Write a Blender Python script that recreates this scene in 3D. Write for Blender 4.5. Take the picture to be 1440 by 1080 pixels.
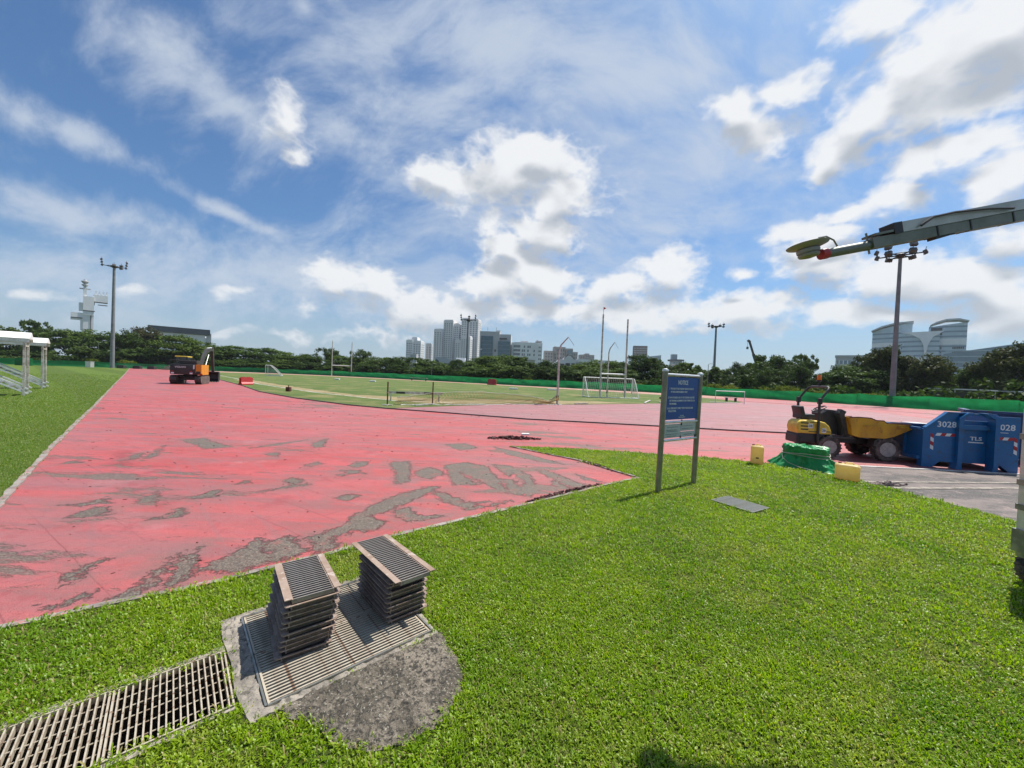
import bpy, bmesh, math, random
import numpy as np
from mathutils import Vector, Matrix, Euler, geometry, noise as mnoise

for _o in list(bpy.data.objects):
    bpy.data.objects.remove(_o)
random.seed(7); rng = np.random.default_rng(11)
scene = bpy.context.scene
COL = scene.collection
R = math.radians

# ------------------------------------------------------------------ camera
cam_d = bpy.data.cameras.new('camera'); cam = bpy.data.objects.new('camera', cam_d); COL.objects.link(cam)
cam_d.sensor_width = 36.0; cam_d.lens = 36.0*541.0/1440.0
cam_d.clip_start = 0.05; cam_d.clip_end = 6000
cam.matrix_world = Matrix.Translation((0, 0, 1.7)) @ (Matrix.Rotation(R(90-1.06), 4, 'X') @ Matrix.Rotation(R(2.3), 4, 'Z'))
scene.camera = cam

# ------------------------------------------------------------------ sky, sun, exposure
SUN_EL, SUN_AZ = R(62), math.atan2(0.81, 0.59)          # azimuth clockwise from +Y
SUN = Vector((math.cos(SUN_EL)*math.sin(SUN_AZ), math.cos(SUN_EL)*math.cos(SUN_AZ), math.sin(SUN_EL)))
SKY_STRENGTH = 0.10
sun_d = bpy.data.lights.new('sun', 'SUN'); sun_d.energy = 5.0; sun_d.angle = R(0.55); sun_d.color = (1.0, 0.955, 0.88)
sun = bpy.data.objects.new('sun', sun_d); COL.objects.link(sun)
sun.rotation_euler = SUN.to_track_quat('Z', 'Y').to_euler(); sun.location = (20, 15, 40)
scene.view_settings.view_transform = 'Standard'; scene.view_settings.look = 'None'
scene.view_settings.exposure = 0.48; scene.view_settings.gamma = 1.0; scene.view_settings.use_curve_mapping = False
scene.render.engine = 'CYCLES'
cy = scene.cycles
cy.use_denoising = True; cy.denoiser = 'OPENIMAGEDENOISE'; cy.max_bounces = 6; cy.diffuse_bounces = 3; cy.glossy_bounces = 3
cy.transparent_max_bounces = 6; cy.transmission_bounces = 3; cy.caustics_reflective = False; cy.caustics_refractive = False
cy.use_adaptive_sampling = True; cy.adaptive_threshold = 0.012

# clouds: centre direction, two tangent axes, half sizes in radians, weight
CUMULUS = [(-0.035, 0.89, 0.455, 0.999, 0.015, 0.048, 0.035, 0.456, -0.889, 0.199, 0.072, 1.0), (0.105, 0.893, 0.438, 0.994, -0.11, -0.014, 0.036, 0.437, -0.899, 0.113, 0.08, 1.0), (0.019, 0.868, 0.496, 0.999, -0.034, 0.02, 0.034, 0.495, -0.868, 0.126, 0.057, 1.0), (-0.148, 0.881, 0.449, 0.988, 0.115, 0.099, 0.035, 0.459, -0.888, 0.127, 0.046, 1.0), (0.071, 0.935, 0.346, 0.997, -0.08, 0.01, 0.037, 0.345, -0.938, 0.094, 0.072, 1.0), (-0.022, 0.952, 0.305, 0.999, 0.009, 0.043, 0.038, 0.306, -0.951, 0.078, 0.046, 1.0), (-0.058, 0.933, 0.354, 0.998, 0.041, 0.055, 0.037, 0.357, -0.934, 0.051, 0.029, 1.0), (-0.402, 0.889, 0.221, 0.915, 0.38, 0.138, 0.039, 0.258, -0.965, 0.083, 0.054, 1.0), (-0.331, 0.921, 0.204, 0.943, 0.314, 0.112, 0.039, 0.229, -0.973, 0.08, 0.046, 1.0), (-0.262, 0.952, 0.156, 0.964, 0.251, 0.083, 0.039, 0.172, -0.984, 0.126, 0.055, 1.0), (-0.445, 0.879, 0.169, 0.895, 0.428, 0.127, 0.039, 0.207, -0.978, 0.058, 0.029, 0.45), (-0.064, 0.97, 0.235, 0.997, 0.053, 0.053, 0.039, 0.238, -0.971, 0.132, 0.055, 1.0), (0.07, 0.967, 0.243, 0.997, -0.077, 0.021, 0.039, 0.241, -0.97, 0.123, 0.072, 1.0), (-0.151, 0.976, 0.156, 0.988, 0.143, 0.063, 0.039, 0.164, -0.986, 0.158, 0.053, 1.0), (0.065, 0.984, 0.166, 0.997, -0.071, 0.028, 0.039, 0.164, -0.986, 0.143, 0.05, 1.0), (0.346, 0.903, 0.255, 0.937, -0.344, -0.054, 0.039, 0.258, -0.965, 0.09, 0.054, 1.0), (0.25, 0.941, 0.227, 0.967, -0.252, -0.019, 0.039, 0.224, -0.974, 0.092, 0.047, 1.0), (0.304, 0.938, 0.168, 0.952, -0.306, -0.013, 0.039, 0.164, -0.986, 0.194, 0.058, 1.0), (0.491, 0.838, 0.236, 0.87, -0.485, -0.09, 0.039, 0.249, -0.968, 0.033, 0.018, 1.0), (0.434, 0.754, 0.493, 0.87, -0.209, -0.447, -0.234, 0.623, -0.746, 0.087, 0.054, 1.0), (0.479, 0.703, 0.526, 0.766, -0.627, 0.142, 0.43, 0.335, -0.839, 0.059, 0.04, 1.0), (0.402, 0.748, 0.528, 0.915, -0.348, -0.202, 0.033, 0.565, -0.825, 0.057, 0.039, 1.0), (0.63, 0.605, 0.488, 0.708, -0.705, -0.04, 0.32, 0.37, -0.872, 0.108, 0.096, 1.0), (0.59, 0.672, 0.447, 0.534, -0.74, 0.409, 0.606, -0.002, -0.796, 0.07, 0.051, 1.0), (0.559, 0.709, 0.431, 0.829, -0.499, -0.255, 0.034, 0.499, -0.866, 0.048, 0.038, 1.0), (0.667, 0.548, 0.505, 0.745, -0.517, -0.422, 0.03, 0.657, -0.753, 0.102, 0.082, 1.0), (0.525, 0.617, 0.587, 0.84, -0.487, -0.239, 0.138, 0.618, -0.774, 0.088, 0.039, 1.0), (0.678, 0.632, 0.376, 0.677, -0.736, 0.016, 0.287, 0.244, -0.926, 0.045, 0.041, 1.0), (0.71, 0.593, 0.38, 0.703, -0.623, -0.342, 0.034, 0.511, -0.859, 0.049, 0.045, 1.0), (0.74, 0.588, 0.326, 0.671, -0.672, -0.312, 0.036, 0.45, -0.892, 0.039, 0.041, 1.0), (0.659, 0.674, 0.333, 0.723, -0.689, -0.037, 0.204, 0.265, -0.942, 0.053, 0.034, 1.0), (0.61, 0.723, 0.323, 0.791, -0.575, -0.206, 0.037, 0.381, -0.924, 0.057, 0.035, 1.0), (0.549, 0.776, 0.311, 0.835, -0.526, -0.163, 0.037, 0.349, -0.936, 0.059, 0.033, 1.0), (0.594, 0.75, 0.292, 0.804, -0.569, -0.172, 0.038, 0.337, -0.941, 0.049, 0.026, 1.0), (0.595, 0.766, 0.242, 0.803, -0.581, -0.134, 0.038, 0.274, -0.961, 0.09, 0.06, 1.0), (0.672, 0.712, 0.204, 0.739, -0.66, -0.134, 0.039, 0.241, -0.97, 0.087, 0.051, 1.0), (0.74, 0.645, 0.19, 0.672, -0.725, -0.153, 0.039, 0.241, -0.97, 0.083, 0.056, 1.0), (0.775, 0.615, 0.144, 0.63, -0.767, -0.116, 0.039, 0.181, -0.983, 0.057, 0.056, 1.0), (0.519, 0.84, 0.16, 0.854, -0.518, -0.052, 0.039, 0.164, -0.986, 0.144, 0.04, 1.0), (0.628, 0.765, 0.145, 0.777, -0.626, -0.067, 0.04, 0.155, -0.987, 0.098, 0.033, 1.0), (0.709, 0.693, 0.131, 0.704, -0.706, -0.076, 0.04, 0.146, -0.989, 0.108, 0.03, 1.0), (0.76, 0.6, 0.251, 0.649, -0.722, -0.239, 0.037, 0.345, -0.938, 0.042, 0.032, 1.0), (-0.466, 0.751, 0.469, 0.743, 0.044, 0.667, 0.48, 0.659, -0.579, 0.047, 0.047, 0.75), (-0.446, 0.78, 0.439, 0.894, 0.37, 0.252, 0.034, 0.505, -0.863, 0.039, 0.035, 0.75), (-0.695, 0.708, 0.126, 0.638, 0.526, 0.562, 0.332, 0.471, -0.817, 0.032, 0.019, 0.45), (-0.58, 0.801, 0.148, 0.814, 0.561, 0.152, 0.039, 0.209, -0.977, 0.039, 0.013, 0.45), (-0.286, 0.954, 0.094, 0.957, 0.28, 0.069, 0.04, 0.11, -0.993, 0.183, 0.031, 0.45), (-0.614, 0.787, 0.063, 0.789, 0.607, 0.099, 0.04, 0.11, -0.993, 0.138, 0.014, 0.45), (-0.771, 0.63, 0.091, 0.635, 0.753, 0.171, 0.039, 0.19, -0.981, 0.052, 0.012, 0.45), (-0.474, 0.877, 0.078, 0.88, 0.467, 0.087, 0.04, 0.11, -0.993, 0.128, 0.023, 0.45), (0.424, 0.897, 0.125, 0.905, -0.426, -0.015, 0.04, 0.119, -0.992, 0.235, 0.023, 0.45)]
CIRRUS = [(-0.578, 0.637, 0.51, 0.688, 0.044, 0.724, 0.439, 0.77, -0.464, 0.081, 0.088, 1.0), (-0.525, 0.709, 0.471, 0.701, 0.674, -0.233, -0.483, 0.208, -0.851, 0.141, 0.043, 1.0), (-0.381, 0.789, 0.482, 0.872, 0.48, -0.098, -0.309, 0.383, -0.87, 0.207, 0.062, 1.0), (-0.214, 0.807, 0.551, 0.97, 0.24, 0.026, -0.111, 0.54, -0.834, 0.286, 0.1, 1.0), (-0.054, 0.767, 0.64, 0.996, 0.09, -0.023, -0.075, 0.636, -0.768, 0.417, 0.118, 1.0), (-0.736, 0.628, 0.253, 0.67, 0.729, 0.142, -0.095, 0.274, -0.957, 0.145, 0.041, 1.0), (-0.57, 0.758, 0.318, 0.736, 0.643, -0.214, -0.367, 0.112, -0.924, 0.116, 0.019, 1.0), (-0.703, 0.607, 0.371, 0.6, 0.786, -0.149, -0.382, 0.117, -0.917, 0.116, 0.029, 1.0), (-0.14, 0.796, 0.589, 0.99, 0.094, 0.109, 0.032, 0.599, -0.8, 0.1, 0.025, 1.0), (-0.385, 0.681, 0.623, 0.887, 0.086, 0.454, 0.256, 0.727, -0.637, 0.032, 0.029, 1.0), (0.228, 0.769, 0.598, 0.973, -0.199, -0.114, 0.031, 0.608, -0.794, 0.311, 0.112, 1.0), (-0.403, 0.89, 0.213, 0.915, 0.381, 0.135, 0.039, 0.249, -0.968, 0.7, 0.111, 1.0), (-0.735, 0.571, 0.367, 0.494, 0.821, -0.287, -0.465, -0.03, -0.885, 0.035, 0.031, 1.0)]

class NT:
    """small helper to wire shader nodes"""
    def __init__(s, tree): s.t = tree; s.n = tree.nodes; s.l = tree.links
    def node(s, typ, **kw):
        n = s.n.new(typ)
        for k, v in kw.items(): setattr(n, k, v)
        return n
    def put(s, sock, v):
        if v is None: return
        if isinstance(v, bpy.types.NodeSocket): s.l.new(v, sock)
        else: sock.default_value = v
    def math(s, op, a, b=None, c=None, clamp=False):
        n = s.node('ShaderNodeMath', operation=op, use_clamp=clamp)
        for i, v in enumerate((a, b, c)):
            if v is not None: s.put(n.inputs[i], v)
        return n.outputs[0]
    def vmath(s, op, a, b=None, scale=None):
        n = s.node('ShaderNodeVectorMath', operation=op)
        s.put(n.inputs[0], a)
        if b is not None: s.put(n.inputs[1], b)
        if scale is not None: s.put(n.inputs['Scale'], scale)
        return n.outputs['Value'] if op in ('LENGTH', 'DOT_PRODUCT', 'DISTANCE') else n.outputs[0]
    def noise(s, vec, scale, detail=4, rough=0.5, dist=0.0, color=False, lac=2.0):
        n = s.node('ShaderNodeTexNoise'); s.put(n.inputs['Vector'], vec)
        n.inputs['Scale'].default_value = scale; n.inputs['Detail'].default_value = detail
        n.inputs['Roughness'].default_value = rough; n.inputs['Distortion'].default_value = dist
        n.inputs['Lacunarity'].default_value = lac
        return n.outputs['Color'] if color else n.outputs['Fac']
    def voronoi(s, vec, scale, feature='F1', out='Distance', rand=1.0):
        n = s.node('ShaderNodeTexVoronoi', feature=feature); s.put(n.inputs['Vector'], vec)
        n.inputs['Scale'].default_value = scale; n.inputs['Randomness'].default_value = rand
        return n.outputs[out]
    def smooth(s, v, a, b, lo=0.0, hi=1.0, kind='SMOOTHSTEP'):
        n = s.node('ShaderNodeMapRange', interpolation_type=kind)
        s.put(n.inputs['Value'], v); s.put(n.inputs['From Min'], a); s.put(n.inputs['From Max'], b)
        s.put(n.inputs['To Min'], lo); s.put(n.inputs['To Max'], hi)
        return n.outputs['Result']
    def mix(s, f, a, b, blend='MIX'):
        n = s.node('ShaderNodeMix', data_type='RGBA', blend_type=blend)
        s.put(n.inputs[0], f); s.put(n.inputs[6], c4(a)); s.put(n.inputs[7], c4(b))
        return n.outputs[2]
    def mapping(s, vec, loc=(0, 0, 0), rot=(0, 0, 0), scl=(1, 1, 1), kind='POINT'):
        n = s.node('ShaderNodeMapping', vector_type=kind); s.put(n.inputs[0], vec)
        n.inputs[1].default_value = loc; n.inputs[2].default_value = rot; n.inputs[3].default_value = scl
        return n.outputs[0]
def c4(c):
    if isinstance(c, (tuple, list)): return tuple(c)+(1.0,) if len(c) == 3 else tuple(c)
    return c

def blob_union(nt, vec, rows):
    """1 at a blob's centre, 0 on its rim, negative outside; all blobs lie in the +Y half of the sky"""
    acc = None
    for b in rows:
        c = Vector(b[0:3]); e1 = Vector(b[3:6]).normalized(); e2 = Vector(b[6:9]); e3 = e1.cross(e2).normalized(); e2 = e3.cross(e1)
        e1 = e1/b[9]; e2 = e2/b[10]
        p = nt.vmath('DOT_PRODUCT', vec, tuple(e1)); q = nt.vmath('DOT_PRODUCT', vec, tuple(e2))
        s = nt.math('MULTIPLY_ADD', p, p, nt.math('MULTIPLY_ADD', q, q, (1-b[11])*0.8))
        acc = s if acc is None else nt.math('SMOOTH_MIN', acc, s, 0.35)
    sep = nt.node('ShaderNodeSeparateXYZ'); nt.put(sep.inputs[0], vec)
    acc = nt.math('ADD', acc, nt.smooth(sep.outputs[1], 0.10, -0.10, 0.0, 6.0))
    return nt.math('SUBTRACT', 1.0, nt.math('MINIMUM', nt.math('SQRT', nt.math('MAXIMUM', acc, 0.0)), 2.2))

def make_world():
    w = bpy.data.worlds.new('World'); scene.world = w; w.use_nodes = True
    w.node_tree.nodes.clear()
    # --- cumulus density as a group so it can be sampled twice (here, and a step toward the sun)
    def density_group(name, detail, puffs):
        g = bpy.data.node_groups.new(name, 'ShaderNodeTree')
        g.interface.new_socket('Vector', in_out='INPUT', socket_type='NodeSocketVector')
        g.interface.new_socket('Density', in_out='OUTPUT', socket_type='NodeSocketFloat')
        nt = NT(g); gi = nt.node('NodeGroupInput'); go = nt.node('NodeGroupOutput')
        v = gi.outputs[0]
        vs = nt.mapping(v, (0, 0, 0), (0, 0, 0), (1, 1, 1.5))
        warp = nt.vmath('SCALE', nt.vmath('SUBTRACT', nt.noise(vs, 7.0, 1, 0.55, color=True), (0.5, 0.5, 0.5)), scale=0.10)
        u = blob_union(nt, nt.vmath('ADD', v, warp), CUMULUS)
        # behind and beside the camera the same kind of cumulus goes on by noise alone
        sep = nt.node('ShaderNodeSeparateXYZ'); nt.put(sep.inputs[0], v)
        back = nt.smooth(sep.outputs[1], 0.15, -0.25)
        gen = nt.math('MULTIPLY_ADD', nt.noise(vs, 2.6, 1, 0.5), 5.0, -3.0)
        gen = nt.math('ADD', gen, nt.math('MULTIPLY', nt.math('SUBTRACT', back, 1.0), 3.0))
        u = nt.math('MAXIMUM', u, gen)
        f1 = nt.noise(nt.vmath('ADD', vs, nt.vmath('SCALE', warp, scale=0.5)), 11.0, detail, 0.60)
        d = nt.math('MULTIPLY_ADD', nt.math('SUBTRACT', f1, 0.5), 2.15, nt.math('MULTIPLY', u, 1.15))
        if puffs:
            bil = nt.math('ABSOLUTE', nt.math('SUBTRACT', nt.noise(vs, 24.0, 2, 0.5), 0.5))
            d = nt.math('MULTIPLY_ADD', nt.math('SUBTRACT', 0.09, bil), 1.5, d)
        nt.put(go.inputs[0], d)
        return g
    g_full = density_group('cumulus_density', 8, True); g_soft = density_group('cumulus_density_soft', 1, False)
    # --- world
    nt = NT(w.node_tree)
    tc = nt.node('ShaderNodeTexCoord'); v = tc.outputs['Generated']
    sky = nt.node('ShaderNodeTexSky', sky_type='NISHITA'); sky.sun_disc = False
    sky.sun_elevation = SUN_EL; sky.sun_rotation = SUN_AZ; sky.air_density = 1.0; sky.dust_density = 1.6; sky.ozone_density = 1.6; sky.altitude = 20
    sep = nt.node('ShaderNodeSeparateXYZ'); nt.put(sep.inputs[0], v); z = sep.outputs[2]
    skyc = nt.mix(1.0, sky.outputs[0], (0.50, 0.72, 0.91), 'MULTIPLY')
    # low humid haze
    hz = nt.smooth(z, 0.0, 0.30, 1.0, 0.0)
    hz = nt.math('MULTIPLY', nt.math('POWER', hz, 1.5), 0.62)
    skyc = nt.mix(hz, skyc, (3.6, 4.35, 5.15))
    # cirrus streaks
    cm = nt.mapping(v, (0, 0, 0), (0, 0, R(-38)), (1.0, 3.6, 2.4))
    wv = nt.vmath('SCALE', nt.vmath('SUBTRACT', nt.noise(v, 3.0, 1, 0.5, color=True), (0.5, 0.5, 0.5)), scale=0.5)
    cn = nt.noise(nt.vmath('ADD', cm, wv), 5.5, 7, 0.62)
    cu = blob_union(nt, nt.vmath('ADD', v, nt.vmath('SCALE', wv, scale=0.22)), CIRRUS)
    cgen = nt.math('SUBTRACT', nt.math('MULTIPLY', nt.noise(v, 1.6, 0, 0.5), 3.4), 1.9)
    cu = nt.math('MAXIMUM', cu, nt.math('SUBTRACT', cgen, 0.25))
    ca = nt.math('MULTIPLY_ADD', nt.math('SUBTRACT', cn, 0.5), 2.1, nt.math('MULTIPLY', cu, 0.75))
    ca = nt.math('MULTIPLY', nt.smooth(ca, -0.30, 0.95), 0.80)
    col = nt.mix(ca, skyc, (4.35, 4.85, 5.6))
    # cumulus
    def dens(vec, g):
        n = nt.node('ShaderNodeGroup', node_tree=g); nt.put(n.inputs[0], vec); return n.outputs[0]
    d0 = dens(v, g_full)
    off = (SUN*0.5 + Vector((0, 0, 0.9))).normalized()*0.055
    d1 = dens(nt.vmath('ADD', v, tuple(off)), g_soft)
    a = nt.smooth(d0, -0.12, 0.72)
    thick = nt.math('MAXIMUM', d1, 0.0)
    shade = nt.smooth(nt.math('SUBTRACT', thick, nt.math('MULTIPLY', nt.math('SUBTRACT', d0, d1), 0.6)), -0.05, 1.45)
    ccol = nt.mix(shade, (6.4, 6.5, 6.65), (3.35, 3.65, 4.1))
    low = nt.smooth(z, 0.02, 0.24, 0.42, 0.0)
    ccol = nt.mix(low, ccol, (4.3, 4.85, 5.5))
    col = nt.mix(nt.math('MULTIPLY', a, 0.97), col, ccol)
    # below the horizon: plain haze colour
    bg = nt.node('ShaderNodeBackground'); nt.put(bg.inputs[0], col); bg.inputs[1].default_value = SKY_STRENGTH
    out = nt.node('ShaderNodeOutputWorld'); nt.l.new(bg.outputs[0], out.inputs[0])
make_world()
scene.world.cycles.sampling_method = 'MANUAL'; scene.world.cycles.sample_map_resolution = 256

SCRAPES = [[(-2.5, 3.18), (-2.48, 3.43), (-2.44, 3.66), (-2.46, 3.82), (-2.3, 3.62), (-2.01, 3.32), (-2.14, 3.18), (-2.32, 3.12)], [(-2.32, 3.67), (-2.19, 3.88), (-1.85, 3.57), (-1.93, 3.42), (-2.02, 3.34)], [(-2.55, 2.88), (-2.75, 3.2), (-2.84, 3.45), (-2.86, 3.56), (-2.67, 3.31), (-2.54, 3.09), (-2.52, 2.94)], [(-2.81, 2.68), (-2.77, 2.83), (-2.81, 3.02), (-2.92, 3.29), (-2.93, 3.36), (-2.76, 3.11), (-2.67, 2.87), (-2.66, 2.73)], [(-3.15, 2.6), (-3.06, 2.68), (-3.02, 2.79), (-2.96, 2.76), (-3.01, 2.64), (-3.1, 2.58)], [(-5.18, 4.45), (-4.98, 4.57), (-5.0, 4.78), (-4.76, 4.55), (-4.95, 4.46)], [(-4.77, 4.1), (-4.74, 4.27), (-4.75, 4.45), (-4.66, 4.45), (-4.4, 4.2), (-4.57, 4.12)], [(-4.48, 4.61), (-4.57, 4.84), (-4.59, 5.04), (-4.29, 4.66)], [(-3.91, 4.14), (-3.79, 4.25), (-3.82, 4.47), (-3.78, 4.46), (-3.61, 4.27)], [(-4.13, 4.79), (-3.98, 5.03), (-3.97, 5.26), (-3.75, 4.92)], [(-7.35, 8.54), (-7.07, 8.88), (-6.43, 8.4), (-5.81, 8.03), (-6.13, 7.72), (-6.72, 8.16)], [(-6.39, 6.71), (-6.81, 7.37), (-7.11, 7.9), (-6.41, 6.94)], [(-6.6, 6.6), (-6.91, 7.09), (-6.88, 7.22), (-6.51, 6.68)], [(-3.38, 5.73), (-3.35, 5.97), (-3.11, 5.81), (-3.12, 5.57)], [(-3.61, 6.77), (-3.49, 7.01), (-3.34, 6.88), (-3.45, 6.65)], [(-3.92, 5.5), (-3.89, 5.68), (-3.74, 5.57)], [(-2.84, 6.8), (-2.75, 7.19), (-2.57, 7.06), (-2.62, 6.73)], [(-2.25, 5.02), (-2.19, 5.27), (-2.02, 5.23), (-2.08, 5.01)], [(-3.75, 5.09), (-3.72, 5.23), (-3.64, 5.11)], [(-7.24, 6.17), (-7.32, 6.42), (-7.07, 6.36)], [(-4.8, 7.51), (-4.61, 7.69), (-4.4, 7.25)], [(-3.48, 3.01), (-3.46, 3.19), (-3.43, 3.3), (-3.39, 3.13), (-3.29, 2.86)], [(-1.99, 3.87), (-1.85, 4.06), (-1.73, 4.22), (-1.62, 4.01), (-1.78, 3.85), (-1.62, 3.68), (-1.72, 3.55), (-1.82, 3.6)], [(-5.41, 7.96), (-5.21, 8.57), (-4.84, 9.16), (-5.08, 8.36)], [(-3.42, 5.17), (-3.2, 5.42), (-2.98, 5.68), (-2.91, 5.63), (-3.22, 5.32)], [(-1.81, 4.37), (-1.74, 4.69), (-1.54, 5.28), (-1.21, 5.73), (-1.05, 5.81), (-1.08, 5.57), (-1.3, 5.01), (-1.49, 4.64), (-1.63, 4.46), (-1.36, 4.34), (-1.4, 4.07), (-1.66, 4.08)], [(-1.97, 3.89), (-1.85, 4.06), (-1.75, 4.23), (-1.64, 4.05), (-1.8, 3.94), (-1.78, 3.8), (-1.63, 3.68), (-1.72, 3.54), (-1.81, 3.59)], [(-2.24, 7.22), (-1.95, 7.38), (-1.71, 6.75), (-1.56, 5.94), (-1.71, 5.85), (-1.94, 6.55)], [(-1.61, 6.6), (-1.41, 6.98), (-1.07, 6.53), (-1.24, 6.19), (-1.5, 6.3)], [(-1.19, 7.12), (-0.82, 7.48), (-0.38, 7.16), (-0.13, 6.22), (-0.01, 5.6), (-0.22, 5.81), (-0.48, 6.24), (-0.85, 6.69), (-0.49, 5.96), (-0.85, 5.91), (-1.01, 6.53)], [(-0.3, 7.37), (0.02, 7.33), (0.39, 6.6), (0.44, 5.77), (0.34, 5.47), (0.2, 5.62), (0.26, 6.27), (0.06, 6.87), (0.02, 6.46), (-0.11, 6.85)], [(-0.09, 6.29), (0.06, 6.39), (0.21, 5.87), (0.24, 5.51), (0.06, 5.55)], [(0.5, 7.03), (0.76, 6.99), (1.09, 6.4), (1.33, 6.02), (1.03, 6.0), (0.75, 6.5)], [(-1.39, 4.69), (-1.26, 4.83), (-1.03, 4.53), (-0.74, 4.64), (-1.08, 4.37), (-1.3, 4.5)], [(-1.11, 5.56), (-0.89, 5.48), (-0.54, 5.11), (-0.26, 5.19), (-0.54, 4.87), (-0.82, 5.07)], [(-1.55, 9.29), (-1.12, 9.56), (-0.72, 9.01), (-1.11, 8.63)], [(-4.5, 8.77), (-4.5, 9.45), (-4.1, 8.41), (-4.22, 8.24)], [(-2.83, 6.83), (-2.82, 7.16), (-2.63, 7.19), (-2.56, 6.88), (-2.73, 6.72)], [(-2.81, 6.17), (-2.63, 6.31), (-2.63, 6.13)], [(-2.81, 6.49), (-2.53, 6.53), (-2.38, 6.35), (-2.65, 6.34)], [(-2.26, 5.09), (-2.17, 5.22), (-2.03, 5.2), (-2.12, 5.03)], [(0.74, 6.42), (0.9, 6.16), (0.94, 5.9), (0.74, 6.07)], [(1.21, 6.89), (1.48, 6.53), (1.6, 6.36), (1.31, 6.5)], [(-0.4, 9.23), (0.17, 8.76), (0.85, 7.96), (1.1, 7.62), (0.64, 7.79), (0.01, 8.33)], [(-0.53, 4.83), (-0.13, 5.16), (0.1, 5.28), (-0.18, 5.01)]]
STAINS = [[(-7.22, 6.9), (-7.62, 7.48), (-6.97, 7.2), (-6.04, 6.25), (-6.04, 6.02), (-6.53, 6.16)], [(-5.07, 5.13), (-5.02, 5.44), (-4.86, 5.43), (-4.82, 5.07), (-4.93, 5.03)], [(-11.32, 11.68), (-10.71, 12.33), (-9.95, 11.65), (-10.28, 11.1)], [(0.55, 5.61), (0.77, 5.7), (1.0, 5.79), (0.97, 5.61), (0.6, 5.4), (0.26, 5.15), (0.36, 5.32)], [(1.24, 7.74), (1.7, 7.32), (2.17, 6.96), (2.12, 6.78), (1.58, 7.21), (1.23, 7.54)]]
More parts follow.
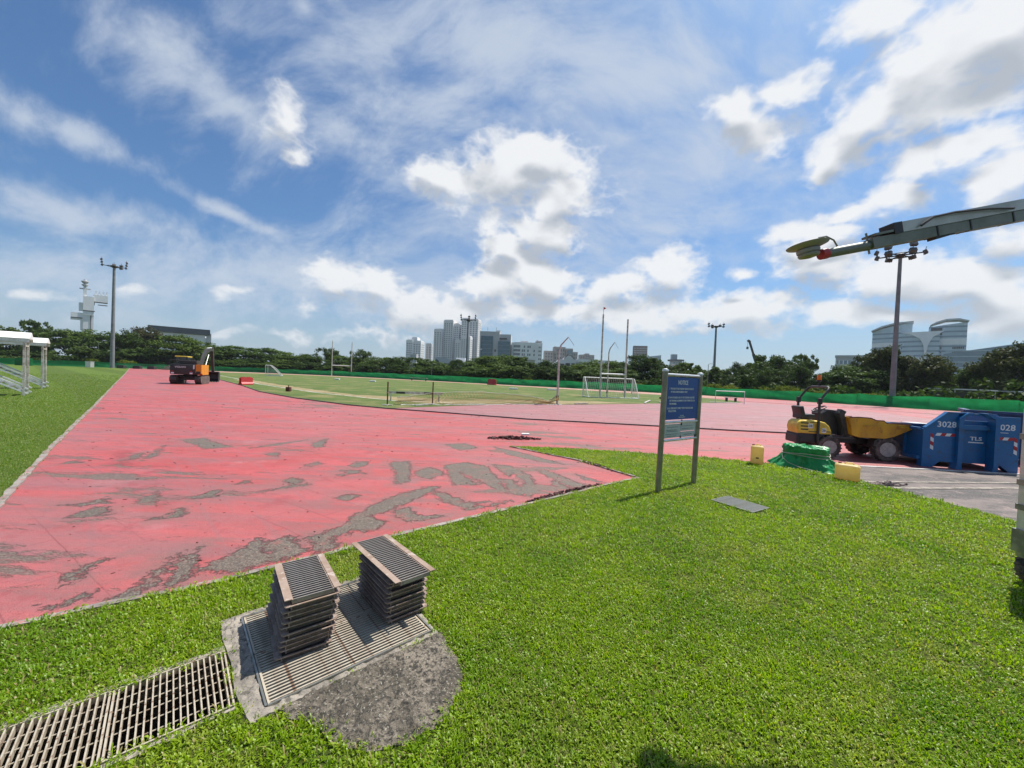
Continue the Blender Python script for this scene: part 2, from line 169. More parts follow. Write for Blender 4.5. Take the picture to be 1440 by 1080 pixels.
TREES = [(-151.3, 115, 10.9, 6.4, 'loose', 10), (-147.6, 118, 13.0, 4.8, 'loose', 45), (-129.7, 112, 10.8, 7.2, 'rain', 95), (-123.6, 114, 11.5, 6.7, 'rain', 135), (-109.1, 108, 10.5, 5.6, 'round', 175), (-109.4, 115, 12.4, 6.8, 'brown', 207), (-97.7, 112, 10.6, 6.6, 'rain', 250), (-95.7, 118, 9.6, 5.2, 'rain', 283), (-99.7, 128, 7.2, 5.2, 'rain', 300), (-91.2, 126, 8.5, 8.9, 'rain', 330), (-80.0, 125, 8.4, 7.9, 'rain', 375), (-70.8, 125, 7.2, 6.5, 'rain', 415), (-63.4, 122, 6.4, 5.4, 'round', 440), (-60.4, 126, 8.6, 4.0, 'round', 462), (-52.8, 121, 6.5, 5.6, 'rain', 485), (-48.3, 123, 8.6, 3.6, 'round', 509), (-40.6, 118, 6.6, 6.1, 'rain', 535), (-31.6, 113, 6.3, 6.3, 'round', 570), (-24.4, 109, 5.8, 5.6, 'loose', 600), (-19.0, 107, 5.3, 4.0, 'rain', 625), (-13.9, 96, 5.6, 3.0, 'column', 643), (-6.1, 99, 7.1, 5.9, 'rain', 688), (-1.1, 101, 7.8, 6.0, 'rain', 716), (3.7, 98, 6.9, 4.7, 'loose', 742), (8.6, 96, 6.3, 4.3, 'round', 770), (12.7, 93, 5.0, 3.4, 'round', 795), (16.3, 92, 5.8, 3.7, 'rain', 817), (21.4, 93, 7.2, 5.8, 'rain', 846), (24.8, 90, 6.7, 4.3, 'rain', 871), (28.7, 85, 7.6, 4.2, 'round', 905), (33.1, 86, 6.8, 3.5, 'round', 930), (37.1, 85, 6.3, 4.4, 'loose', 958), (40.4, 83, 5.8, 3.4, 'loose', 985), (43.2, 81, 5.7, 3.6, 'loose', 1010), (45.9, 79, 6.5, 2.6, 'round', 1036), (51.4, 81, 8.4, 4.5, 'loose', 1066), (52.3, 75, 8.0, 5.0, 'round', 1100), (60.2, 80, 8.7, 2.7, 'loose', 1130), (56.0, 67, 5.9, 3.2, 'round', 1174), (56.2, 63, 6.3, 4.0, 'rain', 1205), (59.6, 63, 8.6, 3.5, 'olive', 1235), (61.1, 61, 9.0, 4.3, 'olive', 1266), (62.5, 58, 7.6, 3.9, 'olive', 1306), (76.0, 66, 6.5, 3.0, 'rain', 1345), (69.5, 58, 6.2, 3.0, 'round', 1371), (70.6, 56, 8.0, 3.9, 'olive', 1406), (71.8, 54, 9.5, 4.0, 'olive', 1444), (-133.5, 103, 3.6, 5.7, 'round', 20), (-126.7, 104, 3.2, 4.8, 'round', 62), (-112.2, 101, 5.2, 3.7, 'loose', 120), (-119.3, 102, 2.6, 3.8, 'round', 88), (-105.1, 101, 4.2, 4.5, 'round', 158), (-102.1, 106, 5.6, 5.1, 'loose', 200), (-97.7, 109, 5.4, 5.0, 'round', 236), (-93.0, 112, 4.6, 5.2, 'round', 272), (-88.6, 119, 3.6, 5.7, 'rain', 318), (-80.5, 119, 4.0, 6.6, 'rain', 355), (-71.1, 118, 3.6, 6.1, 'rain', 395), (-60.7, 117, 3.6, 5.4, 'round', 440), (-50.7, 114, 3.5, 5.5, 'loose', 480), (-41.2, 111, 4.1, 5.7, 'round', 520), (-31.5, 106, 3.6, 4.9, 'round', 560), (-24.9, 103, 3.7, 4.8, 'loose', 590), (-19.6, 100, 3.7, 4.4, 'round', 615), (-8.8, 93, 4.1, 4.1, 'rain', 670), (-3.3, 92, 4.8, 4.8, 'rain', 702), (2.3, 90, 4.6, 4.3, 'loose', 735), (7.1, 88, 4.4, 4.2, 'round', 765), (12.6, 86, 4.0, 3.8, 'round', 800), (18.1, 86, 4.8, 4.8, 'rain', 835), (22.9, 82, 4.7, 3.9, 'rain', 872), (32.5, 81, 4.8, 3.6, 'round', 938), (36.1, 77, 4.4, 3.4, 'loose', 975), (41.7, 75, 3.8, 2.5, 'round', 1022), (43.1, 71, 4.7, 3.4, 'round', 1050), (45.7, 68, 5.3, 3.0, 'round', 1085), (51.0, 69, 6.2, 3.1, 'round', 1122), (51.7, 64, 4.2, 2.4, 'round', 1158), (68.0, 60, 4.8, 2.4, 'round', 1335)]
SHRUBS = [(40.4, 60, 2.1, 1.6), (41.9, 59, 2.3, 1.3), (42.8, 58, 2.2, 1.1), (42.9, 55, 1.9, 1.4), (43.7, 53, 1.7, 1.2), (45.7, 50, 1.6, 1.1), (48.1, 50, 1.6, 1.3), (50.4, 48, 1.5, 1.2), (52.0, 47, 1.5, 1.0), (53.2, 46, 1.4, 0.9), (55.3, 45, 1.4, 1.2), (57.0, 45, 1.7, 1.0), (58.6, 45, 1.7, 1.2), (34.1, 66, 2.2, 1.5), (37.2, 66, 2.1, 1.5), (3.8, 84, 1.5, 1.6), (8.3, 82, 1.6, 1.2), (14.0, 80, 1.5, 1.8), (24.5, 76, 1.6, 1.7), (28.0, 74, 1.5, 1.4), (-5.1, 90, 1.8, 1.3), (-107.0, 98, 2.3, 1.4), (-100.0, 100, 2.3, 1.7), (-3.4, 90, 1.7, 1.0)]

# ------------------------------------------------------------------ helpers
def tag(o, label=None, cat=None, group=None, kind=None):
    if label: o['label'] = label
    if cat: o['category'] = cat
    if group: o['group'] = group
    if kind: o['kind'] = kind
    return o
def thing(name, label, cat, loc=(0, 0, 0), rz=0.0, group=None, rot=None):
    o = bpy.data.objects.new(name, None); COL.objects.link(o); o.empty_display_size = 0.2
    o.location = loc; o.rotation_euler = rot if rot else (0, 0, rz)
    return tag(o, label, cat, group)
def link_mesh(name, me, parent=None):
    o = bpy.data.objects.new(name, me); COL.objects.link(o); o.parent = parent
    return o
def copy_tree(o, parent=None):
    c = o.copy(); COL.objects.link(c); c.parent = parent
    for ch in list(o.children): copy_tree(ch, c)
    return c

class MB:
    """collects shapes; build() links them as ONE mesh object"""
    def __init__(s): s.v = []; s.f = []
    def add(s, vs, fs):
        k = len(s.v); s.v += [tuple(p) for p in vs]; s.f += [tuple(i+k for i in f) for f in fs]; return s
    def box(s, c, d, rz=0.0, m=None):
        x, y, z = d[0]/2, d[1]/2, d[2]/2
        P = [Vector((a*x, b*y, e*z)) for e in (-1, 1) for a, b in ((-1, -1), (1, -1), (1, 1), (-1, 1))]
        M = Matrix.Rotation(rz, 3, 'Z') if m is None else m
        P = [M @ p + Vector(c) for p in P]
        return s.add(P, [(3, 2, 1, 0), (4, 5, 6, 7), (0, 1, 5, 4), (1, 2, 6, 5), (2, 3, 7, 6), (3, 0, 4, 7)])
    def bbox(s, c, d, b=0.01, rz=0.0, m=None):
        """box with chamfered edges"""
        x, y, z = d[0]/2, d[1]/2, d[2]/2; b = min(b, x*.9, y*.9, z*.9)
        bm = bmesh.new(); bmesh.ops.create_cube(bm, size=1.0)
        for q in bm.verts: q.co = Vector((q.co.x*2*x, q.co.y*2*y, q.co.z*2*z))
        bmesh.ops.bevel(bm, geom=list(bm.edges), offset=b, segments=2, affect='EDGES', profile=0.6)
        M = Matrix.Rotation(rz, 3, 'Z') if m is None else m
        bm.verts.index_update()
        s.add([M @ q.co + Vector(c) for q in bm.verts], [tuple(q.index for q in f.verts) for f in bm.faces]); bm.free(); return s
    def bar(s, p0, p1, w, h, up=(0, 0, 1)):
        p0, p1 = Vector(p0), Vector(p1); d = (p1-p0); L = d.length; d.normalize()
        u = Vector(up); r = d.cross(u)
        if r.length < 1e-4: r = d.cross(Vector((0, 1, 0)))
        r.normalize(); u = r.cross(d)
        M = Matrix((d, r, u)).transposed()
        return s.box((p0+p1)/2, (L, w, h), m=M)
    def cyl(s, p0, p1, r0, r1=None, n=12, cap=True):
        r1 = r0 if r1 is None else r1
        p0, p1 = Vector(p0), Vector(p1); d = (p1-p0).normalized()
        a = d.cross(Vector((0, 0, 1)))
        if a.length < 1e-3: a = Vector((1, 0, 0))
        a.normalize(); b = d.cross(a)
        vs = []
        for p, r in ((p0, r0), (p1, r1)):
            for i in range(n):
                t = 2*math.pi*i/n; vs.append(p + a*math.cos(t)*r + b*math.sin(t)*r)
        fs = [(i, (i+1) % n, n+(i+1) % n, n+i) for i in range(n)]
        if cap: fs += [tuple(range(n-1, -1, -1)), tuple(range(n, 2*n))]
        return s.add(vs, fs)
    def tube(s, pts, r, n=8, closed=False, cap=True):
        pts = [Vector(p) for p in pts]; m = len(pts); vs = []; prev = None
        for i, p in enumerate(pts):
            q0 = pts[i-1] if (i > 0 or closed) else p; q1 = pts[(i+1) % m] if (i < m-1 or closed) else p
            d = (q1-q0).normalized()
            a = prev - d*prev.dot(d) if prev is not None else d.cross(Vector((0, 0, 1)))
            if a.length < 1e-3: a = d.cross(Vector((0, 1, 0)))
            a.normalize(); b = d.cross(a); prev = a
            rr = r[i] if isinstance(r, (list, tuple)) else r
            vs += [p + (a*math.cos(2*math.pi*j/n) + b*math.sin(2*math.pi*j/n))*rr for j in range(n)]
        fs = []
        for i in range(m if closed else m-1):
            k = (i+1) % m
            fs += [(i*n+j, i*n+(j+1) % n, k*n+(j+1) % n, k*n+j) for j in range(n)]
        if cap and not closed: fs += [tuple(range(n-1, -1, -1)), tuple(range((m-1)*n, m*n))]
        return s.add(vs, fs)
    def lathe(s, prof, c=(0, 0, 0), axis='Z', n=20):
        vs = []
        for r, h in prof:
            for j in range(n):
                t = 2*math.pi*j/n; x, y = r*math.cos(t), r*math.sin(t)
                p = {'Z': (x, y, h), 'Y': (x, h, y), 'X': (h, x, y)}[axis]
                vs.append((p[0]+c[0], p[1]+c[1], p[2]+c[2]))
        m = len(prof)
        fs = [(i*n+j, i*n+(j+1) % n, (i+1)*n+(j+1) % n, (i+1)*n+j) for i in range(m-1) for j in range(n)]
        fs += [tuple(range(n-1, -1, -1)), tuple(range((m-1)*n, m*n))]
        return s.add(vs, fs)
    def prism(s, poly, a0, a1, plane='XZ'):
        """polygon in a plane, extruded along the third axis"""
        n = len(poly)
        mk = {'XZ': lambda p, q: (p[0], q, p[1]), 'YZ': lambda p, q: (q, p[0], p[1]), 'XY': lambda p, q: (p[0], p[1], q)}[plane]
        vs = [mk(p, a0) for p in poly] + [mk(p, a1) for p in poly]
        fs = [tuple(range(n)), tuple(range(2*n-1, n-1, -1))] + [(i, n+i, n+(i+1) % n, (i+1) % n) for i in range(n)]
        return s.add(vs, fs)
    def mesh(s, name, mat, smooth=False, fix=True):
        me = bpy.data.meshes.new(name); me.from_pydata(s.v, [], s.f); me.materials.append(mat)
        if fix:
            bm = bmesh.new(); bm.from_mesh(me); bmesh.ops.recalc_face_normals(bm, faces=bm.faces); bm.to_mesh(me); bm.free()
        if smooth:
            me.shade_smooth()
            try: me.set_sharp_from_angle(angle=R(38))
            except Exception: pass
        me.update(); return me
    def build(s, name, mat, parent=None, smooth=False, fix=True):
        return link_mesh(name, s.mesh(name, mat, smooth, fix), parent)

def text_part(body, size, mat, parent, m, name='lettering', align='CENTER', bold=0.0, sx=1.0):
    cu = bpy.data.curves.new('txt', 'FONT'); cu.body = body; cu.size = size; cu.align_x = align; cu.align_y = 'CENTER'
    cu.extrude = 0.001; cu.offset = bold; cu.resolution_u = 2
    t = bpy.data.objects.new('txt', cu)
    me = bpy.data.meshes.new_from_object(t); bpy.data.objects.remove(t)
    me.transform(Matrix.Diagonal((sx, 1, 1, 1))); me.materials.clear(); me.materials.append(mat)
    o = link_mesh(name, me, parent); o.matrix_local = m
    return o
def face_mat(o, x, up=(0, 0, 1)):
    """matrix with local x along x, y along up, at o"""
    x = Vector(x).normalized(); u = Vector(up); n = x.cross(u).normalized(); u = n.cross(x)
    return Matrix.Translation(o) @ Matrix((x, u, n)).transposed().to_4x4()

# ------------------------------------------------------------------ materials
def new_mat(name):
    m = bpy.data.materials.new(name); m.use_nodes = True; m.node_tree.nodes.clear()
    nt = NT(m.node_tree); out = nt.node('ShaderNodeOutputMaterial'); p = nt.node('ShaderNodeBsdfPrincipled')
    nt.l.new(p.outputs[0], out.inputs[0]); return m, nt, p, out
def pm(name, c1, c2=None, scale=6.0, rough=0.6, metal=0.0, bump=0.0, bscale=40.0, c3=None, detail=5, spec=0.5, gen='Object', stretch=(1, 1, 1), lo=0.35, hi=0.65, rvar=0.12):
    m, nt, p, out = new_mat(name)
    tc = nt.node('ShaderNodeTexCoord'); v = nt.mapping(tc.outputs[gen], scl=stretch)
    c2 = c2 or tuple(x*0.72 for x in c1)
    n = nt.noise(v, scale, detail, 0.6)
    col = nt.mix(nt.smooth(n, lo, hi), c1, c2)
    if c3 is not None:
        n3 = nt.noise(nt.vmath('ADD', v, (7.3, 2.1, 4.4)), scale*2.7, 6, 0.68)
        col = nt.mix(nt.smooth(n3, 0.54, 0.64), col, c3)
    nt.put(p.inputs['Base Color'], col)
    nt.put(p.inputs['Roughness'], nt.smooth(n, 0.2, 0.8, max(rough-rvar, 0.03), min(rough+rvar, 1.0)))
    p.inputs['Metallic'].default_value = metal; p.inputs['Specular IOR Level'].default_value = spec
    if bump:
        b = nt.node('ShaderNodeBump'); b.inputs['Strength'].default_value = 1.0; b.inputs['Distance'].default_value = bump
        nt.put(b.inputs['Height'], nt.noise(v, bscale, 4, 0.6)); nt.l.new(b.outputs[0], p.inputs['Normal'])
    return m
def add_translucent(m, amount, gain):
    """thin sheet or milky plastic that lets some light through"""
    nt = NT(m.node_tree); p = next(n for n in nt.n if n.type == 'BSDF_PRINCIPLED'); out = next(n for n in nt.n if n.type == 'OUTPUT_MATERIAL')
    tr = nt.node('ShaderNodeBsdfTranslucent'); src = p.inputs['Base Color'].links[0].from_socket
    nt.put(tr.inputs[0], nt.mix(1.0, src, gain, 'MULTIPLY'))
    ms = nt.node('ShaderNodeMixShader'); ms.inputs[0].default_value = amount
    nt.l.new(p.outputs[0], ms.inputs[1]); nt.l.new(tr.outputs[0], ms.inputs[2]); nt.l.new(ms.outputs[0], out.inputs[0])
M = {}
M['galv'] = pm('galvanised_steel', (0.36, 0.36, 0.33), (0.22, 0.22, 0.19), 9, 0.42, 0.75, 0.0008, 60)
M['post'] = pm('weathered_aluminium', (0.27, 0.26, 0.19), (0.19, 0.18, 0.13), 5, 0.40, 0.6)
M['alu'] = pm('bright_aluminium', (0.72, 0.72, 0.70), (0.6, 0.6, 0.58), 8, 0.35, 0.5)
M['pole'] = pm('grey_pole_paint', (0.21, 0.235, 0.24), (0.16, 0.178, 0.182), 1.2, 0.55, 0.1)
M['dark'] = pm('dark_metal', (0.03, 0.03, 0.03), (0.05, 0.045, 0.04), 8, 0.55)
M['black'] = pm('black_plastic', (0.018, 0.018, 0.02), (0.035, 0.03, 0.03), 10, 0.5)
M['rubber'] = pm('tyre_rubber', (0.045, 0.038, 0.034), (0.17, 0.125, 0.105), 7, 0.9, 0, 0.002, 60, lo=0.40, hi=0.62)
M['rim'] = pm('dusty_wheel_rim', (0.30, 0.27, 0.25), (0.42, 0.38, 0.35), 12, 0.7)
M['blue'] = pm('blue_bin_paint', (0.007, 0.105, 0.28), (0.010, 0.125, 0.31), 2.5, 0.42, 0, 0.001, 25, c3=(0.030, 0.085, 0.17))
M['bluein'] = pm('worn_bin_inside', (0.02, 0.05, 0.14), (0.03, 0.08, 0.17), 5, 0.6, c3=(0.09, 0.06, 0.05))
M['signblue'] = pm('sign_blue_film', (0.003, 0.070, 0.27), (0.004, 0.080, 0.29), 3, 0.4, spec=0.3)
M['white'] = pm('white_paint', (0.78, 0.78, 0.76), (0.66, 0.66, 0.64), 6, 0.5)
M['dirtywhite'] = pm('dirty_white_paint', (0.66, 0.65, 0.60), (0.42, 0.38, 0.32), 4, 0.55, c3=(0.30, 0.22, 0.16))
M['redpaint'] = pm('red_marking', (0.42, 0.02, 0.025), (0.34, 0.02, 0.02), 12, 0.5)
M['redplastic'] = pm('red_plastic', (0.50, 0.025, 0.03), (0.40, 0.03, 0.03), 4, 0.45)
M['yellow'] = pm('yellow_machine_paint', (0.78, 0.54, 0.06), (0.68, 0.46, 0.06), 6, 0.5, c3=(0.55, 0.36, 0.06))
M['skip'] = pm('worn_ochre_paint', (0.66, 0.35, 0.012), (0.48, 0.23, 0.016), 2.2, 0.5, c3=(0.36, 0.15, 0.02), stretch=(1, 1, 0.5))
M['rustedge'] = pm('rusty_edge', (0.12, 0.035, 0.02), (0.07, 0.025, 0.015), 20, 0.85)
M['orange'] = pm('orange_machine_paint', (0.70, 0.26, 0.02), (0.60, 0.21, 0.02), 5, 0.45)
M['beacon'] = pm('amber_lens', (0.85, 0.18, 0.01), (0.75, 0.14, 0.01), 12, 0.2)
M['glassdark'] = pm('dark_glass', (0.012, 0.016, 0.02), (0.02, 0.025, 0.03), 4, 0.08, spec=0.8)
M['lamp'] = pm('lamp_housing', (0.10, 0.10, 0.095), (0.06, 0.06, 0.06), 12, 0.5)
M['jerry'] = pm('yellow_jerrycan_plastic', (0.84, 0.70, 0.36), (0.76, 0.61, 0.28), 5, 0.42, spec=0.4)
M['redcap'] = pm('red_cap', (0.28, 0.03, 0.02), (0.2, 0.02, 0.02), 14, 0.5)
M['rope'] = pm('pale_rope', (0.50, 0.47, 0.40), (0.36, 0.33, 0.28), 60, 0.85)
M['tarp'] = pm('green_tarpaulin', (0.008, 0.235, 0.055), (0.014, 0.30, 0.075), 5, 0.34, 0, 0.03, 7, spec=0.5)
M['barrier'] = pm('green_barrier_net', (0.006, 0.165, 0.045), (0.010, 0.22, 0.065), 1.2, 0.5, 0, 0.01, 5)
add_translucent(M['barrier'], 0.5, (1.3, 1.3, 1.3)); add_translucent(M['tarp'], 0.2, (1.2, 1.2, 1.2)); add_translucent(M['jerry'], 0.5, (1.1, 1.05, 0.85))
M['conc'] = pm('weathered_concrete', (0.32, 0.28, 0.23), (0.20, 0.175, 0.145), 7, 0.9, 0, 0.008, 60, c3=(0.10, 0.09, 0.072))
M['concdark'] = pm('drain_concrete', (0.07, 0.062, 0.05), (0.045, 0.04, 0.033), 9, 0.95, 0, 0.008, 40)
M['edging'] = pm('edging_concrete', (0.30, 0.27, 0.24), (0.17, 0.14, 0.125), 5, 0.9, 0, 0.004, 50, c3=(0.40, 0.13, 0.12))
M['line'] = pm('worn_line_paint', (0.62, 0.60, 0.56), (0.42, 0.38, 0.35), 2.5, 0.8)
M['ruststeel'] = pm('rusted_grate_steel', (0.125, 0.105, 0.090), (0.080, 0.065, 0.055), 14, 0.55, 0.4, 0.001, 120, c3=(0.17, 0.10, 0.07))
M['flange'] = pm('bare_rusty_flange', (0.36, 0.265, 0.205), (0.26, 0.175, 0.125), 7, 0.6, 0.2, 0.0006, 120, c3=(0.46, 0.38, 0.33))
M['flangeshade'] = pm('shaded_rusty_flange', (0.34, 0.27, 0.225), (0.22, 0.155, 0.125), 9, 0.6, 0.25, 0.0008, 120, c3=(0.40, 0.31, 0.26))  # duller copy of the flange: shade on the lower grates put into the colour
M['litsteel'] = pm('lit_grate_bars', (0.30, 0.265, 0.23), (0.20, 0.17, 0.145), 14, 0.5, 0.35, 0.0008, 120)  # paler bar steel; the catch of light on top edges is in its colour
M['gratepale'] = pm('pale_grate_steel', (0.50, 0.44, 0.34), (0.38, 0.32, 0.24), 10, 0.6, 0.25, 0.0006, 120, c3=(0.22, 0.13, 0.08))
M['net'] = pm('orange_net', (0.48, 0.30, 0.12), (0.40, 0.30, 0.14), 3, 0.8)
M['whitebuild'] = pm('white_render', (0.78, 0.78, 0.78), (0.70, 0.70, 0.70), 0.08, 0.8)
M['beige'] = pm('beige_render', (0.76, 0.73, 0.72), (0.70, 0.675, 0.665), 0.05, 0.8)
M['pinkbeige'] = pm('pink_grey_render', (0.46, 0.41, 0.39), (0.41, 0.365, 0.35), 0.06, 0.8)
M['greyconc'] = pm('grey_facade', (0.48, 0.48, 0.49), (0.42, 0.42, 0.43), 0.07, 0.75)
M['bgwin'] = pm('far_window_glass', (0.17, 0.185, 0.205), (0.21, 0.225, 0.24), 0.2, 0.25)
M['tealglass'] = pm('teal_curtain_wall', (0.020, 0.085, 0.125), (0.03, 0.11, 0.15), 0.12, 0.16, spec=0.7)
M['paleglass'] = pm('pale_blue_curtain_wall', (0.36, 0.46, 0.52), (0.42, 0.51, 0.56), 0.06, 0.25, spec=0.7)
M['bandglass'] = pm('darker_glass_band', (0.16, 0.23, 0.28), (0.19, 0.26, 0.31), 0.1, 0.2, spec=0.7)
M['roofdark'] = pm('dark_roof_sheet', (0.065, 0.07, 0.085), (0.09, 0.095, 0.11), 0.15, 0.6)
M['roofgrey'] = pm('pale_roof_sheet', (0.50, 0.52, 0.54), (0.42, 0.44, 0.46), 0.1, 0.55)
M['brown'] = pm('brown_facade', (0.20, 0.155, 0.14), (0.16, 0.125, 0.115), 0.1, 0.8)
M['bark'] = pm('tree_bark', (0.10, 0.078, 0.058), (0.065, 0.05, 0.038), 3, 0.9, 0, 0.02, 12)
M['rubble'] = pm('dark_red_rubber_crumb', (0.085, 0.022, 0.022), (0.045, 0.02, 0.02), 25, 0.9)
M['paper'] = pm('laminated_paper', (0.42, 0.50, 0.47), (0.36, 0.44, 0.42), 9, 0.3)
M['ink'] = pm('dark_print', (0.06, 0.08, 0.09), (0.08, 0.10, 0.10), 9, 0.6)
M['letter'] = pm('white_lettering', (0.74, 0.76, 0.78), (0.66, 0.68, 0.70), 14, 0.5)
M['mast'] = pm('olive_grey_mast', (0.17, 0.18, 0.14), (0.13, 0.14, 0.11), 5, 0.42, 0.35)
M['antenna'] = pm('grey_antenna_plastic', (0.34, 0.31, 0.33), (0.28, 0.26, 0.27), 8, 0.5)
M['mastpale'] = pm('pale_mast_cover', (0.46, 0.46, 0.43), (0.38, 0.38, 0.35), 5, 0.4, 0.3)

def foliage(name, dark, light, yellow):
    m, nt, p, out = new_mat(name)
    at = nt.node('ShaderNodeAttribute', attribute_name='clump'); oi = nt.node('ShaderNodeObjectInfo')
    tc = nt.node('ShaderNodeTexCoord')
    col = nt.mix(at.outputs['Fac'], dark, light)
    col = nt.mix(nt.math('MULTIPLY', oi.outputs['Random'], 0.30), col, yellow)
    nt.put(p.inputs['Base Color'], col); p.inputs['Roughness'].default_value = 0.55; p.inputs['Specular IOR Level'].default_value = 0.08
    tr = nt.node('ShaderNodeBsdfTranslucent'); nt.put(tr.inputs[0], nt.mix(1.0, col, (1.5, 1.6, 0.7), 'MULTIPLY'))
    ms = nt.node('ShaderNodeMixShader'); ms.inputs[0].default_value = 0.22
    nt.l.new(p.outputs[0], ms.inputs[1]); nt.l.new(tr.outputs[0], ms.inputs[2]); nt.l.new(ms.outputs[0], out.inputs[0])
    return m
M['leaf_rain'] = foliage('rain_tree_leaves', (0.032, 0.061, 0.012), (0.081, 0.134, 0.024), (0.116, 0.152, 0.027))
M['leaf_round'] = foliage('dark_leaves', (0.022, 0.041, 0.011), (0.056, 0.095, 0.021), (0.081, 0.122, 0.022))
M['leaf_loose'] = foliage('mid_green_leaves', (0.037, 0.068, 0.016), (0.098, 0.149, 0.034), (0.128, 0.159, 0.037))
M['leaf_olive'] = foliage('olive_leaves', (0.027, 0.039, 0.013), (0.078, 0.093, 0.032), (0.098, 0.098, 0.034))
M['leaf_brown'] = foliage('brownish_leaves', (0.034, 0.037, 0.017), (0.079, 0.078, 0.039), (0.091, 0.081, 0.041))
M['leaf_shrub'] = foliage('yellow_green_leaves', (0.060, 0.095, 0.014), (0.16, 0.20, 0.022), (0.34, 0.33, 0.02))

def track_material(name, base, base2, dusty, scrape_amt, streak, mapped):
    m, nt, p, out = new_mat(name)
    tc = nt.node('ShaderNodeTexCoord'); v = tc.outputs['Object']
    vl = nt.mapping(v, rot=(0, 0, R(-46)))                      # x across, y along the straight
    big = nt.noise(v, 0.22, 6, 0.62); mid = nt.noise(nt.mapping(v, rot=(0, 0, R(14)), scl=(0.55, 1.5, 1)), 1.1, 9, 0.68); fine = nt.noise(v, 55, 4, 0.6)
    grain = nt.noise(v, 240, 3, 0.7)
    col = nt.mix(nt.smooth(mid, 0.36, 0.62), base, base2)
    col = nt.mix(nt.math('MULTIPLY', nt.smooth(big, 0.42, 0.62), 0.7), col, dusty)
    # scuffed film: greyish drag marks where the machine scraped
    drag = nt.noise(nt.mapping(v, rot=(0, 0, R(streak)), scl=(0.35, 2.2, 1)), 1.5, 9, 0.72)
    col = nt.mix(nt.math('MULTIPLY', nt.smooth(drag, 0.47, 0.62), 0.70), col, (0.22, 0.10, 0.095))
    drag2 = nt.noise(nt.mapping(v, rot=(0, 0, R(streak-6)), scl=(0.10, 0.75, 1)), 1.0, 7, 0.7)
    col = nt.mix(nt.math('MULTIPLY', nt.smooth(drag2, 0.48, 0.62), 0.65), col, (0.25, 0.125, 0.125))
    pale = nt.noise(nt.vmath('ADD', v, (5.0, 3.0, 0)), 0.8, 9, 0.75)
    col = nt.mix(nt.math('MULTIPLY', nt.smooth(pale, 0.54, 0.68), 0.45), col, (0.46, 0.215, 0.205))
    deep = nt.noise(nt.vmath('ADD', v, (1.7, 8.0, 0)), 1.9, 8, 0.72)
    col = nt.mix(nt.math('MULTIPLY', nt.smooth(deep, 0.54, 0.66), 0.55), col, (0.30, 0.040, 0.042))
    sp = nt.noise(v, 14.0, 8, 0.8)
    sp3 = nt.noise(nt.vmath('ADD', v, (3.3, 1.1, 0)), 38.0, 5, 0.75)
    col = nt.mix(nt.math('MULTIPLY', nt.smooth(sp3, 0.48, 0.66), 0.40), col, (0.24, 0.055, 0.052))
    col = nt.mix(nt.math('MULTIPLY', nt.smooth(sp, 0.57, 0.66), 0.75), col, (0.17, 0.03, 0.03))
    lane = nt.noise(nt.mapping(vl, scl=(7.0, 0.10, 1)), 1.0, 3, 0.5)
    col = nt.mix(nt.math('MULTIPLY', nt.smooth(lane, 0.56, 0.66), 0.30), col, (0.24, 0.12, 0.12))
    # saw-cut seams
    sv = nt.node('ShaderNodeTexBrick'); nt.put(sv.inputs['Vector'], nt.vmath('ADD', nt.mapping(v, rot=(0, 0, R(31))), nt.vmath('SCALE', nt.noise(v, 2.0, 2, 0.5, color=True), scale=0.03)))
    sv.inputs['Scale'].default_value = 0.55; sv.inputs['Mortar Size'].default_value = 0.003; sv.inputs['Color1'].default_value = (0, 0, 0, 1); sv.inputs['Color2'].default_value = (0, 0, 0, 1); sv.inputs['Mortar'].default_value = (1, 1, 1, 1)
    col = nt.mix(nt.math('MULTIPLY', sv.outputs['Color'], nt.smooth(nt.noise(v, 0.6, 2, 0.5), 0.42, 0.6, 0.0, 0.6)), col, (0.16, 0.03, 0.03))
    stain = nt.node('ShaderNodeAttribute', attribute_name='stain').outputs['Fac'] if mapped else -0.6
    sm = nt.smooth(nt.math('MULTIPLY_ADD', nt.math('SUBTRACT', nt.noise(v, 16, 6, 0.7), 0.5), 1.2, stain), -0.05, 0.3)
    col = nt.mix(nt.math('MULTIPLY', sm, 0.75), col, (0.19, 0.022, 0.024))
    col = nt.mix(nt.smooth(grain, 0.40, 0.68, 0.0, 0.45), col, (0.20, 0.035, 0.038))
    # where the rubber has been scraped off: bare asphalt with bright stone chips
    sdf = nt.node('ShaderNodeAttribute', attribute_name='scrape').outputs['Fac'] if mapped else -0.4
    wob = nt.math('MULTIPLY_ADD', nt.math('SUBTRACT', nt.noise(v, 5.0, 8, 0.70), 0.5), 0.30, nt.math('ADD', sdf, 0.012))
    wob = nt.math('MULTIPLY_ADD', nt.math('SUBTRACT', nt.noise(v, 42, 5, 0.7), 0.5), 0.13, nt.math('MULTIPLY_ADD', nt.math('SUBTRACT', nt.noise(nt.vmath('ADD', v, (9.0, 4.0, 0)), 15, 6, 0.75), 0.5), 0.30, wob))
    sc = nt.smooth(wob, -0.02, 0.03)
    rs = nt.math('MULTIPLY_ADD', nt.math('SUBTRACT', nt.noise(v, 0.13, 2, 0.5), 0.5), 0.5, nt.noise(nt.mapping(v, rot=(0, 0, R(streak+8)), scl=(0.55, 1.9, 1)), 0.85, 8, 0.68))
    sc2 = nt.math('MULTIPLY', nt.smooth(rs, 0.575, 0.63), scrape_amt)
    sc = nt.math('MAXIMUM', sc, sc2)
    chip = nt.voronoi(v, 95, 'F1', 'Color')
    cs = nt.node('ShaderNodeSeparateColor'); nt.put(cs.inputs[0], chip)
    asph = nt.mix(nt.smooth(cs.outputs[0], 0.25, 1.0), (0.085, 0.068, 0.050), (0.215, 0.18, 0.135))
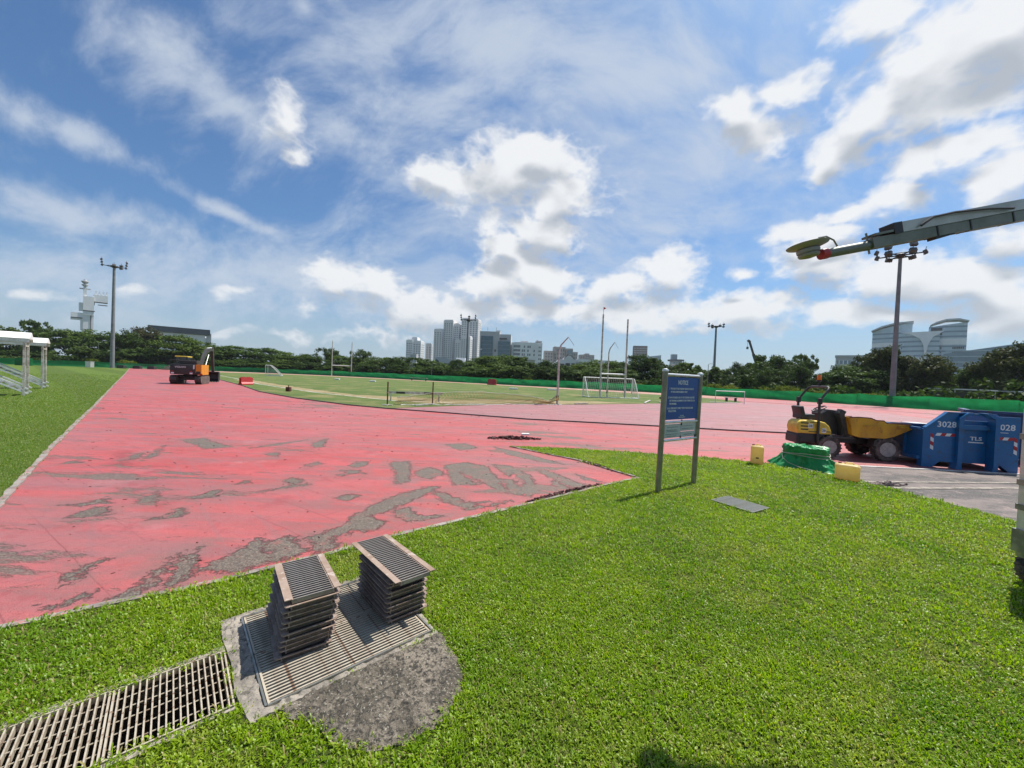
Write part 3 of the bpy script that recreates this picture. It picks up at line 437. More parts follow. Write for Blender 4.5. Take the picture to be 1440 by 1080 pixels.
    asph = nt.mix(nt.smooth(fine, 0.50, 0.64), asph, (0.050, 0.040, 0.031))
    asph = nt.mix(nt.math('MULTIPLY', nt.smooth(nt.noise(v, 3.0, 8, 0.72), 0.52, 0.66), 0.35), asph, base2)
    col = nt.mix(nt.math('MULTIPLY', sc, 0.96), col, asph)
    edge = nt.math('MULTIPLY', nt.smooth(wob, -0.34, 0.0), nt.smooth(nt.noise(v, 2.2, 7, 0.72), 0.42, 0.60))
    edge = nt.math('MULTIPLY', edge, nt.math('SUBTRACT', 1.0, sc))
    col = nt.mix(nt.math('MULTIPLY', edge, 0.75), col, (0.20, 0.10, 0.088))
    nt.put(p.inputs['Base Color'], col)
    nt.put(p.inputs['Roughness'], nt.smooth(mid, 0.3, 0.7, 0.42, 0.68)); p.inputs['Specular IOR Level'].default_value = 0.5
    b = nt.node('ShaderNodeBump'); b.inputs['Distance'].default_value = 0.014
    h = nt.math('ADD', nt.math('MULTIPLY', nt.noise(v, 110, 4, 0.65), 0.45), nt.math('ADD', nt.math('MULTIPLY', sc, -0.8), nt.math('MULTIPLY', sp, 0.6)))
    nt.put(b.inputs['Height'], h); nt.l.new(b.outputs[0], p.inputs['Normal'])
    return m
M['track'] = track_material('red_track_surface', (0.50, 0.086, 0.082), (0.39, 0.062, 0.060), (0.40, 0.125, 0.12), 0.9, 20, True)
M['darea'] = track_material('faded_track_surface', (0.38, 0.155, 0.16), (0.30, 0.125, 0.13), (0.27, 0.165, 0.168), 0.35, -10, False)

def asphalt_material():
    m, nt, p, out = new_mat('road_asphalt')
    v = nt.node('ShaderNodeTexCoord').outputs['Object']
    chip = nt.node('ShaderNodeSeparateColor'); nt.put(chip.inputs[0], nt.voronoi(v, 80, 'F1', 'Color'))
    col = nt.mix(nt.smooth(chip.outputs[0], 0.3, 1.0), (0.050, 0.045, 0.043), (0.125, 0.110, 0.10))
    col = nt.mix(nt.math('MULTIPLY', nt.smooth(nt.noise(nt.mapping(v, scl=(0.5, 1.6, 1)), 1.1, 8, 0.7), 0.42, 0.60), 0.75), col, (0.21, 0.165, 0.145))
    col = nt.mix(nt.math('MULTIPLY', nt.smooth(nt.noise(v, 3.2, 8, 0.75), 0.54, 0.64), 0.6), col, (0.30, 0.22, 0.19))
    nt.put(p.inputs['Base Color'], col); p.inputs['Roughness'].default_value = 0.85
    b = nt.node('ShaderNodeBump'); b.inputs['Distance'].default_value = 0.006; nt.put(b.inputs['Height'], nt.noise(v, 90, 3, 0.6)); nt.l.new(b.outputs[0], p.inputs['Normal'])
    return m
M['asphalt'] = asphalt_material()

def lawn_material(name, a, b2, dry, stripes=0.0, soil=(0.05, 0.035, 0.02), soil_amt=0.25):
    m, nt, p, out = new_mat(name)
    v = nt.node('ShaderNodeTexCoord').outputs['Object']
    col = nt.mix(nt.smooth(nt.noise(v, 1.1, 7, 0.65), 0.35, 0.68), a, b2)
    col = nt.mix(nt.math('MULTIPLY', nt.smooth(nt.noise(v, 0.35, 6, 0.65), 0.47, 0.64), 0.8), col, dry)
    if stripes:
        vl = nt.mapping(v, rot=(0, 0, R(38)))
        w = nt.node('ShaderNodeTexWave', wave_type='BANDS', bands_direction='Y', wave_profile='SIN'); nt.put(w.inputs[0], vl)
        w.inputs['Scale'].default_value = 0.05; w.inputs['Distortion'].default_value = 0.5
        col = nt.mix(nt.math('MULTIPLY', nt.smooth(w.outputs['Fac'], 0.42, 0.58), stripes), col, tuple(x*0.62 for x in a))
    fine = nt.noise(v, 70, 5, 0.75)
    col = nt.mix(nt.math('MULTIPLY', nt.smooth(fine, 0.46, 0.70), soil_amt*2), col, soil)
    nt.put(p.inputs['Base Color'], col); p.inputs['Roughness'].default_value = 0.85; p.inputs['Specular IOR Level'].default_value = 0.2
    b = nt.node('ShaderNodeBump'); b.inputs['Distance'].default_value = 0.05
    nt.put(b.inputs['Height'], nt.math('ADD', nt.noise(v, 28, 5, 0.7), nt.math('MULTIPLY', nt.noise(v, 9, 3, 0.6), 0.6))); nt.l.new(b.outputs[0], p.inputs['Normal'])
    return m
M['lawn'] = lawn_material('near_lawn_soil', (0.085, 0.12, 0.012), (0.055, 0.085, 0.010), (0.12, 0.12, 0.03), soil_amt=0.3)
M['lawnleft'] = lawn_material('mown_lawn', (0.098, 0.155, 0.020), (0.086, 0.140, 0.018), (0.115, 0.160, 0.032), stripes=0.6, soil_amt=0.2)
M['field'] = lawn_material('playing_field', (0.10, 0.150, 0.034), (0.080, 0.125, 0.028), (0.23, 0.20, 0.085), stripes=0.25, soil_amt=0.12)
M['worn'] = lawn_material('worn_field_edge', (0.30, 0.235, 0.125), (0.24, 0.21, 0.10), (0.36, 0.27, 0.16), soil_amt=0.1)
M['land'] = lawn_material('rough_ground', (0.055, 0.085, 0.022), (0.045, 0.070, 0.02), (0.10, 0.10, 0.04), soil_amt=0.15)
M['farstrip'] = lawn_material('faded_far_track', (0.42, 0.25, 0.20), (0.36, 0.22, 0.17), (0.46, 0.31, 0.25), soil_amt=0.0)

def blade_material(name='grass_blades', c=((0.185, 0.290, 0.006), (0.280, 0.390, 0.010), (0.125, 0.240, 0.008), (0.31, 0.35, 0.05))):
    m, nt, p, out = new_mat(name)
    oi = nt.node('ShaderNodeObjectInfo'); at = nt.node('ShaderNodeAttribute', attribute_name='clump')
    v = nt.node('ShaderNodeNewGeometry').outputs['Position']
    col = nt.mix(oi.outputs['Random'], c[0], c[1])
    col = nt.mix(nt.math('MULTIPLY', nt.smooth(nt.noise(v, 0.8, 5, 0.65), 0.42, 0.62), 0.7), col, c[2])
    dry = nt.math('MULTIPLY', nt.smooth(nt.noise(nt.vmath('ADD', v, (3, 9, 1)), 0.9, 5, 0.7), 0.50, 0.64), 0.65)
    col = nt.mix(dry, col, c[3])
    col = nt.mix(nt.smooth(at.outputs['Fac'], 0.90, 0.92), col, (0.34, 0.29, 0.12))
    nt.put(p.inputs['Base Color'], col); p.inputs['Roughness'].default_value = 0.42; p.inputs['Specular IOR Level'].default_value = 0.45
    tr = nt.node('ShaderNodeBsdfTranslucent'); nt.put(tr.inputs[0], nt.mix(1.0, col, (1.45, 1.6, 0.4), 'MULTIPLY'))
    ms = nt.node('ShaderNodeMixShader'); ms.inputs[0].default_value = 0.42
    nt.l.new(p.outputs[0], ms.inputs[1]); nt.l.new(tr.outputs[0], ms.inputs[2]); nt.l.new(ms.outputs[0], out.inputs[0])
    return m
M['blade'] = blade_material()
M['blademown'] = blade_material('mown_grass_blades', ((0.120, 0.200, 0.022), (0.155, 0.245, 0.028), (0.110, 0.185, 0.022), (0.16, 0.21, 0.05)))

# ------------------------------------------------------------------ ground
PIT_O = Vector((-1.63, 2.25, 0)); PIT_A = R(41.5)
def pit(x, y, z=0.0):
    c, s = math.cos(PIT_A), math.sin(PIT_A)
    return (PIT_O.x + x*c - y*s, PIT_O.y + x*s + y*c, z)
def inside(P, poly):
    """points (n,2) inside polygon"""
    poly = np.asarray(poly, float); x, y = P[:, 0], P[:, 1]; r = np.zeros(len(P), bool)
    j = len(poly)-1
    for i in range(len(poly)):
        xi, yi = poly[i]; xj, yj = poly[j]
        if yi != yj:
            r ^= ((yi > y) != (yj > y)) & (x < (xj-xi)*(y-yi)/(yj-yi)+xi)
        j = i
    return r
def seg_dist(P, poly, closed=True):
    poly = np.asarray(poly, float); d = np.full(len(P), 1e9); n = len(poly)
    for i in range(n if closed else n-1):
        a, b = poly[i], poly[(i+1) % n]; ab = b-a
        t = np.clip(((P-a) @ ab)/max(ab @ ab, 1e-9), 0, 1)
        d = np.minimum(d, np.hypot(*(P-(a+t[:, None]*ab)).T))
    return d
def sheet(name, loops, z, mat, parent=None, kind='structure', jitter=0.0, seg=None):
    """flat sheet: first loop is the outline, others are holes"""
    vs, es = [], []
    for k, lp in enumerate(loops):
        lp = [Vector(p[:2]) for p in lp]
        if seg:
            q = []
            for i, a in enumerate(lp):
                b = lp[(i+1) % len(lp)]; n = max(1, int((b-a).length/seg))
                q += [a.lerp(b, t/n) for t in range(n)]
            lp = q
        if jitter and k == 0: lp = [p + Vector((random.gauss(0, jitter), random.gauss(0, jitter))) for p in lp]
        k0 = len(vs); vs += lp; es += [(k0+i, k0+(i+1) % len(lp)) for i in range(len(lp))]
        loops[k] = lp
    V, E_, F, *_ = geometry.delaunay_2d_cdt(vs, es, [], 0, 1e-5)
    C = np.array([sum((V[i] for i in f), Vector((0, 0)))/len(f) for f in F])
    keep = inside(C, [tuple(p) for p in loops[0]])
    for h in loops[1:]: keep &= ~inside(C, [tuple(p) for p in h])
    me = bpy.data.meshes.new(name); me.from_pydata([(p.x, p.y, z) for p in V], [], [tuple(f) for f, k in zip(F, keep) if k])
    bm = bmesh.new(); bm.from_mesh(me)
    for f in bm.faces:
        if f.normal.z < 0: f.normal_flip()
    bmesh.ops.delete(bm, geom=[q for q in bm.verts if not q.link_faces], context='VERTS')
    bm.to_mesh(me); bm.free(); me.materials.append(mat)
    o = link_mesh(name, me, parent)
    return tag(o, kind=kind) if parent is None else o

BARRIER = [(-150, 60), (-122, 78), (-100, 92), (-88, 104), (-70, 111), (-50, 108), (-31, 99), (-12, 87), (0, 79.5), (13, 72), (26, 64.5), (36, 55), (43, 45), (48, 36), (52, 26), (54, 14)]
LAWN_EDGE = [(-6.0, 0.05), (-4.6, 1.2), (-3.12, 2.36), (-2.84, 2.58), (-2.43, 2.84), (-1.96, 3.19), (-1.17, 3.93), (-0.46, 4.50), (0.25, 5.09), (1.42, 6.06), (2.3, 6.76), (1.51, 8.0), (0.01, 9.35),
             (1.74, 9.36), (3.4, 9.06), (4.47, 8.93), (5.76, 8.45), (5.95, 8.1), (6.45, 7.5), (6.62, 7.12), (6.72, 6.62), (6.80, 6.25), (6.86, 5.74), (6.92, 5.18), (7.0, 3.5), (7.1, 0.0)]
NEAR_LAWN = LAWN_EDGE + [(7.2, -6.0), (-8.0, -6.0), (-8.0, -1.4)]
TRENCH = [pit(-2.6, -0.5), pit(0.0, -0.5), pit(0.0, 0.0), pit(-2.6, 0.0)]
PAD = [pit(0.0, 0.33), pit(-0.01, 0.12), pit(0.01, -0.15), pit(0.0, -0.40), pit(0.035, -0.665), pit(0.15, -0.655), pit(0.6, -0.645), pit(1.05, -0.65), pit(1.065, -0.4), pit(1.07, 0.0), pit(1.06, 0.33), pit(0.5, 0.345)]
PITHOLE = [pit(0.10, -0.62), pit(1.03, -0.62), pit(1.03, 0.27), pit(0.10, 0.27)]
SLAB = [(-1.09, 1.87), (-1.03, 1.82), (-0.90, 1.81), (-0.82, 1.75), (-0.74, 1.70), (-0.63, 1.675), (-0.53, 1.685), (-0.45, 1.70), (-0.36, 1.75), (-0.29, 1.80), (-0.24, 1.90), (-0.215, 2.02), (-0.22, 2.14), (-0.26, 2.26), (-0.33, 2.37), (-0.42, 2.50)]
def _ragged(lp):
    out = []
    for a, b in zip(lp, lp[1:]):
        for k in range(4):
            x, y = a[0]+(b[0]-a[0])*k/4, a[1]+(b[1]-a[1])*k/4
            n = mnoise.noise(Vector((x*14, y*14, 2.0)))*0.028 + mnoise.noise(Vector((x*40, y*40, 5.0)))*0.012
            dx, dy = x+0.65, y-2.15; L = math.hypot(dx, dy); out.append((x+dx/L*n, y+dy/L*n))
    return out + [lp[-1]]
SLAB_FULL = _ragged(SLAB) + [pit(1.04, -0.632)[:2], pit(0.6, -0.628)[:2], pit(0.16, -0.632)[:2]]
MANHOLE = [(2.94, 5.55), (3.31, 5.77), (3.66, 5.31), (3.27, 5.08)]
LEFT_EDGE = [(-3.3, 1.8), (-5.86, 4.42), (-8.17, 6.74), (-10.83, 9.47), (-15.2, 13.98), (-25.4, 24.4), (-50.0, 49.6), (-72.4, 72.43), (-98.5, 99.0)]
LEFT_LAWN = LEFT_EDGE[:-1] + [(-94, 94.5), (-101, 92.5), (-122, 79), (-150, 61), (-150, -6), (-8.0, -6), (-8.0, 1.0)]
FIELD = [(-35.9, 46.7), (-23.7, 33.7), (-17.1, 26.1), (-12.25, 21.75), (-7.9, 18.7), (-5.78, 17.8), (-3.03, 20.79), (0.05, 23.87), (2.94, 25.18), (4.91, 26.27), (12.34, 31.63), (22.5, 38.5), (24.5, 40.5), (25.5, 44), (24.5, 48.5), (20.4, 54), (5.8, 67.5), (-12.1, 80), (-29.6, 91), (-50, 98.5), (-62, 98), (-69, 92), (-68, 84)]
DAREA = [(-5.70, 17.70), (-2.41, 16.64), (0.63, 15.58), (2.9, 15.31), (5.86, 14.92), (8.36, 14.5), (12.0, 14.3), (20, 16), (27, 22), (30, 32), (26, 41.5), (22.4, 38.9), (12.2, 31.9), (4.8, 26.5), (2.9, 25.4), (-0.1, 24.0), (-3.2, 20.9)]
ROAD = [(7.25, 8.95), (7.9, 8.66), (9.26, 8.60), (11.2, 8.46), (20, 7.9), (40, 6.5), (40, -6), (7.2, -6), (7.1, 0), (7.0, 3.5), (6.92, 5.18), (6.86, 5.74), (6.80, 6.25), (6.72, 6.62), (6.62, 7.12), (6.45, 7.5), (5.97, 8.3)]

def build_track():
    xs = np.unique(np.round(np.concatenate([np.arange(-112, -9, 3.0), np.arange(-9, 4.01, 0.05), np.arange(4.3, 12, 0.3), np.arange(13, 60, 2.5)]), 3))
    ys = np.unique(np.round(np.concatenate([np.arange(-0.2, 2.2, 0.2), np.arange(2.2, 12.6, 0.05), np.arange(12.9, 20, 0.3), np.arange(21, 115, 2.5)]), 3))
    X, Y = np.meshgrid(xs, ys); P = np.stack([X.ravel(), Y.ravel()], 1)
    nx, ny = len(xs), len(ys)
    near = (P[:, 0] > -10) & (P[:, 0] < 5) & (P[:, 1] > 1.5) & (P[:, 1] < 14)
    Q = P[near]
    def field(polys, lim):
        s = np.full(len(Q), -lim)
        for pl in polys:
            pa = np.array(pl); lo, hi = pa.min(0)-lim, pa.max(0)+lim
            k = (Q[:, 0] > lo[0]) & (Q[:, 0] < hi[0]) & (Q[:, 1] > lo[1]) & (Q[:, 1] < hi[1])
            if not k.any(): continue
            q = Q[k]; d = seg_dist(q, pl); d = np.where(inside(q, pl), d, -d)
            s[k] = np.maximum(s[k], d)
        return s
    sc = np.full(len(P), -0.4); sc[near] = field(SCRAPES, 0.4)
    stn = np.full(len(P), -0.6); stn[near] = field(STAINS, 0.6)
    OUT = LEFT_EDGE + [(-88, 103), (-70, 110), (-50, 107), (-31, 98), (-12, 86), (0, 78.5), (13, 71), (26, 63.5), (36, 54), (43, 44), (48, 35), (52, 25), (54, 10), (40, 6), (7, 8), (3, 8), (3, 5), (-6, -0.2), (-8.5, 0)]
    # cells
    cx = (X[:-1, :-1]+X[1:, 1:])/2; cyy = (Y[:-1, :-1]+Y[1:, 1:])/2
    C = np.stack([cx.ravel(), cyy.ravel()], 1)
    OUT2 = [(-9, -0.3)] + [(x-1.0, y-1.0) for x, y in LEFT_EDGE] + OUT[len(LEFT_EDGE):-2]
    keep = inside(C, OUT2)
    lawn_in = inside(C, NEAR_LAWN) & (seg_dist(C, NEAR_LAWN) > 0.25)
    keep &= ~lawn_in
    keep &= ~(inside(C, ROAD) & (seg_dist(C, ROAD) > 1.5))
    idx = np.arange(nx*ny).reshape(ny, nx)
    F = np.stack([idx[:-1, :-1].ravel(), idx[:-1, 1:].ravel(), idx[1:, 1:].ravel(), idx[1:, :-1].ravel()], 1)[keep]
    used = np.unique(F); remap = np.full(nx*ny, -1); remap[used] = np.arange(len(used)); F = remap[F]
    V = np.zeros((len(used), 3)); V[:, :2] = P[used]
    me = bpy.data.meshes.new('running_track'); me.from_pydata(V.tolist(), [], F.tolist()); me.materials.append(M['track'])
    for nm, arr in (('scrape', sc), ('stain', stn)):
        a = me.attributes.new(nm, 'FLOAT', 'POINT'); a.data.foreach_set('value', arr[used].astype(np.float32))
    o = link_mesh('running_track', me); tag(o, kind='structure')
build_track()

sheet('land', [[(-3000, -3000), (3000, -3000), (3000, 3000), (-3000, 3000)], [(-8, -6), (9, -6), (9, 11), (-8, 11)]], -0.03, M['land'])
sheet('left_lawn', [list(LEFT_LAWN)], 0.006, M['lawnleft'])
sheet('throwing_area', [list(DAREA)], 0.004, M['darea'])
sheet('playing_field', [list(FIELD)], 0.010, M['field'])
sheet('road', [list(ROAD)], 0.004, M['asphalt'])
sheet('near_lawn', [list(NEAR_LAWN), [p[:2] for p in TRENCH], [pit(0.02, -0.63)[:2], pit(1.04, -0.63)[:2], pit(1.04, 0.28)[:2], pit(0.02, 0.28)[:2]]], 0.012, M['lawn'], seg=0.12, jitter=0.006)
# faded outer lanes along the barrier
far = [(p[0], p[1]) for p in BARRIER[3:12]]
ins = [(-62, 101), (-50, 101.5), (-29.6, 94), (-12.1, 82.5), (5.8, 70), (20.4, 57), (26, 49)]
sheet('outer_lanes', [[(-80, 103), (-70, 108.5), (-50, 106), (-31, 97.2), (-12, 85.2), (0, 77.8), (13, 70.3), (26, 62.5), (33, 56)] + [(26, 50)] + [(21, 55), (6.2, 68), (-12, 80.4), (-29.5, 91.5), (-50, 99), (-63, 98.5), (-70, 92)]], 0.004, M['farstrip'])

def ribbon(name, pts, w, z0, z1, mat, kind='structure', wob=0.0, label=None, parent=None):
    """low strip with real thickness along a polyline"""
    q = []
    for i in range(len(pts)-1):
        a, b = Vector(pts[i]), Vector(pts[i+1]); n = max(1, int((b-a).length/max(0.12, 0.012*((a+b)/2).length**1.2)))
        q += [a.lerp(b, t/n) for t in range(n)]
    q.append(Vector(pts[-1])); vs, fs = [], []
    for i, p in enumerate(q):
        d = (q[min(i+1, len(q)-1)]-q[max(i-1, 0)]).normalized(); nrm = Vector((-d.y, d.x))
        a = w/2*(1+random.uniform(-wob, wob)); b = w/2*(1+random.uniform(-wob, wob)); zt = z1 + random.uniform(-wob, wob)*0.012
        for s, zz in ((-a, z0), (-a, zt), (b, zt), (b, z0)): vs.append((p.x+nrm.x*s, p.y+nrm.y*s, zz))
    for i in range(len(q)-1):
        for j in range(3): fs.append((i*4+j, i*4+j+1, i*4+j+5, i*4+j+4))
    o = MB().add(vs, fs).build(name, mat, parent)
    if parent is None: tag(o, kind=kind)
    return o
ribbon('lawn_edging', [Vector(p) for p in LAWN_EDGE[1:11]], 0.055, -0.02, 0.022, M['edging'], wob=0.45)
ribbon('lawn_edging', [Vector(p) for p in LAWN_EDGE[10:13]], 0.05, -0.02, 0.020, M['edging'], wob=0.5)
ribbon('lawn_edging', [Vector(p) for p in LAWN_EDGE[12:18]], 0.04, -0.02, 0.018, M['concdark'], wob=0.3)
ribbon('track_edging', [Vector(p) for p in LEFT_EDGE], 0.07, -0.02, 0.022, M['edging'], wob=0.4)
KERB = [(-68, 84), (-35.9, 46.7), (-23.7, 33.7), (-17.1, 26.1), (-12.25, 21.75), (-7.9, 18.7), (-5.75, 17.72), (-2.41, 16.64), (0.63, 15.55), (2.9, 15.28), (5.86, 14.9), (8.36, 14.47), (12.0, 14.27), (20, 15.9), (27, 21.9)]
ribbon('track_kerb', [Vector(p) for p in KERB], 0.07, -0.01, 0.045, M['dark'], wob=0.15)
ribbon('lane_drain', [Vector(p) for p in ((18, 44.5), (26, 43), (33, 37), (36, 30), (37, 22), (36, 14))], 0.09, 0.0, 0.012, M['dark'])
ribbon('road_edge_strip', [Vector(p) for p in ((7.0, 9.0), (7.9, 8.62), (9.26, 8.57), (11.2, 8.42), (20, 7.85), (40, 6.4))], 0.07, 0.0, 0.02, M['line'], wob=0.3)
ribbon('road_channel_kerb', [Vector(p) for p in ((6.55, 7.16), (7.6, 7.27), (10.0, 7.56), (18, 8.0 - 0.6))], 0.08, 0.0, 0.012, M['conc'], wob=0.25)
ribbon('road_channel_kerb', [Vector(p) for p in ((6.78, 6.78), (7.6, 6.86), (9.5, 7.13), (18, 7.0))], 0.10, 0.0, 0.014, M['conc'], wob=0.25)
ribbon('painted_line', [Vector(p) for p in ((-60, 76), (-38, 52.5), (-24.5, 37.3), (-14.0, 27.6), (-6.5, 22.5), (-1.5, 23.3))], 0.13, 0.0, 0.015, M['line'], wob=0.2)
# worn bare strip on the field edge
sheet('worn_ground', [[(-33, 45.5), (-22, 35.5), (-15.5, 29.0), (-9, 24.0), (-4.5, 22.0), (-1.0, 23.4), (0.5, 24.6), (-2.0, 26.0), (-6.0, 26.5), (-11, 27.0), (-15, 30.3), (-21.5, 36.5), (-32, 47.5)]], 0.014, M['worn'], seg=0.8, jitter=0.12)
sheet('worn_ground', [[(3.5, 26.0), (9, 29.8), (7, 31), (1.0, 28.5), (-3, 27.5), (-2, 25.6)]], 0.014, M['worn'], seg=0.8, jitter=0.12)

# ------------------------------------------------------------------ drain, pit, slab
def build_pit():
    ch = MB()   # open trench channel
    P = lambda x, y, z: pit(x, y, z)
    x0, x1, y0, y1, zb = -2.6, 0.0, -0.5, 0.0, -0.42
    ch.add([P(x0, y0, 0.012), P(x1, y0, 0.012), P(x1, y1, 0.012), P(x0, y1, 0.012), P(x0, y0, zb), P(x1, y0, zb), P(x1, y1, zb), P(x0, y1, zb)],
           [(0, 1, 5, 4), (1, 2, 6, 5), (2, 3, 7, 6), (3, 0, 4, 7), (4, 5, 6, 7)])
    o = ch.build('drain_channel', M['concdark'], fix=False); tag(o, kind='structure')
    # concrete lips either side of the trench
    for ya, yb, nm in ((0.0, 0.045, 'drain_lip'), (-0.53, -0.5, 'drain_lip')):
        m = MB(); n = 40
        for i in range(n):
            a, b = x0+(x1-x0)*i/n, x0+(x1-x0)*(i+1)/n - 0.002
            j = random.uniform(-0.012, 0.012)
            lo, hi = (ya, yb+j) if ya == 0.0 else (ya+j, yb)
            m.add([P(a, lo, -0.05), P(b, lo, -0.05), P(b, hi, -0.05), P(a, hi, -0.05), P(a, lo, 0.02), P(b, lo, 0.02), P(b, hi, 0.018), P(a, hi, 0.018)],
                  [(3, 2, 1, 0), (4, 5, 6, 7), (0, 1, 5, 4), (1, 2, 6, 5), (2, 3, 7, 6), (3, 0, 4, 7)])
        tag(m.build(nm, M['conc']), kind='structure')
    # pit shaft
    sh = MB(); a, b, c, d, zb = 0.10, 1.03, -0.62, 0.27, -0.5
    sh.add([P(a, c, 0.0), P(b, c, 0.0), P(b, d, 0.0), P(a, d, 0.0), P(a, c, zb), P(b, c, zb), P(b, d, zb), P(a, d, zb)],
           [(0, 1, 5, 4), (1, 2, 6, 5), (2, 3, 7, 6), (3, 0, 4, 7), (4, 5, 6, 7)])
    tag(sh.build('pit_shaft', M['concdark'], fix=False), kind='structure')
    # broken concrete rim: subdivided, top roughened
    def rough_plate(name, loops, zt, zb, mat, amp, res, sc, crown=0.0):
        outer = [Vector(p[:2]) for p in loops[0]]; holes = [[Vector(p[:2]) for p in h] for h in loops[1:]]
        vs, es = [], []
        for lp in [outer]+holes:
            q = []
            for i, p in enumerate(lp):
                e = lp[(i+1) % len(lp)]; n = max(1, int((e-p).length/res)); q += [p.lerp(e, t/n) for t in range(n)]
            k0 = len(vs); vs += q; es += [(k0+i, k0+(i+1) % len(q)) for i in range(len(q))]
        no = len(vs)
        ox = [p.x for p in outer]; oy = [p.y for p in outer]
        G = np.array([(x, y) for x in np.arange(min(ox), max(ox), res) for y in np.arange(min(oy), max(oy), res)])
        G = G + rng.normal(0, res*0.2, G.shape)
        ok = inside(G, [tuple(p) for p in outer]) & (seg_dist(G, [tuple(p) for p in outer]) > res*0.6)
        for h in holes: ok &= ~inside(G, [tuple(p) for p in h]) & (seg_dist(G, [tuple(p) for p in h]) > res*0.6)
        vs += [Vector(p) for p in G[ok]]
        V, E_, F, *_ = geometry.delaunay_2d_cdt(vs, es, [], 0, 1e-6)
        C = np.array([sum((V[i] for i in f), Vector((0, 0)))/3 for f in F]); keep = inside(C, [tuple(p) for p in outer])
        for h in holes: keep &= ~inside(C, [tuple(p) for p in h])
        F = [tuple(f) for f, k in zip(F, keep) if k]
        A = np.array([tuple(p) for p in V]); dd = seg_dist(A, [tuple(p) for p in outer])
        out = []
        for i, p in enumerate(V):
            nn = mnoise.fractal(Vector((p.x*sc, p.y*sc, 3.0)), 0.8, 2.0, 5)
            e = min(1.0, dd[i]/0.05)
            out.append((p.x, p.y, zt + amp*nn*(0.5+0.5*e) + crown*e - (1-e)*0.008))
        n = len(out); cnt = {}
        for f in F:
            for k in range(3):
                e = (f[k], f[(k+1) % 3]); cnt[tuple(sorted(e))] = cnt.get(tuple(sorted(e)), 0)+1
        rim = [e for e, c in cnt.items() if c == 1]
        lowv = {}; vv = list(out); FF = list(F)
        for e in rim:
            for i in e:
                if i not in lowv: lowv[i] = len(vv); vv.append((out[i][0], out[i][1], zb))
            FF.append((e[0], e[1], lowv[e[1]], lowv[e[0]]))
        return tag(MB().add(vv, FF).build(name, mat), kind='structure')
    rough_plate('pit_rim', [PAD, PITHOLE], 0.032, -0.16, M['conc'], 0.016, 0.018, 30)
    rough_plate('concrete_slab', [SLAB_FULL], 0.027, -0.03, slab_mat(), 0.013, 0.018, 18, 0.008)
def slab_mat():
    m, nt, p, out = new_mat('mossy_concrete')
    v = nt.node('ShaderNodeTexCoord').outputs['Object']
    n1 = nt.noise(v, 3.2, 7, 0.68); n2 = nt.noise(v, 45, 6, 0.7)
    col = nt.mix(nt.smooth(n1, 0.40, 0.62), (0.25, 0.21, 0.16), (0.10, 0.083, 0.060))
    col = nt.mix(nt.smooth(n2, 0.46, 0.58), col, (0.050, 0.044, 0.034))
    col = nt.mix(nt.smooth(nt.noise(v, 70, 5, 0.75), 0.57, 0.64), col, (0.40, 0.36, 0.29))
    nt.put(p.inputs['Base Color'], col); p.inputs['Roughness'].default_value = 0.95
    b = nt.node('ShaderNodeBump'); b.inputs['Distance'].default_value = 0.012; nt.put(b.inputs['Height'], nt.math('ADD', n2, nt.noise(v, 110, 4, 0.7))); nt.l.new(b.outputs[0], p.inputs['Normal'])
    return m
build_pit()

def grate_panel(name, label, loc, rz, lx, ly, nbar, mat, group, bar_w=0.006, bar_h=0.03, rods=0, frame=0.008, single=True):
    """bars run along local y, spaced along x"""
    t = thing(name, label, 'drain grate', loc, rz, group)
    f = MB()
    for s in (-1, 1):
        f.box((0, s*(ly/2-frame/2), -bar_h/2), (lx, frame, bar_h))
        f.box((s*(lx/2-frame/2), 0, -bar_h/2+0.0005), (frame, ly-2*frame, bar_h))
    f.build('frame', mat, t)
    bm_ = MB().box((0, 0, -bar_h/2), (bar_w, ly-2*frame-0.001, bar_h)).mesh('bar', mat)
    for i in range(nbar):
        x = -lx/2 + frame + (lx-2*frame)*(i+0.5)/nbar
        b = link_mesh('bar', bm_, t); b.location = (x, 0, -0.001)
    if rods:
        rm = MB().cyl((-lx/2+frame, 0, 0), (lx/2-frame, 0, 0), 0.0028, n=6).mesh('rod', mat)
        for i in range(rods):
            r = link_mesh('rod', rm, t); r.location = (0, -ly/2 + ly*(i+1)/(rods+1), -0.015)
    return t
for i, (xa, lab) in enumerate(((-0.235, 'pale steel trench grate nearest the concrete pit'), (-0.70, 'pale steel trench grate cut by the lower left corner of the view'), (-1.165, 'third pale trench grate, mostly out of view at lower left'))):
    grate_panel('trench_grate', lab, pit(xa, -0.25, 0.022), PIT_A, 0.458, 0.485, 17, M['gratepale'], 'grates over the trench', bar_w=0.0062, bar_h=0.034, rods=5)
for yc, lab in ((0.05, 'fine barred pit grate under the shade of the two stacks'), (-0.40, 'fine barred pit grate along the sunny front of the concrete pit')):
    grate_panel('pit_grate', lab, pit(0.565, yc if yc > 0 else -0.395, 0.034), PIT_A+R(90), 0.435, 0.90, 17, M['gratepale'], 'grates set into the pit', bar_w=0.0095, bar_h=0.03, frame=0.010)
fr = MB()
for a, b in (((0.105, -0.615), (0.105, 0.265)), ((1.025, -0.615), (1.025, 0.265))): fr.bar(pit(*a, 0.022), pit(*b, 0.022), 0.010, 0.036)
for a, b in (((0.112, -0.615), (1.018, -0.615)), ((0.112, 0.265), (1.018, 0.265))): fr.bar(pit(*a, 0.022), pit(*b, 0.022), 0.010, 0.034)
o = fr.build('angle_frame', M['galv']); tag(o, kind='structure')

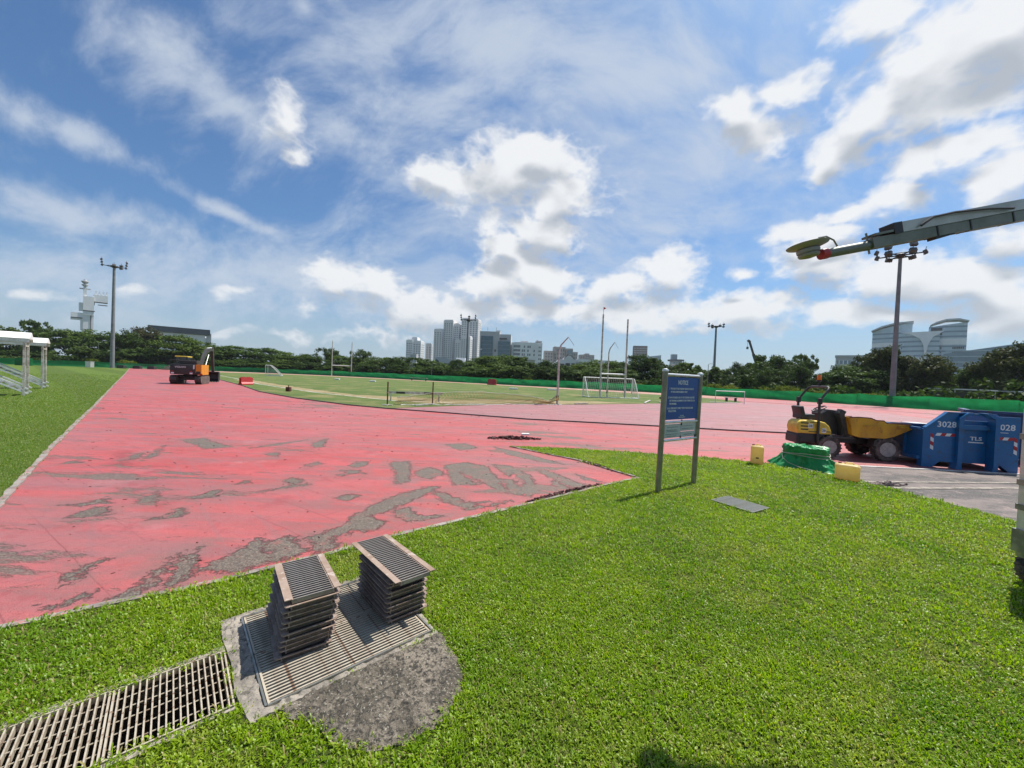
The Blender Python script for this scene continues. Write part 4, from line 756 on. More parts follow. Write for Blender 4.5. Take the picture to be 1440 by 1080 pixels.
# stacked loose grates: L flanges along the long sides, bars across
def make_stack_grate(L, W, nbar, label, group, singly):
    t = thing('stacked_grate', label, 'drain grate', (0, 0, 0), 0, group)
    fw = 0.038 if singly else 0.034; FM = M['flange'] if singly else M['flangeshade']
    fm = MB().box((W/2-fw/2, 0, 0.0290), (fw, L, 0.0045)).box((W/2-fw-0.003, 0, 0.0135), (0.006, L-0.004, 0.0265)).mesh('flange', FM)
    fm2 = MB().box((-W/2+fw/2, 0, 0.0290), (fw, L, 0.0045)).box((-W/2+fw+0.003, 0, 0.0135), (0.006, L-0.004, 0.0265)).mesh('flange', FM)
    link_mesh('flange', fm, t); link_mesh('flange', fm2, t)
    w = W-2*fw-0.013
    bmesh_ = MB().box((0, 0, 0.0150), (w, 0.0085, 0.026)).mesh('bar', M['litsteel'])
    if singly:
        for i in range(nbar):
            b = link_mesh('bar', bmesh_, t); b.location = (0, -L/2+0.006+(L-0.012)*i/(nbar-1), 0)
        link_mesh('rod', MB().box((0, 0, 0.008), (0.006, L-0.02, 0.008)).mesh('rod', M['ruststeel']), t)
    else:
        m = MB()
        for i in range(nbar): m.box((0, -L/2+0.006+(L-0.012)*i/(nbar-1), 0.0150), (w, 0.0075, 0.026))
        m.box((0, -L/2+0.010, 0.0130), (w+0.002, 0.003, 0.022)); m.box((0, L/2-0.010, 0.0130), (w+0.002, 0.003, 0.022))
        o = m.build('bars', M['ruststeel'], t); o['kind'] = 'stuff'
        for s in (-1, 1): MB().box((0, s*(L/2+0.003), 0.0265), (W-0.012, 0.010, 0.0050)).build('lit_edge', M['flange'], t)  # added pale strip that paints the bright line along a lit bar edge
    return t
ORD = ['bottom', 'second', 'third', 'fourth', 'fifth', 'sixth', 'seventh', 'eighth', 'ninth', 'tenth']; PITCH = 0.0322
proto = None
for (cx, cyy, ang, n, side, z0) in ((-1.268, 2.428, 37.5, 10, 'left', 0.036), (-0.815, 2.765, 41.0, 9, 'right', 0.036)):
    for i in range(n):
        lab = ('rusty grate lowest in the %s stack on the pit' % side) if i == 0 else ('rusty grate %s from the bottom of the %s stack on the pit' % (ORD[i], side))
        if proto is None: proto = make_stack_grate(0.505, 0.30, 20, lab, 'rusty drain grates stacked on the pit', False); t = proto
        else: t = copy_tree(proto)
        t['label'] = lab
        k = i/float(n)
        # the lower ones fan out a little toward the left, as piled by hand
        dx = (-0.030*(1-k)**2.5 if side == 'left' else 0.0) + random.uniform(-0.006, 0.006); dy = 0.012*(1-k) + random.uniform(-0.012, 0.012)
        c, s = math.cos(R(ang)), math.sin(R(ang))
        t.location = (cx+dx*c-dy*s, cyy+dx*s+dy*c, z0+i*PITCH); t.rotation_euler = (0, 0, R(ang)+random.gauss(0, 0.018)*(1.5 if i < 2 else 1)+ (math.pi if i % 2 else 0))
lt = make_stack_grate(0.505, 0.30, 20, 'topmost grate of the left stack with pinkish flanges', 'rusty drain grates stacked on the pit', True)
lt.location = (-1.262, 2.428, 0.036+10*PITCH); lt.rotation_euler = (0, 0, R(37.5))
rt = make_stack_grate(0.76, 0.29, 27, 'long topmost grate overhanging the right stack', 'rusty drain grates stacked on the pit', True)
rt.location = (-0.836, 2.788, 0.036+9*PITCH+0.004); rt.rotation_euler = (R(-0.6), 0, R(42.5))

grate_panel('lawn_grate', 'small grey drain grate set in the lawn beside the notice sign', (3.295, 5.43, 0.035), R(31), 0.44, 0.58, 12, M['galv'], None, bar_w=0.016, bar_h=0.03)
tag(MB().box((3.295, 5.43, -0.03), (0.46, 0.60, 0.06), rz=R(31)).build('grate_bed', M['conc']), kind='structure')

# ------------------------------------------------------------------ notice sign
def build_sign():
    A = Vector((2.32, 5.92, 0)); B = Vector((3.15, 6.51, 0)); d = (B-A).normalized(); n = Vector((d.y, -d.x, 0))
    t = thing('notice_sign', 'blue notice board on two round metal posts standing in the lawn', 'sign', A)
    t.rotation_euler = (0, 0, math.atan2(d.y, d.x))
    t.rotation_euler.rotate(Euler((0, 0, 0)))
    L = (B-A).length; sh = 0.018
    lean = Matrix(((1, 0, 0.028), (0, 1, 0), (0, 0, 1)))
    def LP(p): return lean @ Vector(p)
    for x, h in ((0, 1.885), (L, 1.86)):
        p = MB().cyl(LP((x, 0, -0.03)), LP((x, 0, h)), 0.042, n=18).build('post', M['post'], t, smooth=True)
        MB().lathe([(0.0465, 0), (0.047, 0.018), (0.040, 0.034), (0.018, 0.044), (0.002, 0.046)], LP((x, 0, h-0.004)), n=18).build('cap', M['alu'], p, smooth=True)
    def plate(z0, z1, x0, x1, y0, y1, mat, name, par=t):
        m = MB(); c = [LP((x, y, z)) for z in (z0, z1) for (x, y) in ((x0, y0), (x1, y0), (x1, y1), (x0, y1))]
        m.add(c, [(3, 2, 1, 0), (4, 5, 6, 7), (0, 1, 5, 4), (1, 2, 6, 5), (2, 3, 7, 6), (3, 0, 4, 7)])
        return m.build(name, mat, par)
    for z in (1.835, 1.085, 0.800):
        MB().cyl(LP((0.03, -0.005, z)), LP((L-0.03, -0.005, z)), 0.021, n=12).build('rail', M['alu'], t, smooth=True)
    panel = plate(1.125, 1.80, 0.055, L-0.055, -0.012, 0.012, M['signblue'], 'panel')
    for x in (0.047, L-0.047): plate(1.11, 1.815, x-0.008, x+0.008, -0.016, 0.016, M['post'], 'panel_edge')
    cx = L/2
    def line(s, x, z, size, align='LEFT', bold=0.0, sx=1.0, par=panel, mat=M['letter'], y=-0.0145):
        o = LP((x, y, z)); text_part(s, size, mat, par, face_mat(o, (1, 0, 0)), 'lettering', align, bold, sx)
    line('NOTICE', cx-0.02, 1.715, 0.098, 'CENTER', 0.0015, 0.80)
    rows = [('1. THE USE OF THE STADIUM TRACK IS STRICTLY', 0.11, 1.615), ('BY PRIOR ARRANGEMENT ONLY', 0.155, 1.565),
            ('2. UNAUTHORISED USE OF THE STADIUM FACILITIES', 0.09, 1.475), ('OR TRAINING EQUIPMENT IS NOT PERMITTED ON', 0.13, 1.425), ('THE PREMISES', 0.13, 1.375),
            ('3. ALL USERS MUST COMPLY WITH THE RULES AND', 0.08, 1.305), ('REGULATIONS', 0.12, 1.260)]
    for s, x, z in rows: line(s, x, z, 0.040, bold=0.0006, sx=0.80)
    line('BY ORDER', cx, 1.185, 0.022, 'CENTER'); line('THE MANAGEMENT', cx, 1.158, 0.022, 'CENTER')
    for x0, x1, z0, z1 in ((0.06, cx-0.005, 0.835, 1.055), (cx+0.008, L-0.06, 0.93, 1.062), (cx+0.008, L-0.06, 0.83, 0.922)):
        pp = plate(z0, z1, x0, x1, -0.006, 0.002, M['paper'], 'paper_notice')
        m = MB(); zz = z1-0.05
        while zz > z0+0.02:
            m.box(LP(((x0+x1)/2 - random.uniform(0, 0.05), -0.0075, zz)), ((x1-x0)*random.uniform(0.55, 0.8), 0.001, 0.007)); zz -= random.choice((0.022, 0.03, 0.045))
        m.build('print', M['ink'], pp)
    for x, z in ((cx, 1.10), (cx, 1.05), (cx-0.01, 0.84), (L-0.08, 0.84)): plate(z-0.02, z+0.02, x-0.007, x+0.007, -0.024, -0.010, M['black'], 'clip')
build_sign()

# ------------------------------------------------------------------ jerrycans
def jerrycan(label, loc, rz, w, d, h, horizontal=False):
    t = thing('jerrycan', label, 'jerrycan', loc, rz, 'yellow jerrycans on the lawn edge')
    bm = bmesh.new(); bmesh.ops.create_cube(bm, size=1.0)
    for q in bm.verts:
        q.co = Vector((q.co.x*w, q.co.y*d, (q.co.z+0.5)*h))
    bmesh.ops.bevel(bm, geom=list(bm.edges), offset=min(w, d, h)*0.27, segments=5, affect='EDGES', profile=0.6)
    bmesh.ops.subdivide_edges(bm, edges=[e for e in bm.edges if e.calc_length() > 0.06], cuts=5, use_grid_fill=True)
    for q in bm.verts:
        k = mnoise.fractal(q.co*9+Vector((loc[0], 0, 0)), 1, 2, 3)*0.005
        q.co += Vector((q.co.x, q.co.y, 0)).normalized()*k if Vector((q.co.x, q.co.y, 0)).length > 1e-3 else Vector()
        if abs(q.co.z-h*0.5) < h*0.30 and (abs(q.co.x) > w*0.47 or abs(q.co.y) > d*0.47): q.co.x *= 0.975; q.co.y *= 0.975
    bmesh.ops.recalc_face_normals(bm, faces=bm.faces)
    me = bpy.data.meshes.new('body'); bm.to_mesh(me); bm.free(); me.materials.append(M['jerry']); me.shade_smooth()
    link_mesh('body', me, t)
    MB().tube([(-w*0.12, 0, h-0.012), (-w*0.08, 0, h+0.022), (w*0.20, 0, h+0.022), (w*0.26, 0, h-0.012)], 0.013, 8).build('handle', M['jerry'], t, True)
    MB().lathe([(0.026, 0), (0.026, 0.028), (0.021, 0.032)], (-w*0.30, 0, h-0.008), n=14).build('cap', M['redcap'], t, True)
    if not horizontal:
        MB().box((w*0.02, -d/2-0.001, h*0.36), (w*0.22, 0.002, 0.03)).build('label_mark', M['black'], t)
    return t
jerrycan('upright yellow jerrycan on the lawn edge left of the green tarpaulin', (5.40, 8.36, 0.02), R(-32), 0.245, 0.22, 0.40)
jerrycan('squat yellow jerrycan with dark red cap at the right foot of the green tarpaulin', (6.36, 7.20, 0.02), R(-40), 0.37, 0.26, 0.30, True)

# ------------------------------------------------------------------ tarpaulin pile
def build_tarp():
    t = thing('covered_pile', 'bright green tarpaulin roped over a low pile on the lawn edge', 'tarpaulin', (6.42, 8.32, 0.0), R(-36))
    bm = bmesh.new(); nu, nv = 110, 34
    a, b, H = 0.40, 0.28, 0.47; grid = []
    for j in range(nv+1):
        v = j/nv; row = []
        for i in range(nu):
            th = 2*math.pi*i/nu; c, s = math.cos(th), math.sin(th)
            rr = 1/((abs(c)**5+abs(s)**5)**0.2)
            if v < 0.25:    # top
                k = v/0.25; f = k*0.97; z = H - 0.02*k**4 - 0.012*math.sin(5*c*a)*k
            else:
                k = (v-0.25)/0.75; f = 0.97 + 0.06*math.sin(k*math.pi*0.4) + 0.95*max(0, k-0.40)**1.25
                waist = math.exp(-((k-0.30)/0.07)**2) + math.exp(-((k-0.42)/0.06)**2); f -= 0.035*waist
                z = H-0.02 - (H-0.03)*k
            fold = (math.sin(th*9+2.1*math.sin(th*2))*0.5 + math.sin(th*17+1.3)*0.25)
            amp = 0.0 if v < 0.2 else 0.014 + 0.16*max(0, (v-0.42))
            n1 = mnoise.fractal(Vector((c*2.2, s*2.2, v*2.6)), 0.9, 2.1, 4)
            n2 = mnoise.fractal(Vector((c*5.0, s*5.0, v*4.0+7)), 0.7, 2.2, 3); cr = abs(n2)*0.05 if v > 0.12 else 0.0
            x = a*rr*c*f + c*(fold*amp*1.2 + 0.035*n1 - cr); y = b*rr*s*f + s*(fold*amp*1.2 + 0.035*n1 - cr)
            z += (0.022*n1 + (0.03*n2 if v < 0.3 else 0.0))*(1 if v < 0.9 else 0.2)
            row.append(bm.verts.new((x, y, max(0.008, z))))
        grid.append(row)
    for j in range(nv):
        for i in range(nu): bm.faces.new((grid[j][i], grid[j][(i+1) % nu], grid[j+1][(i+1) % nu], grid[j+1][i]))
    bmesh.ops.remove_doubles(bm, verts=bm.verts, dist=0.0005); bmesh.ops.recalc_face_normals(bm, faces=bm.faces)
    me = bpy.data.meshes.new('cover'); bm.to_mesh(me); bm.free(); me.materials.append(M['tarp']); me.shade_smooth()
    cover = link_mesh('cover', me, t)
    def ring(z, f, tilt, off=0):
        pts = []
        for i in range(60):
            th = 2*math.pi*i/60; c, s = math.cos(th), math.sin(th); rr = 1/((abs(c)**5+abs(s)**5)**0.2)
            pts.append((a*rr*c*f, b*rr*s*f, z + tilt*c + 0.008*math.sin(3*th+off)))
        return pts
    MB().tube(ring(0.315, 1.03, 0.01), 0.007, 6, closed=True).build('rope', M['rope'], t, True)
    MB().tube(ring(0.275, 1.04, -0.02, 2), 0.006, 6, closed=True).build('rope', M['rope'], t, True)
    MB().tube([(-0.42, -0.28, 0.31), (-0.40, -0.34, 0.2), (-0.30, -0.40, 0.12), (-0.12, -0.45, 0.06), (0.1, -0.47, 0.03), (0.25, -0.50, 0.02)], 0.006, 6).build('rope', M['rope'], t, True)
build_tarp()

# ------------------------------------------------------------------ dumper
def wheel_meshes(r, w):
    ty = MB().lathe([(r*0.58, -w*0.42), (r*0.72, -w*0.5), (r*0.93, -w*0.47), (r*0.965, -w*0.36), (r*0.965, w*0.36), (r*0.93, w*0.47), (r*0.72, w*0.5), (r*0.58, w*0.42)], axis='Y', n=36)
    n = 20
    for i in range(n):
        for s in (-1, 1):
            t = 2*math.pi*(i+(0.5 if s > 0 else 0))/n
            m = Matrix.Rotation(-t, 3, 'Y') @ Matrix.Rotation(s*0.5, 3, 'X')
            c = Vector((0, s*w*0.24, r*0.965)); c = Matrix.Rotation(-t, 3, 'Y') @ c
            ty.box(c, (r*0.11, w*0.50, r*0.085), m=Matrix.Rotation(-t, 3, 'Y') @ Matrix.Rotation(s*0.55, 3, 'Z'))
    tyre = ty.mesh('tyre', M['rubber'])
    rim = MB().lathe([(r*0.60, -w*0.44), (r*0.55, -w*0.46), (r*0.50, -w*0.30), (r*0.30, -w*0.24), (r*0.26, -w*0.34), (r*0.12, -w*0.36), (r*0.10, -w*0.42), (0.001, -w*0.42)], axis='Y', n=28)
    for i in range(5):
        t = 2*math.pi*i/5; rim.cyl((r*0.19*math.cos(t), -w*0.38, r*0.19*math.sin(t)), (r*0.19*math.cos(t), -w*0.33, r*0.19*math.sin(t)), r*0.03, n=6)
    return tyre, rim.mesh('rim', M['rim'], True)
def build_dumper():
    # local x = forward (to the right), y = away, near side wheels at y = 0
    t = thing('site_dumper', 'small yellow site dumper with roll bar and ochre skip beside the blue bin', 'dumper', (7.98, 9.60, 0.0), R(-9))
    W = 1.0
    for x, r, lab in ((0.0, 0.27, 'rear'), (1.27, 0.29, 'front')):
        ty, rm = wheel_meshes(r, 0.22)
        for y, flip in ((0.06, 0), (W-0.06, 1)):
            w = bpy.data.objects.new('wheel', ty); COL.objects.link(w); w.parent = t
            w.location = (x, y, r); w.rotation_euler = (0, random.uniform(0, 3), math.pi if flip else 0) if flip else (0, random.uniform(0, 3), 0)
            link_mesh('rim', rm, w)
        MB().cyl((x, 0.15, r), (x, W-0.15, r), 0.055, n=12).build('axle', M['dark'], t, True)
    # rear frame and bumper
    ch = MB().bbox((-0.38, 0.31, 0.46), (0.62, 0.56, 0.24), 0.03).bbox((-0.66, 0.30, 0.42), (0.12, 0.54, 0.22), 0.03).box((0.0, 0.5, 0.47), (0.5, 0.5, 0.16)).box((0.55, 0.5, 0.42), (0.7, 0.36, 0.14)).box((1.2, 0.5, 0.42), (0.75, 0.40, 0.14))
    ch.build('chassis', M['black'], t)
    MB().bbox((0.23, 0.06, 0.52), (0.62, 0.16, 0.05), 0.01).bbox((0.23, 0.94, 0.52), (0.62, 0.16, 0.05), 0.01).build('footstep', M['dark'], t)
    # engine cover
    prof = [(-0.70, 0.57), (-0.73, 0.72), (-0.70, 0.84), (-0.62, 0.905), (-0.22, 0.90), (-0.09, 0.87), (0.01, 0.78), (0.06, 0.66), (0.07, 0.565)]
    bm = bmesh.new(); vs0 = [bm.verts.new((x, 0.02, z)) for x, z in prof]; f = bm.faces.new(vs0)
    ext = bmesh.ops.extrude_face_region(bm, geom=[f]); bmesh.ops.translate(bm, verts=[g_ for g_ in ext['geom'] if isinstance(g_, bmesh.types.BMVert)], vec=(0, 0.50, 0))
    bmesh.ops.recalc_face_normals(bm, faces=bm.faces)
    bmesh.ops.bevel(bm, geom=[e for e in bm.edges if abs(e.verts[0].co.y-e.verts[1].co.y) < 0.01], offset=0.045, segments=3, affect='EDGES', profile=0.6)
    me = bpy.data.meshes.new('engine_cover'); bm.to_mesh(me); bm.free(); me.materials.append(M['yellow']); me.shade_smooth()
    try: me.set_sharp_from_angle(angle=R(40))
    except Exception: pass
    hood = link_mesh('engine_cover', me, t)
    for z in (0.835, 0.755, 0.675): MB().bbox((-0.56, 0.018, z), (0.17, 0.012, 0.030), 0.004).build('vent_slot', M['black'], hood)
    for x0, x1, z in ((-0.46, -0.26, 0.625), (-0.06, 0.03, 0.64), (-0.44, -0.34, 0.86)): MB().box(((x0+x1)/2, 0.017, z), (x1-x0, 0.010, 0.018)).build('vent_slot', M['black'], hood)
    for x, z, s in ((-0.425, 0.765, '33'), (-0.12, 0.665, '20')):
        d = MB().bbox((x, 0.016, z), (0.105, 0.008, 0.115), 0.03).build('number_plate', M['white'], hood)
        text_part(s, 0.080, M['black'], d, face_mat((x, 0.0105, z), (1, 0, 0)), bold=0.002)
    # roll bar: arch across the machine, folded knuckles
    xr = -0.27
    def post(y, yt): return [(xr, y, 0.32), (xr, y, 1.36)]
    for y in (-0.02, 0.90):
        MB().tube([(xr+0.01, y, 0.36), (xr, y, 0.50), (xr, y, 1.36)], 0.030, 10).build('roll_bar_post', M['dark'], t, True)
        MB().bbox((xr+0.005, y, 1.40), (0.085, 0.085, 0.15), 0.015).build('hinge', M['black'], t)
    MB().tube([(xr, -0.02, 1.42), (xr+0.17, -0.01, 1.66), (xr+0.22, 0.03, 1.735), (xr+0.235, 0.12, 1.765), (xr+0.235, 0.76, 1.765), (xr+0.22, 0.85, 1.735), (xr+0.17, 0.89, 1.66), (xr, 0.90, 1.42)], 0.028, 10).build('roll_bar', M['dark'], t, True)
    bc = MB().cyl((xr+0.235, 0.46, 1.78), (xr+0.235, 0.46, 1.90), 0.014, n=8).lathe([(0.055, 1.90), (0.055, 1.935), (0.05, 1.94)], (xr+0.235, 0.46, 0), n=16).build('beacon', M['black'], t, True)
    MB().lathe([(0.046, 1.94), (0.050, 1.96), (0.046, 2.05), (0.036, 2.07), (0.002, 2.072)], (xr+0.235, 0.46, 0), n=16).build('beacon_lens', M['beacon'], bc, True)
    # seat, console, steering wheel
    s = MB().bbox((-0.36, 0.45, 0.98), (0.34, 0.42, 0.13), 0.03).build('seat', M['black'], t, True)
    MB().bbox((-0.50, 0.45, 1.13), (0.10, 0.42, 0.24), 0.03, m=Matrix.Rotation(R(-14), 3, 'Y')).build('backrest', M['black'], s, True)
    MB().prism([(0.06, 0.56), (0.38, 0.56), (0.36, 0.82), (0.22, 1.12), (0.08, 1.16), (-0.02, 1.08), (0.0, 0.85)], 0.28, 0.74).build('console', M['black'], t)
    sw = MB(); cc = Vector((0.02, 0.5, 1.19)); rot = Matrix.Rotation(R(-28), 3, 'Y')
    sw.tube([cc + rot @ Vector((0.16*math.cos(q*math.pi/12), 0.16*math.sin(q*math.pi/12), 0)) for q in range(24)], 0.015, 8, closed=True)
    for q in (0, 2.1, 4.2): sw.bar(cc, cc + rot @ Vector((0.15*math.cos(q), 0.15*math.sin(q), 0)), 0.02, 0.012)
    sw.cyl(cc, cc + rot @ Vector((0, 0, -0.12)), 0.02, n=8); sw.build('steering_wheel', M['black'], t, True)
    MB().bar((0.28, 0.1, 1.16), (0.46, 0.1, 0.57), 0.05, 0.10, up=(1, 0, 0)).bar((0.28, 0.9, 1.16), (0.46, 0.9, 0.57), 0.05, 0.10, up=(1, 0, 0)).box((0.37, 0.5, 0.86), (0.05, 0.76, 0.62), rz=0).build('front_shield', M['dark'], t)
    MB().bbox((0.32, 0.16, 1.13), (0.14, 0.16, 0.15), 0.02, m=Matrix.Rotation(R(25), 3, 'Y')).build('headlamp', M['black'], t, True)
    # skip
    out = [(0.40, 1.03), (0.47, 0.60), (0.62, 0.555), (1.18, 0.56), (1.38, 0.62), (1.78, 0.84), (1.70, 0.925), (1.20, 0.93), (1.14, 0.985), (0.98, 0.985), (0.86, 1.035), (0.60, 1.045)]
    m = MB(); y0, y1, th = -0.06, 1.06, 0.02
    for ya, yb in ((y0, y0+th), (y1-th, y1)): m.prism(out, ya, yb)
    base = [(0.40, 1.03), (0.47, 0.60), (0.62, 0.555), (1.18, 0.56), (1.38, 0.62), (1.78, 0.84)]
    for i in range(len(base)-1): m.bar((base[i][0], 0.5, base[i][1]+0.012), (base[i+1][0], 0.5, base[i+1][1]+0.012), y1-y0-2*th, 0.02)
    sk = m.build('skip', M['skip'], t)
    e = MB()
    top = [(0.40, 1.035), (0.60, 1.05), (0.86, 1.04), (0.98, 0.99), (1.14, 0.99), (1.20, 0.935), (1.70, 0.93), (1.78, 0.845)]
    for y in (y0+0.01, y1-0.01): e.tube([(p[0], y, p[1]) for p in top], 0.017, 6)
    e.tube([(1.785, y0+0.01, 0.845), (1.785, y1-0.01, 0.845)], 0.018, 6); e.build('skip_rim', M['rustedge'], sk)
    MB().bar((0.7, -0.075, 0.84), (1.66, -0.075, 0.86), 0.02, 0.03).build('skip_rib', M['skip'], sk)
    MB().prism([(0.95, 0.36), (0.98, 0.50), (1.12, 0.585), (1.42, 0.60), (1.40, 0.575), (1.15, 0.555), (1.02, 0.48), (1.0, 0.36)], -0.04, 0.18).build('mudguard', M['dark'], t)
    MB().cyl((0.5, 0.3, 0.50), (0.95, 0.3, 0.62), 0.035, n=10).build('tipping_ram', M['galv'], t, True)
build_dumper()

# ------------------------------------------------------------------ blue hook-lift bin
def build_bin():
    A = Vector((9.62, 8.95, 0)); B = Vector((11.36, 8.56, 0)); u = (B-A).normalized(); L = (B-A).length
    t = thing('waste_bin', 'large blue steel waste bin numbered 3028 with red and white stripes', 'waste bin', A, math.atan2(u.y, u.x))
    H = 1.27; D = 1.7
    # end plates of the front: left wing and right wing, centre panel set back
    wl = [(0.0, 0.14), (0.0, 0.88), (0.05, 0.90), (0.44, 1.27), (0.66, 1.27), (0.66, 0.14)]
    MB().prism(wl, 0.0, 0.05).build('front_wing', M['blue'], t)
    wr = [(L-0.62, 0.14), (L-0.62, 1.20), (L-0.72, 1.27), (L, 1.27), (L, 0.14)]
    MB().prism([(L-0.46, 0.14), (L-0.46, 1.24), (L, 1.24), (L, 0.14)], 0.0, 0.05).build('front_wing', M['blue'], t)
    cp = MB().box(((0.66+L-0.46)/2, 0.16, 0.62), (L-1.12, 0.05, 0.98)).build('front_panel', M['blue'], t)
    # posts that rise into gusset arms
    for x, s in ((0.66, 1), (L-0.46, -1)):
        p = MB().box((x, 0.02, 0.62), (0.085, 0.20, 1.10)); p.prism([(x-0.0425, 1.17), (x+0.0425, 1.17), (x+s*0.20+0.04, 1.30), (x+s*0.20-0.08*s, 1.30)] if s > 0 else [(x+0.0425, 1.17), (x-0.0425, 1.17), (x-0.24, 1.30), (x-0.12, 1.30)], -0.08, 0.12)
        p.prism([(x-0.06, 0.0), (x+0.06, 0.0), (x+0.0425, 0.14), (x-0.0425, 0.14)], -0.07, 0.11)
        p.build('post', M['blue'], t)
    MB().box(((0.66+L-0.46)/2, 0.10, 0.96), (L-1.21, 0.11, 0.10)).build('cross_beam', M['blue'], t)
    MB().box(((0.66+L-0.46)/2, 0.10, 1.255), (L-0.95, 0.12, 0.05)).build('top_beam', M['blue'], t)
    # top edge strips catch the light
    MB().bar((0.03, 0.02, 0.905), (0.44, 0.02, 1.285), 0.10, 0.03).bar((0.43, 0.02, 1.285), (0.80, 0.02, 1.285), 0.10, 0.03).build('edge_strip', M['blue'], t)
    # corner feet
    for x0, x1 in ((0.0, 0.20), (L-0.16, L)): MB().prism([(x0, 0.0), (x1, 0.0), (x1+(0.14 if x0 == 0 else 0), 0.14), (x0-(0 if x0 == 0 else 0.16), 0.14)], 0.001, 0.14).build('foot', M['blue'], t)
    # sides, back and floor
    for x, nm in ((0.025, 'side_wall'), (L-0.025, 'side_wall')):
        MB().prism([(0.052, 0.14), (0.052, 0.88), (D, 0.86), (D, 0.14)] if x < 1 else [(0.052, 0.14), (0.052, 1.22), (D, 1.22), (D, 0.14)], x-0.024, x+0.024, 'YZ').build(nm, M['blue'], t)
    for y in (0.5, 1.0, 1.5): MB().box((-0.03, y, 0.50), (0.06, 0.07, 0.70)).build('rib', M['blue'], t)
    MB().box((-0.03, 0.88, 0.875), (0.07, 1.66, 0.06)).box((-0.035, 0.88, 0.20), (0.06, 1.66, 0.08)).build('side_rail', M['blue'], t)
    MB().box((L/2, D-0.03, 0.49), (L-0.1, 0.05, 0.70)).build('back_wall', M['bluein'], t)
    MB().box((L/2, D-0.02, 0.86), (L-0.1, 0.10, 0.05)).build('back_rim', M['bluein'], t)
    MB().box((L/2, D/2+0.1, 0.16), (L-0.1, D-0.2, 0.04)).build('floor', M['bluein'], t)
    # markings
    W1 = t
    text_part('3028', 0.185, M['letter'], t, face_mat((0.44, -0.003, 1.00), (1, 0, 0)), 'lettering', 'CENTER', 0.003, 1.0)
    text_part('028', 0.185, M['letter'], t, face_mat((L-0.225, -0.003, 1.0), (1, 0, 0)), 'lettering', 'CENTER', 0.003, 1.0)
    text_part('TLS', 0.115, M['letter'], cp, face_mat((1.10, 0.132, 0.70), (1, 0, 0)), 'lettering', 'CENTER', 0.003, 1.25)
    MB().box((1.10, 0.133, 0.615), (0.28, 0.004, 0.025)).build('lettering', M['letter'], cp)
    MB().box((L-0.30, -0.002, 0.885), (0.18, 0.004, 0.012)).build('lettering', M['letter'], t)
    text_part('3028', 0.11, M['letter'], t, face_mat((-0.068, 0.72, 0.70), (0, -1, 0)), 'lettering', 'CENTER', 0.002)
    def stripes(x0, x1, z0, z1, horiz, n=4):
        for i in range(n):
            a, b = i/n, (i+1)/n; sl = 0.035
            if horiz: q = [(x0+(x1-x0)*a, z0), (x0+(x1-x0)*b, z0), (x0+(x1-x0)*b+sl, z1), (x0+(x1-x0)*a+sl, z1)]
            else: q = [(x0, z0+(z1-z0)*a+sl), (x1, z0+(z1-z0)*a), (x1, z0+(z1-z0)*b), (x0, z0+(z1-z0)*b+sl)]
            MB().prism(q, -0.005, 0.001).build('stripe', M['redpaint'] if i % 2 == (1 if horiz else 1) else M['letter'], t)
    stripes(0.23, 0.60, 0.735, 0.80, True); stripes(0.145, 0.205, 0.40, 0.76, False)
    stripes(L-0.50, L-0.13, 0.72, 0.785, True); stripes(L-0.10, L-0.04, 0.40, 0.76, False)
    return t
build_bin()
def build_bin2():
    t = thing('waste_bin', 'second blue bin with ribbed sides standing behind the numbered bin', 'waste bin', (12.35, 10.4, 0), R(-45))
    for x0, x1, y0, y1 in ((0, 2.4, 0, 0.05), (0, 2.4, 1.55, 1.6), (0, 0.05, 0.051, 1.549), (2.35, 2.4, 0.051, 1.549)): MB().box(((x0+x1)/2, (y0+y1)/2, 0.70), (x1-x0, y1-y0, 1.12)).build('wall', M['bluein'], t)
    MB().box((1.2, 0.8, 0.15), (2.3, 1.5, 0.04)).build('floor', M['bluein'], t)
    MB().box((1.2, -0.01, 1.275), (2.5, 0.12, 0.07)).box((-0.01, 0.8, 1.276), (0.12, 1.5, 0.07)).build('rim', M['bluein'], t)
    for x in (0.3, 0.8, 1.3, 1.8): MB().box((x, -0.04, 0.68), (0.08, 0.08, 1.0)).build('rib', M['bluein'], t)
    for x in (0.2, 2.2): MB().box((x, 0.8, 0.07), (0.15, 1.4, 0.14)).build('skid', M['dark'], t)
build_bin2()
bx = MB().box((0, 0, 0.5), (0.5, 0.6, 1.0)).box((0, 0, 1.01), (0.56, 0.66, 0.04))
o = bx.build('site_cabinet', M['alu']); o.location = (12.0, 11.35, 0); o.scale = (0.8, 0.8, 0.80); tag(o, 'pale metal cabinet just showing behind the blue bin', 'cabinet')

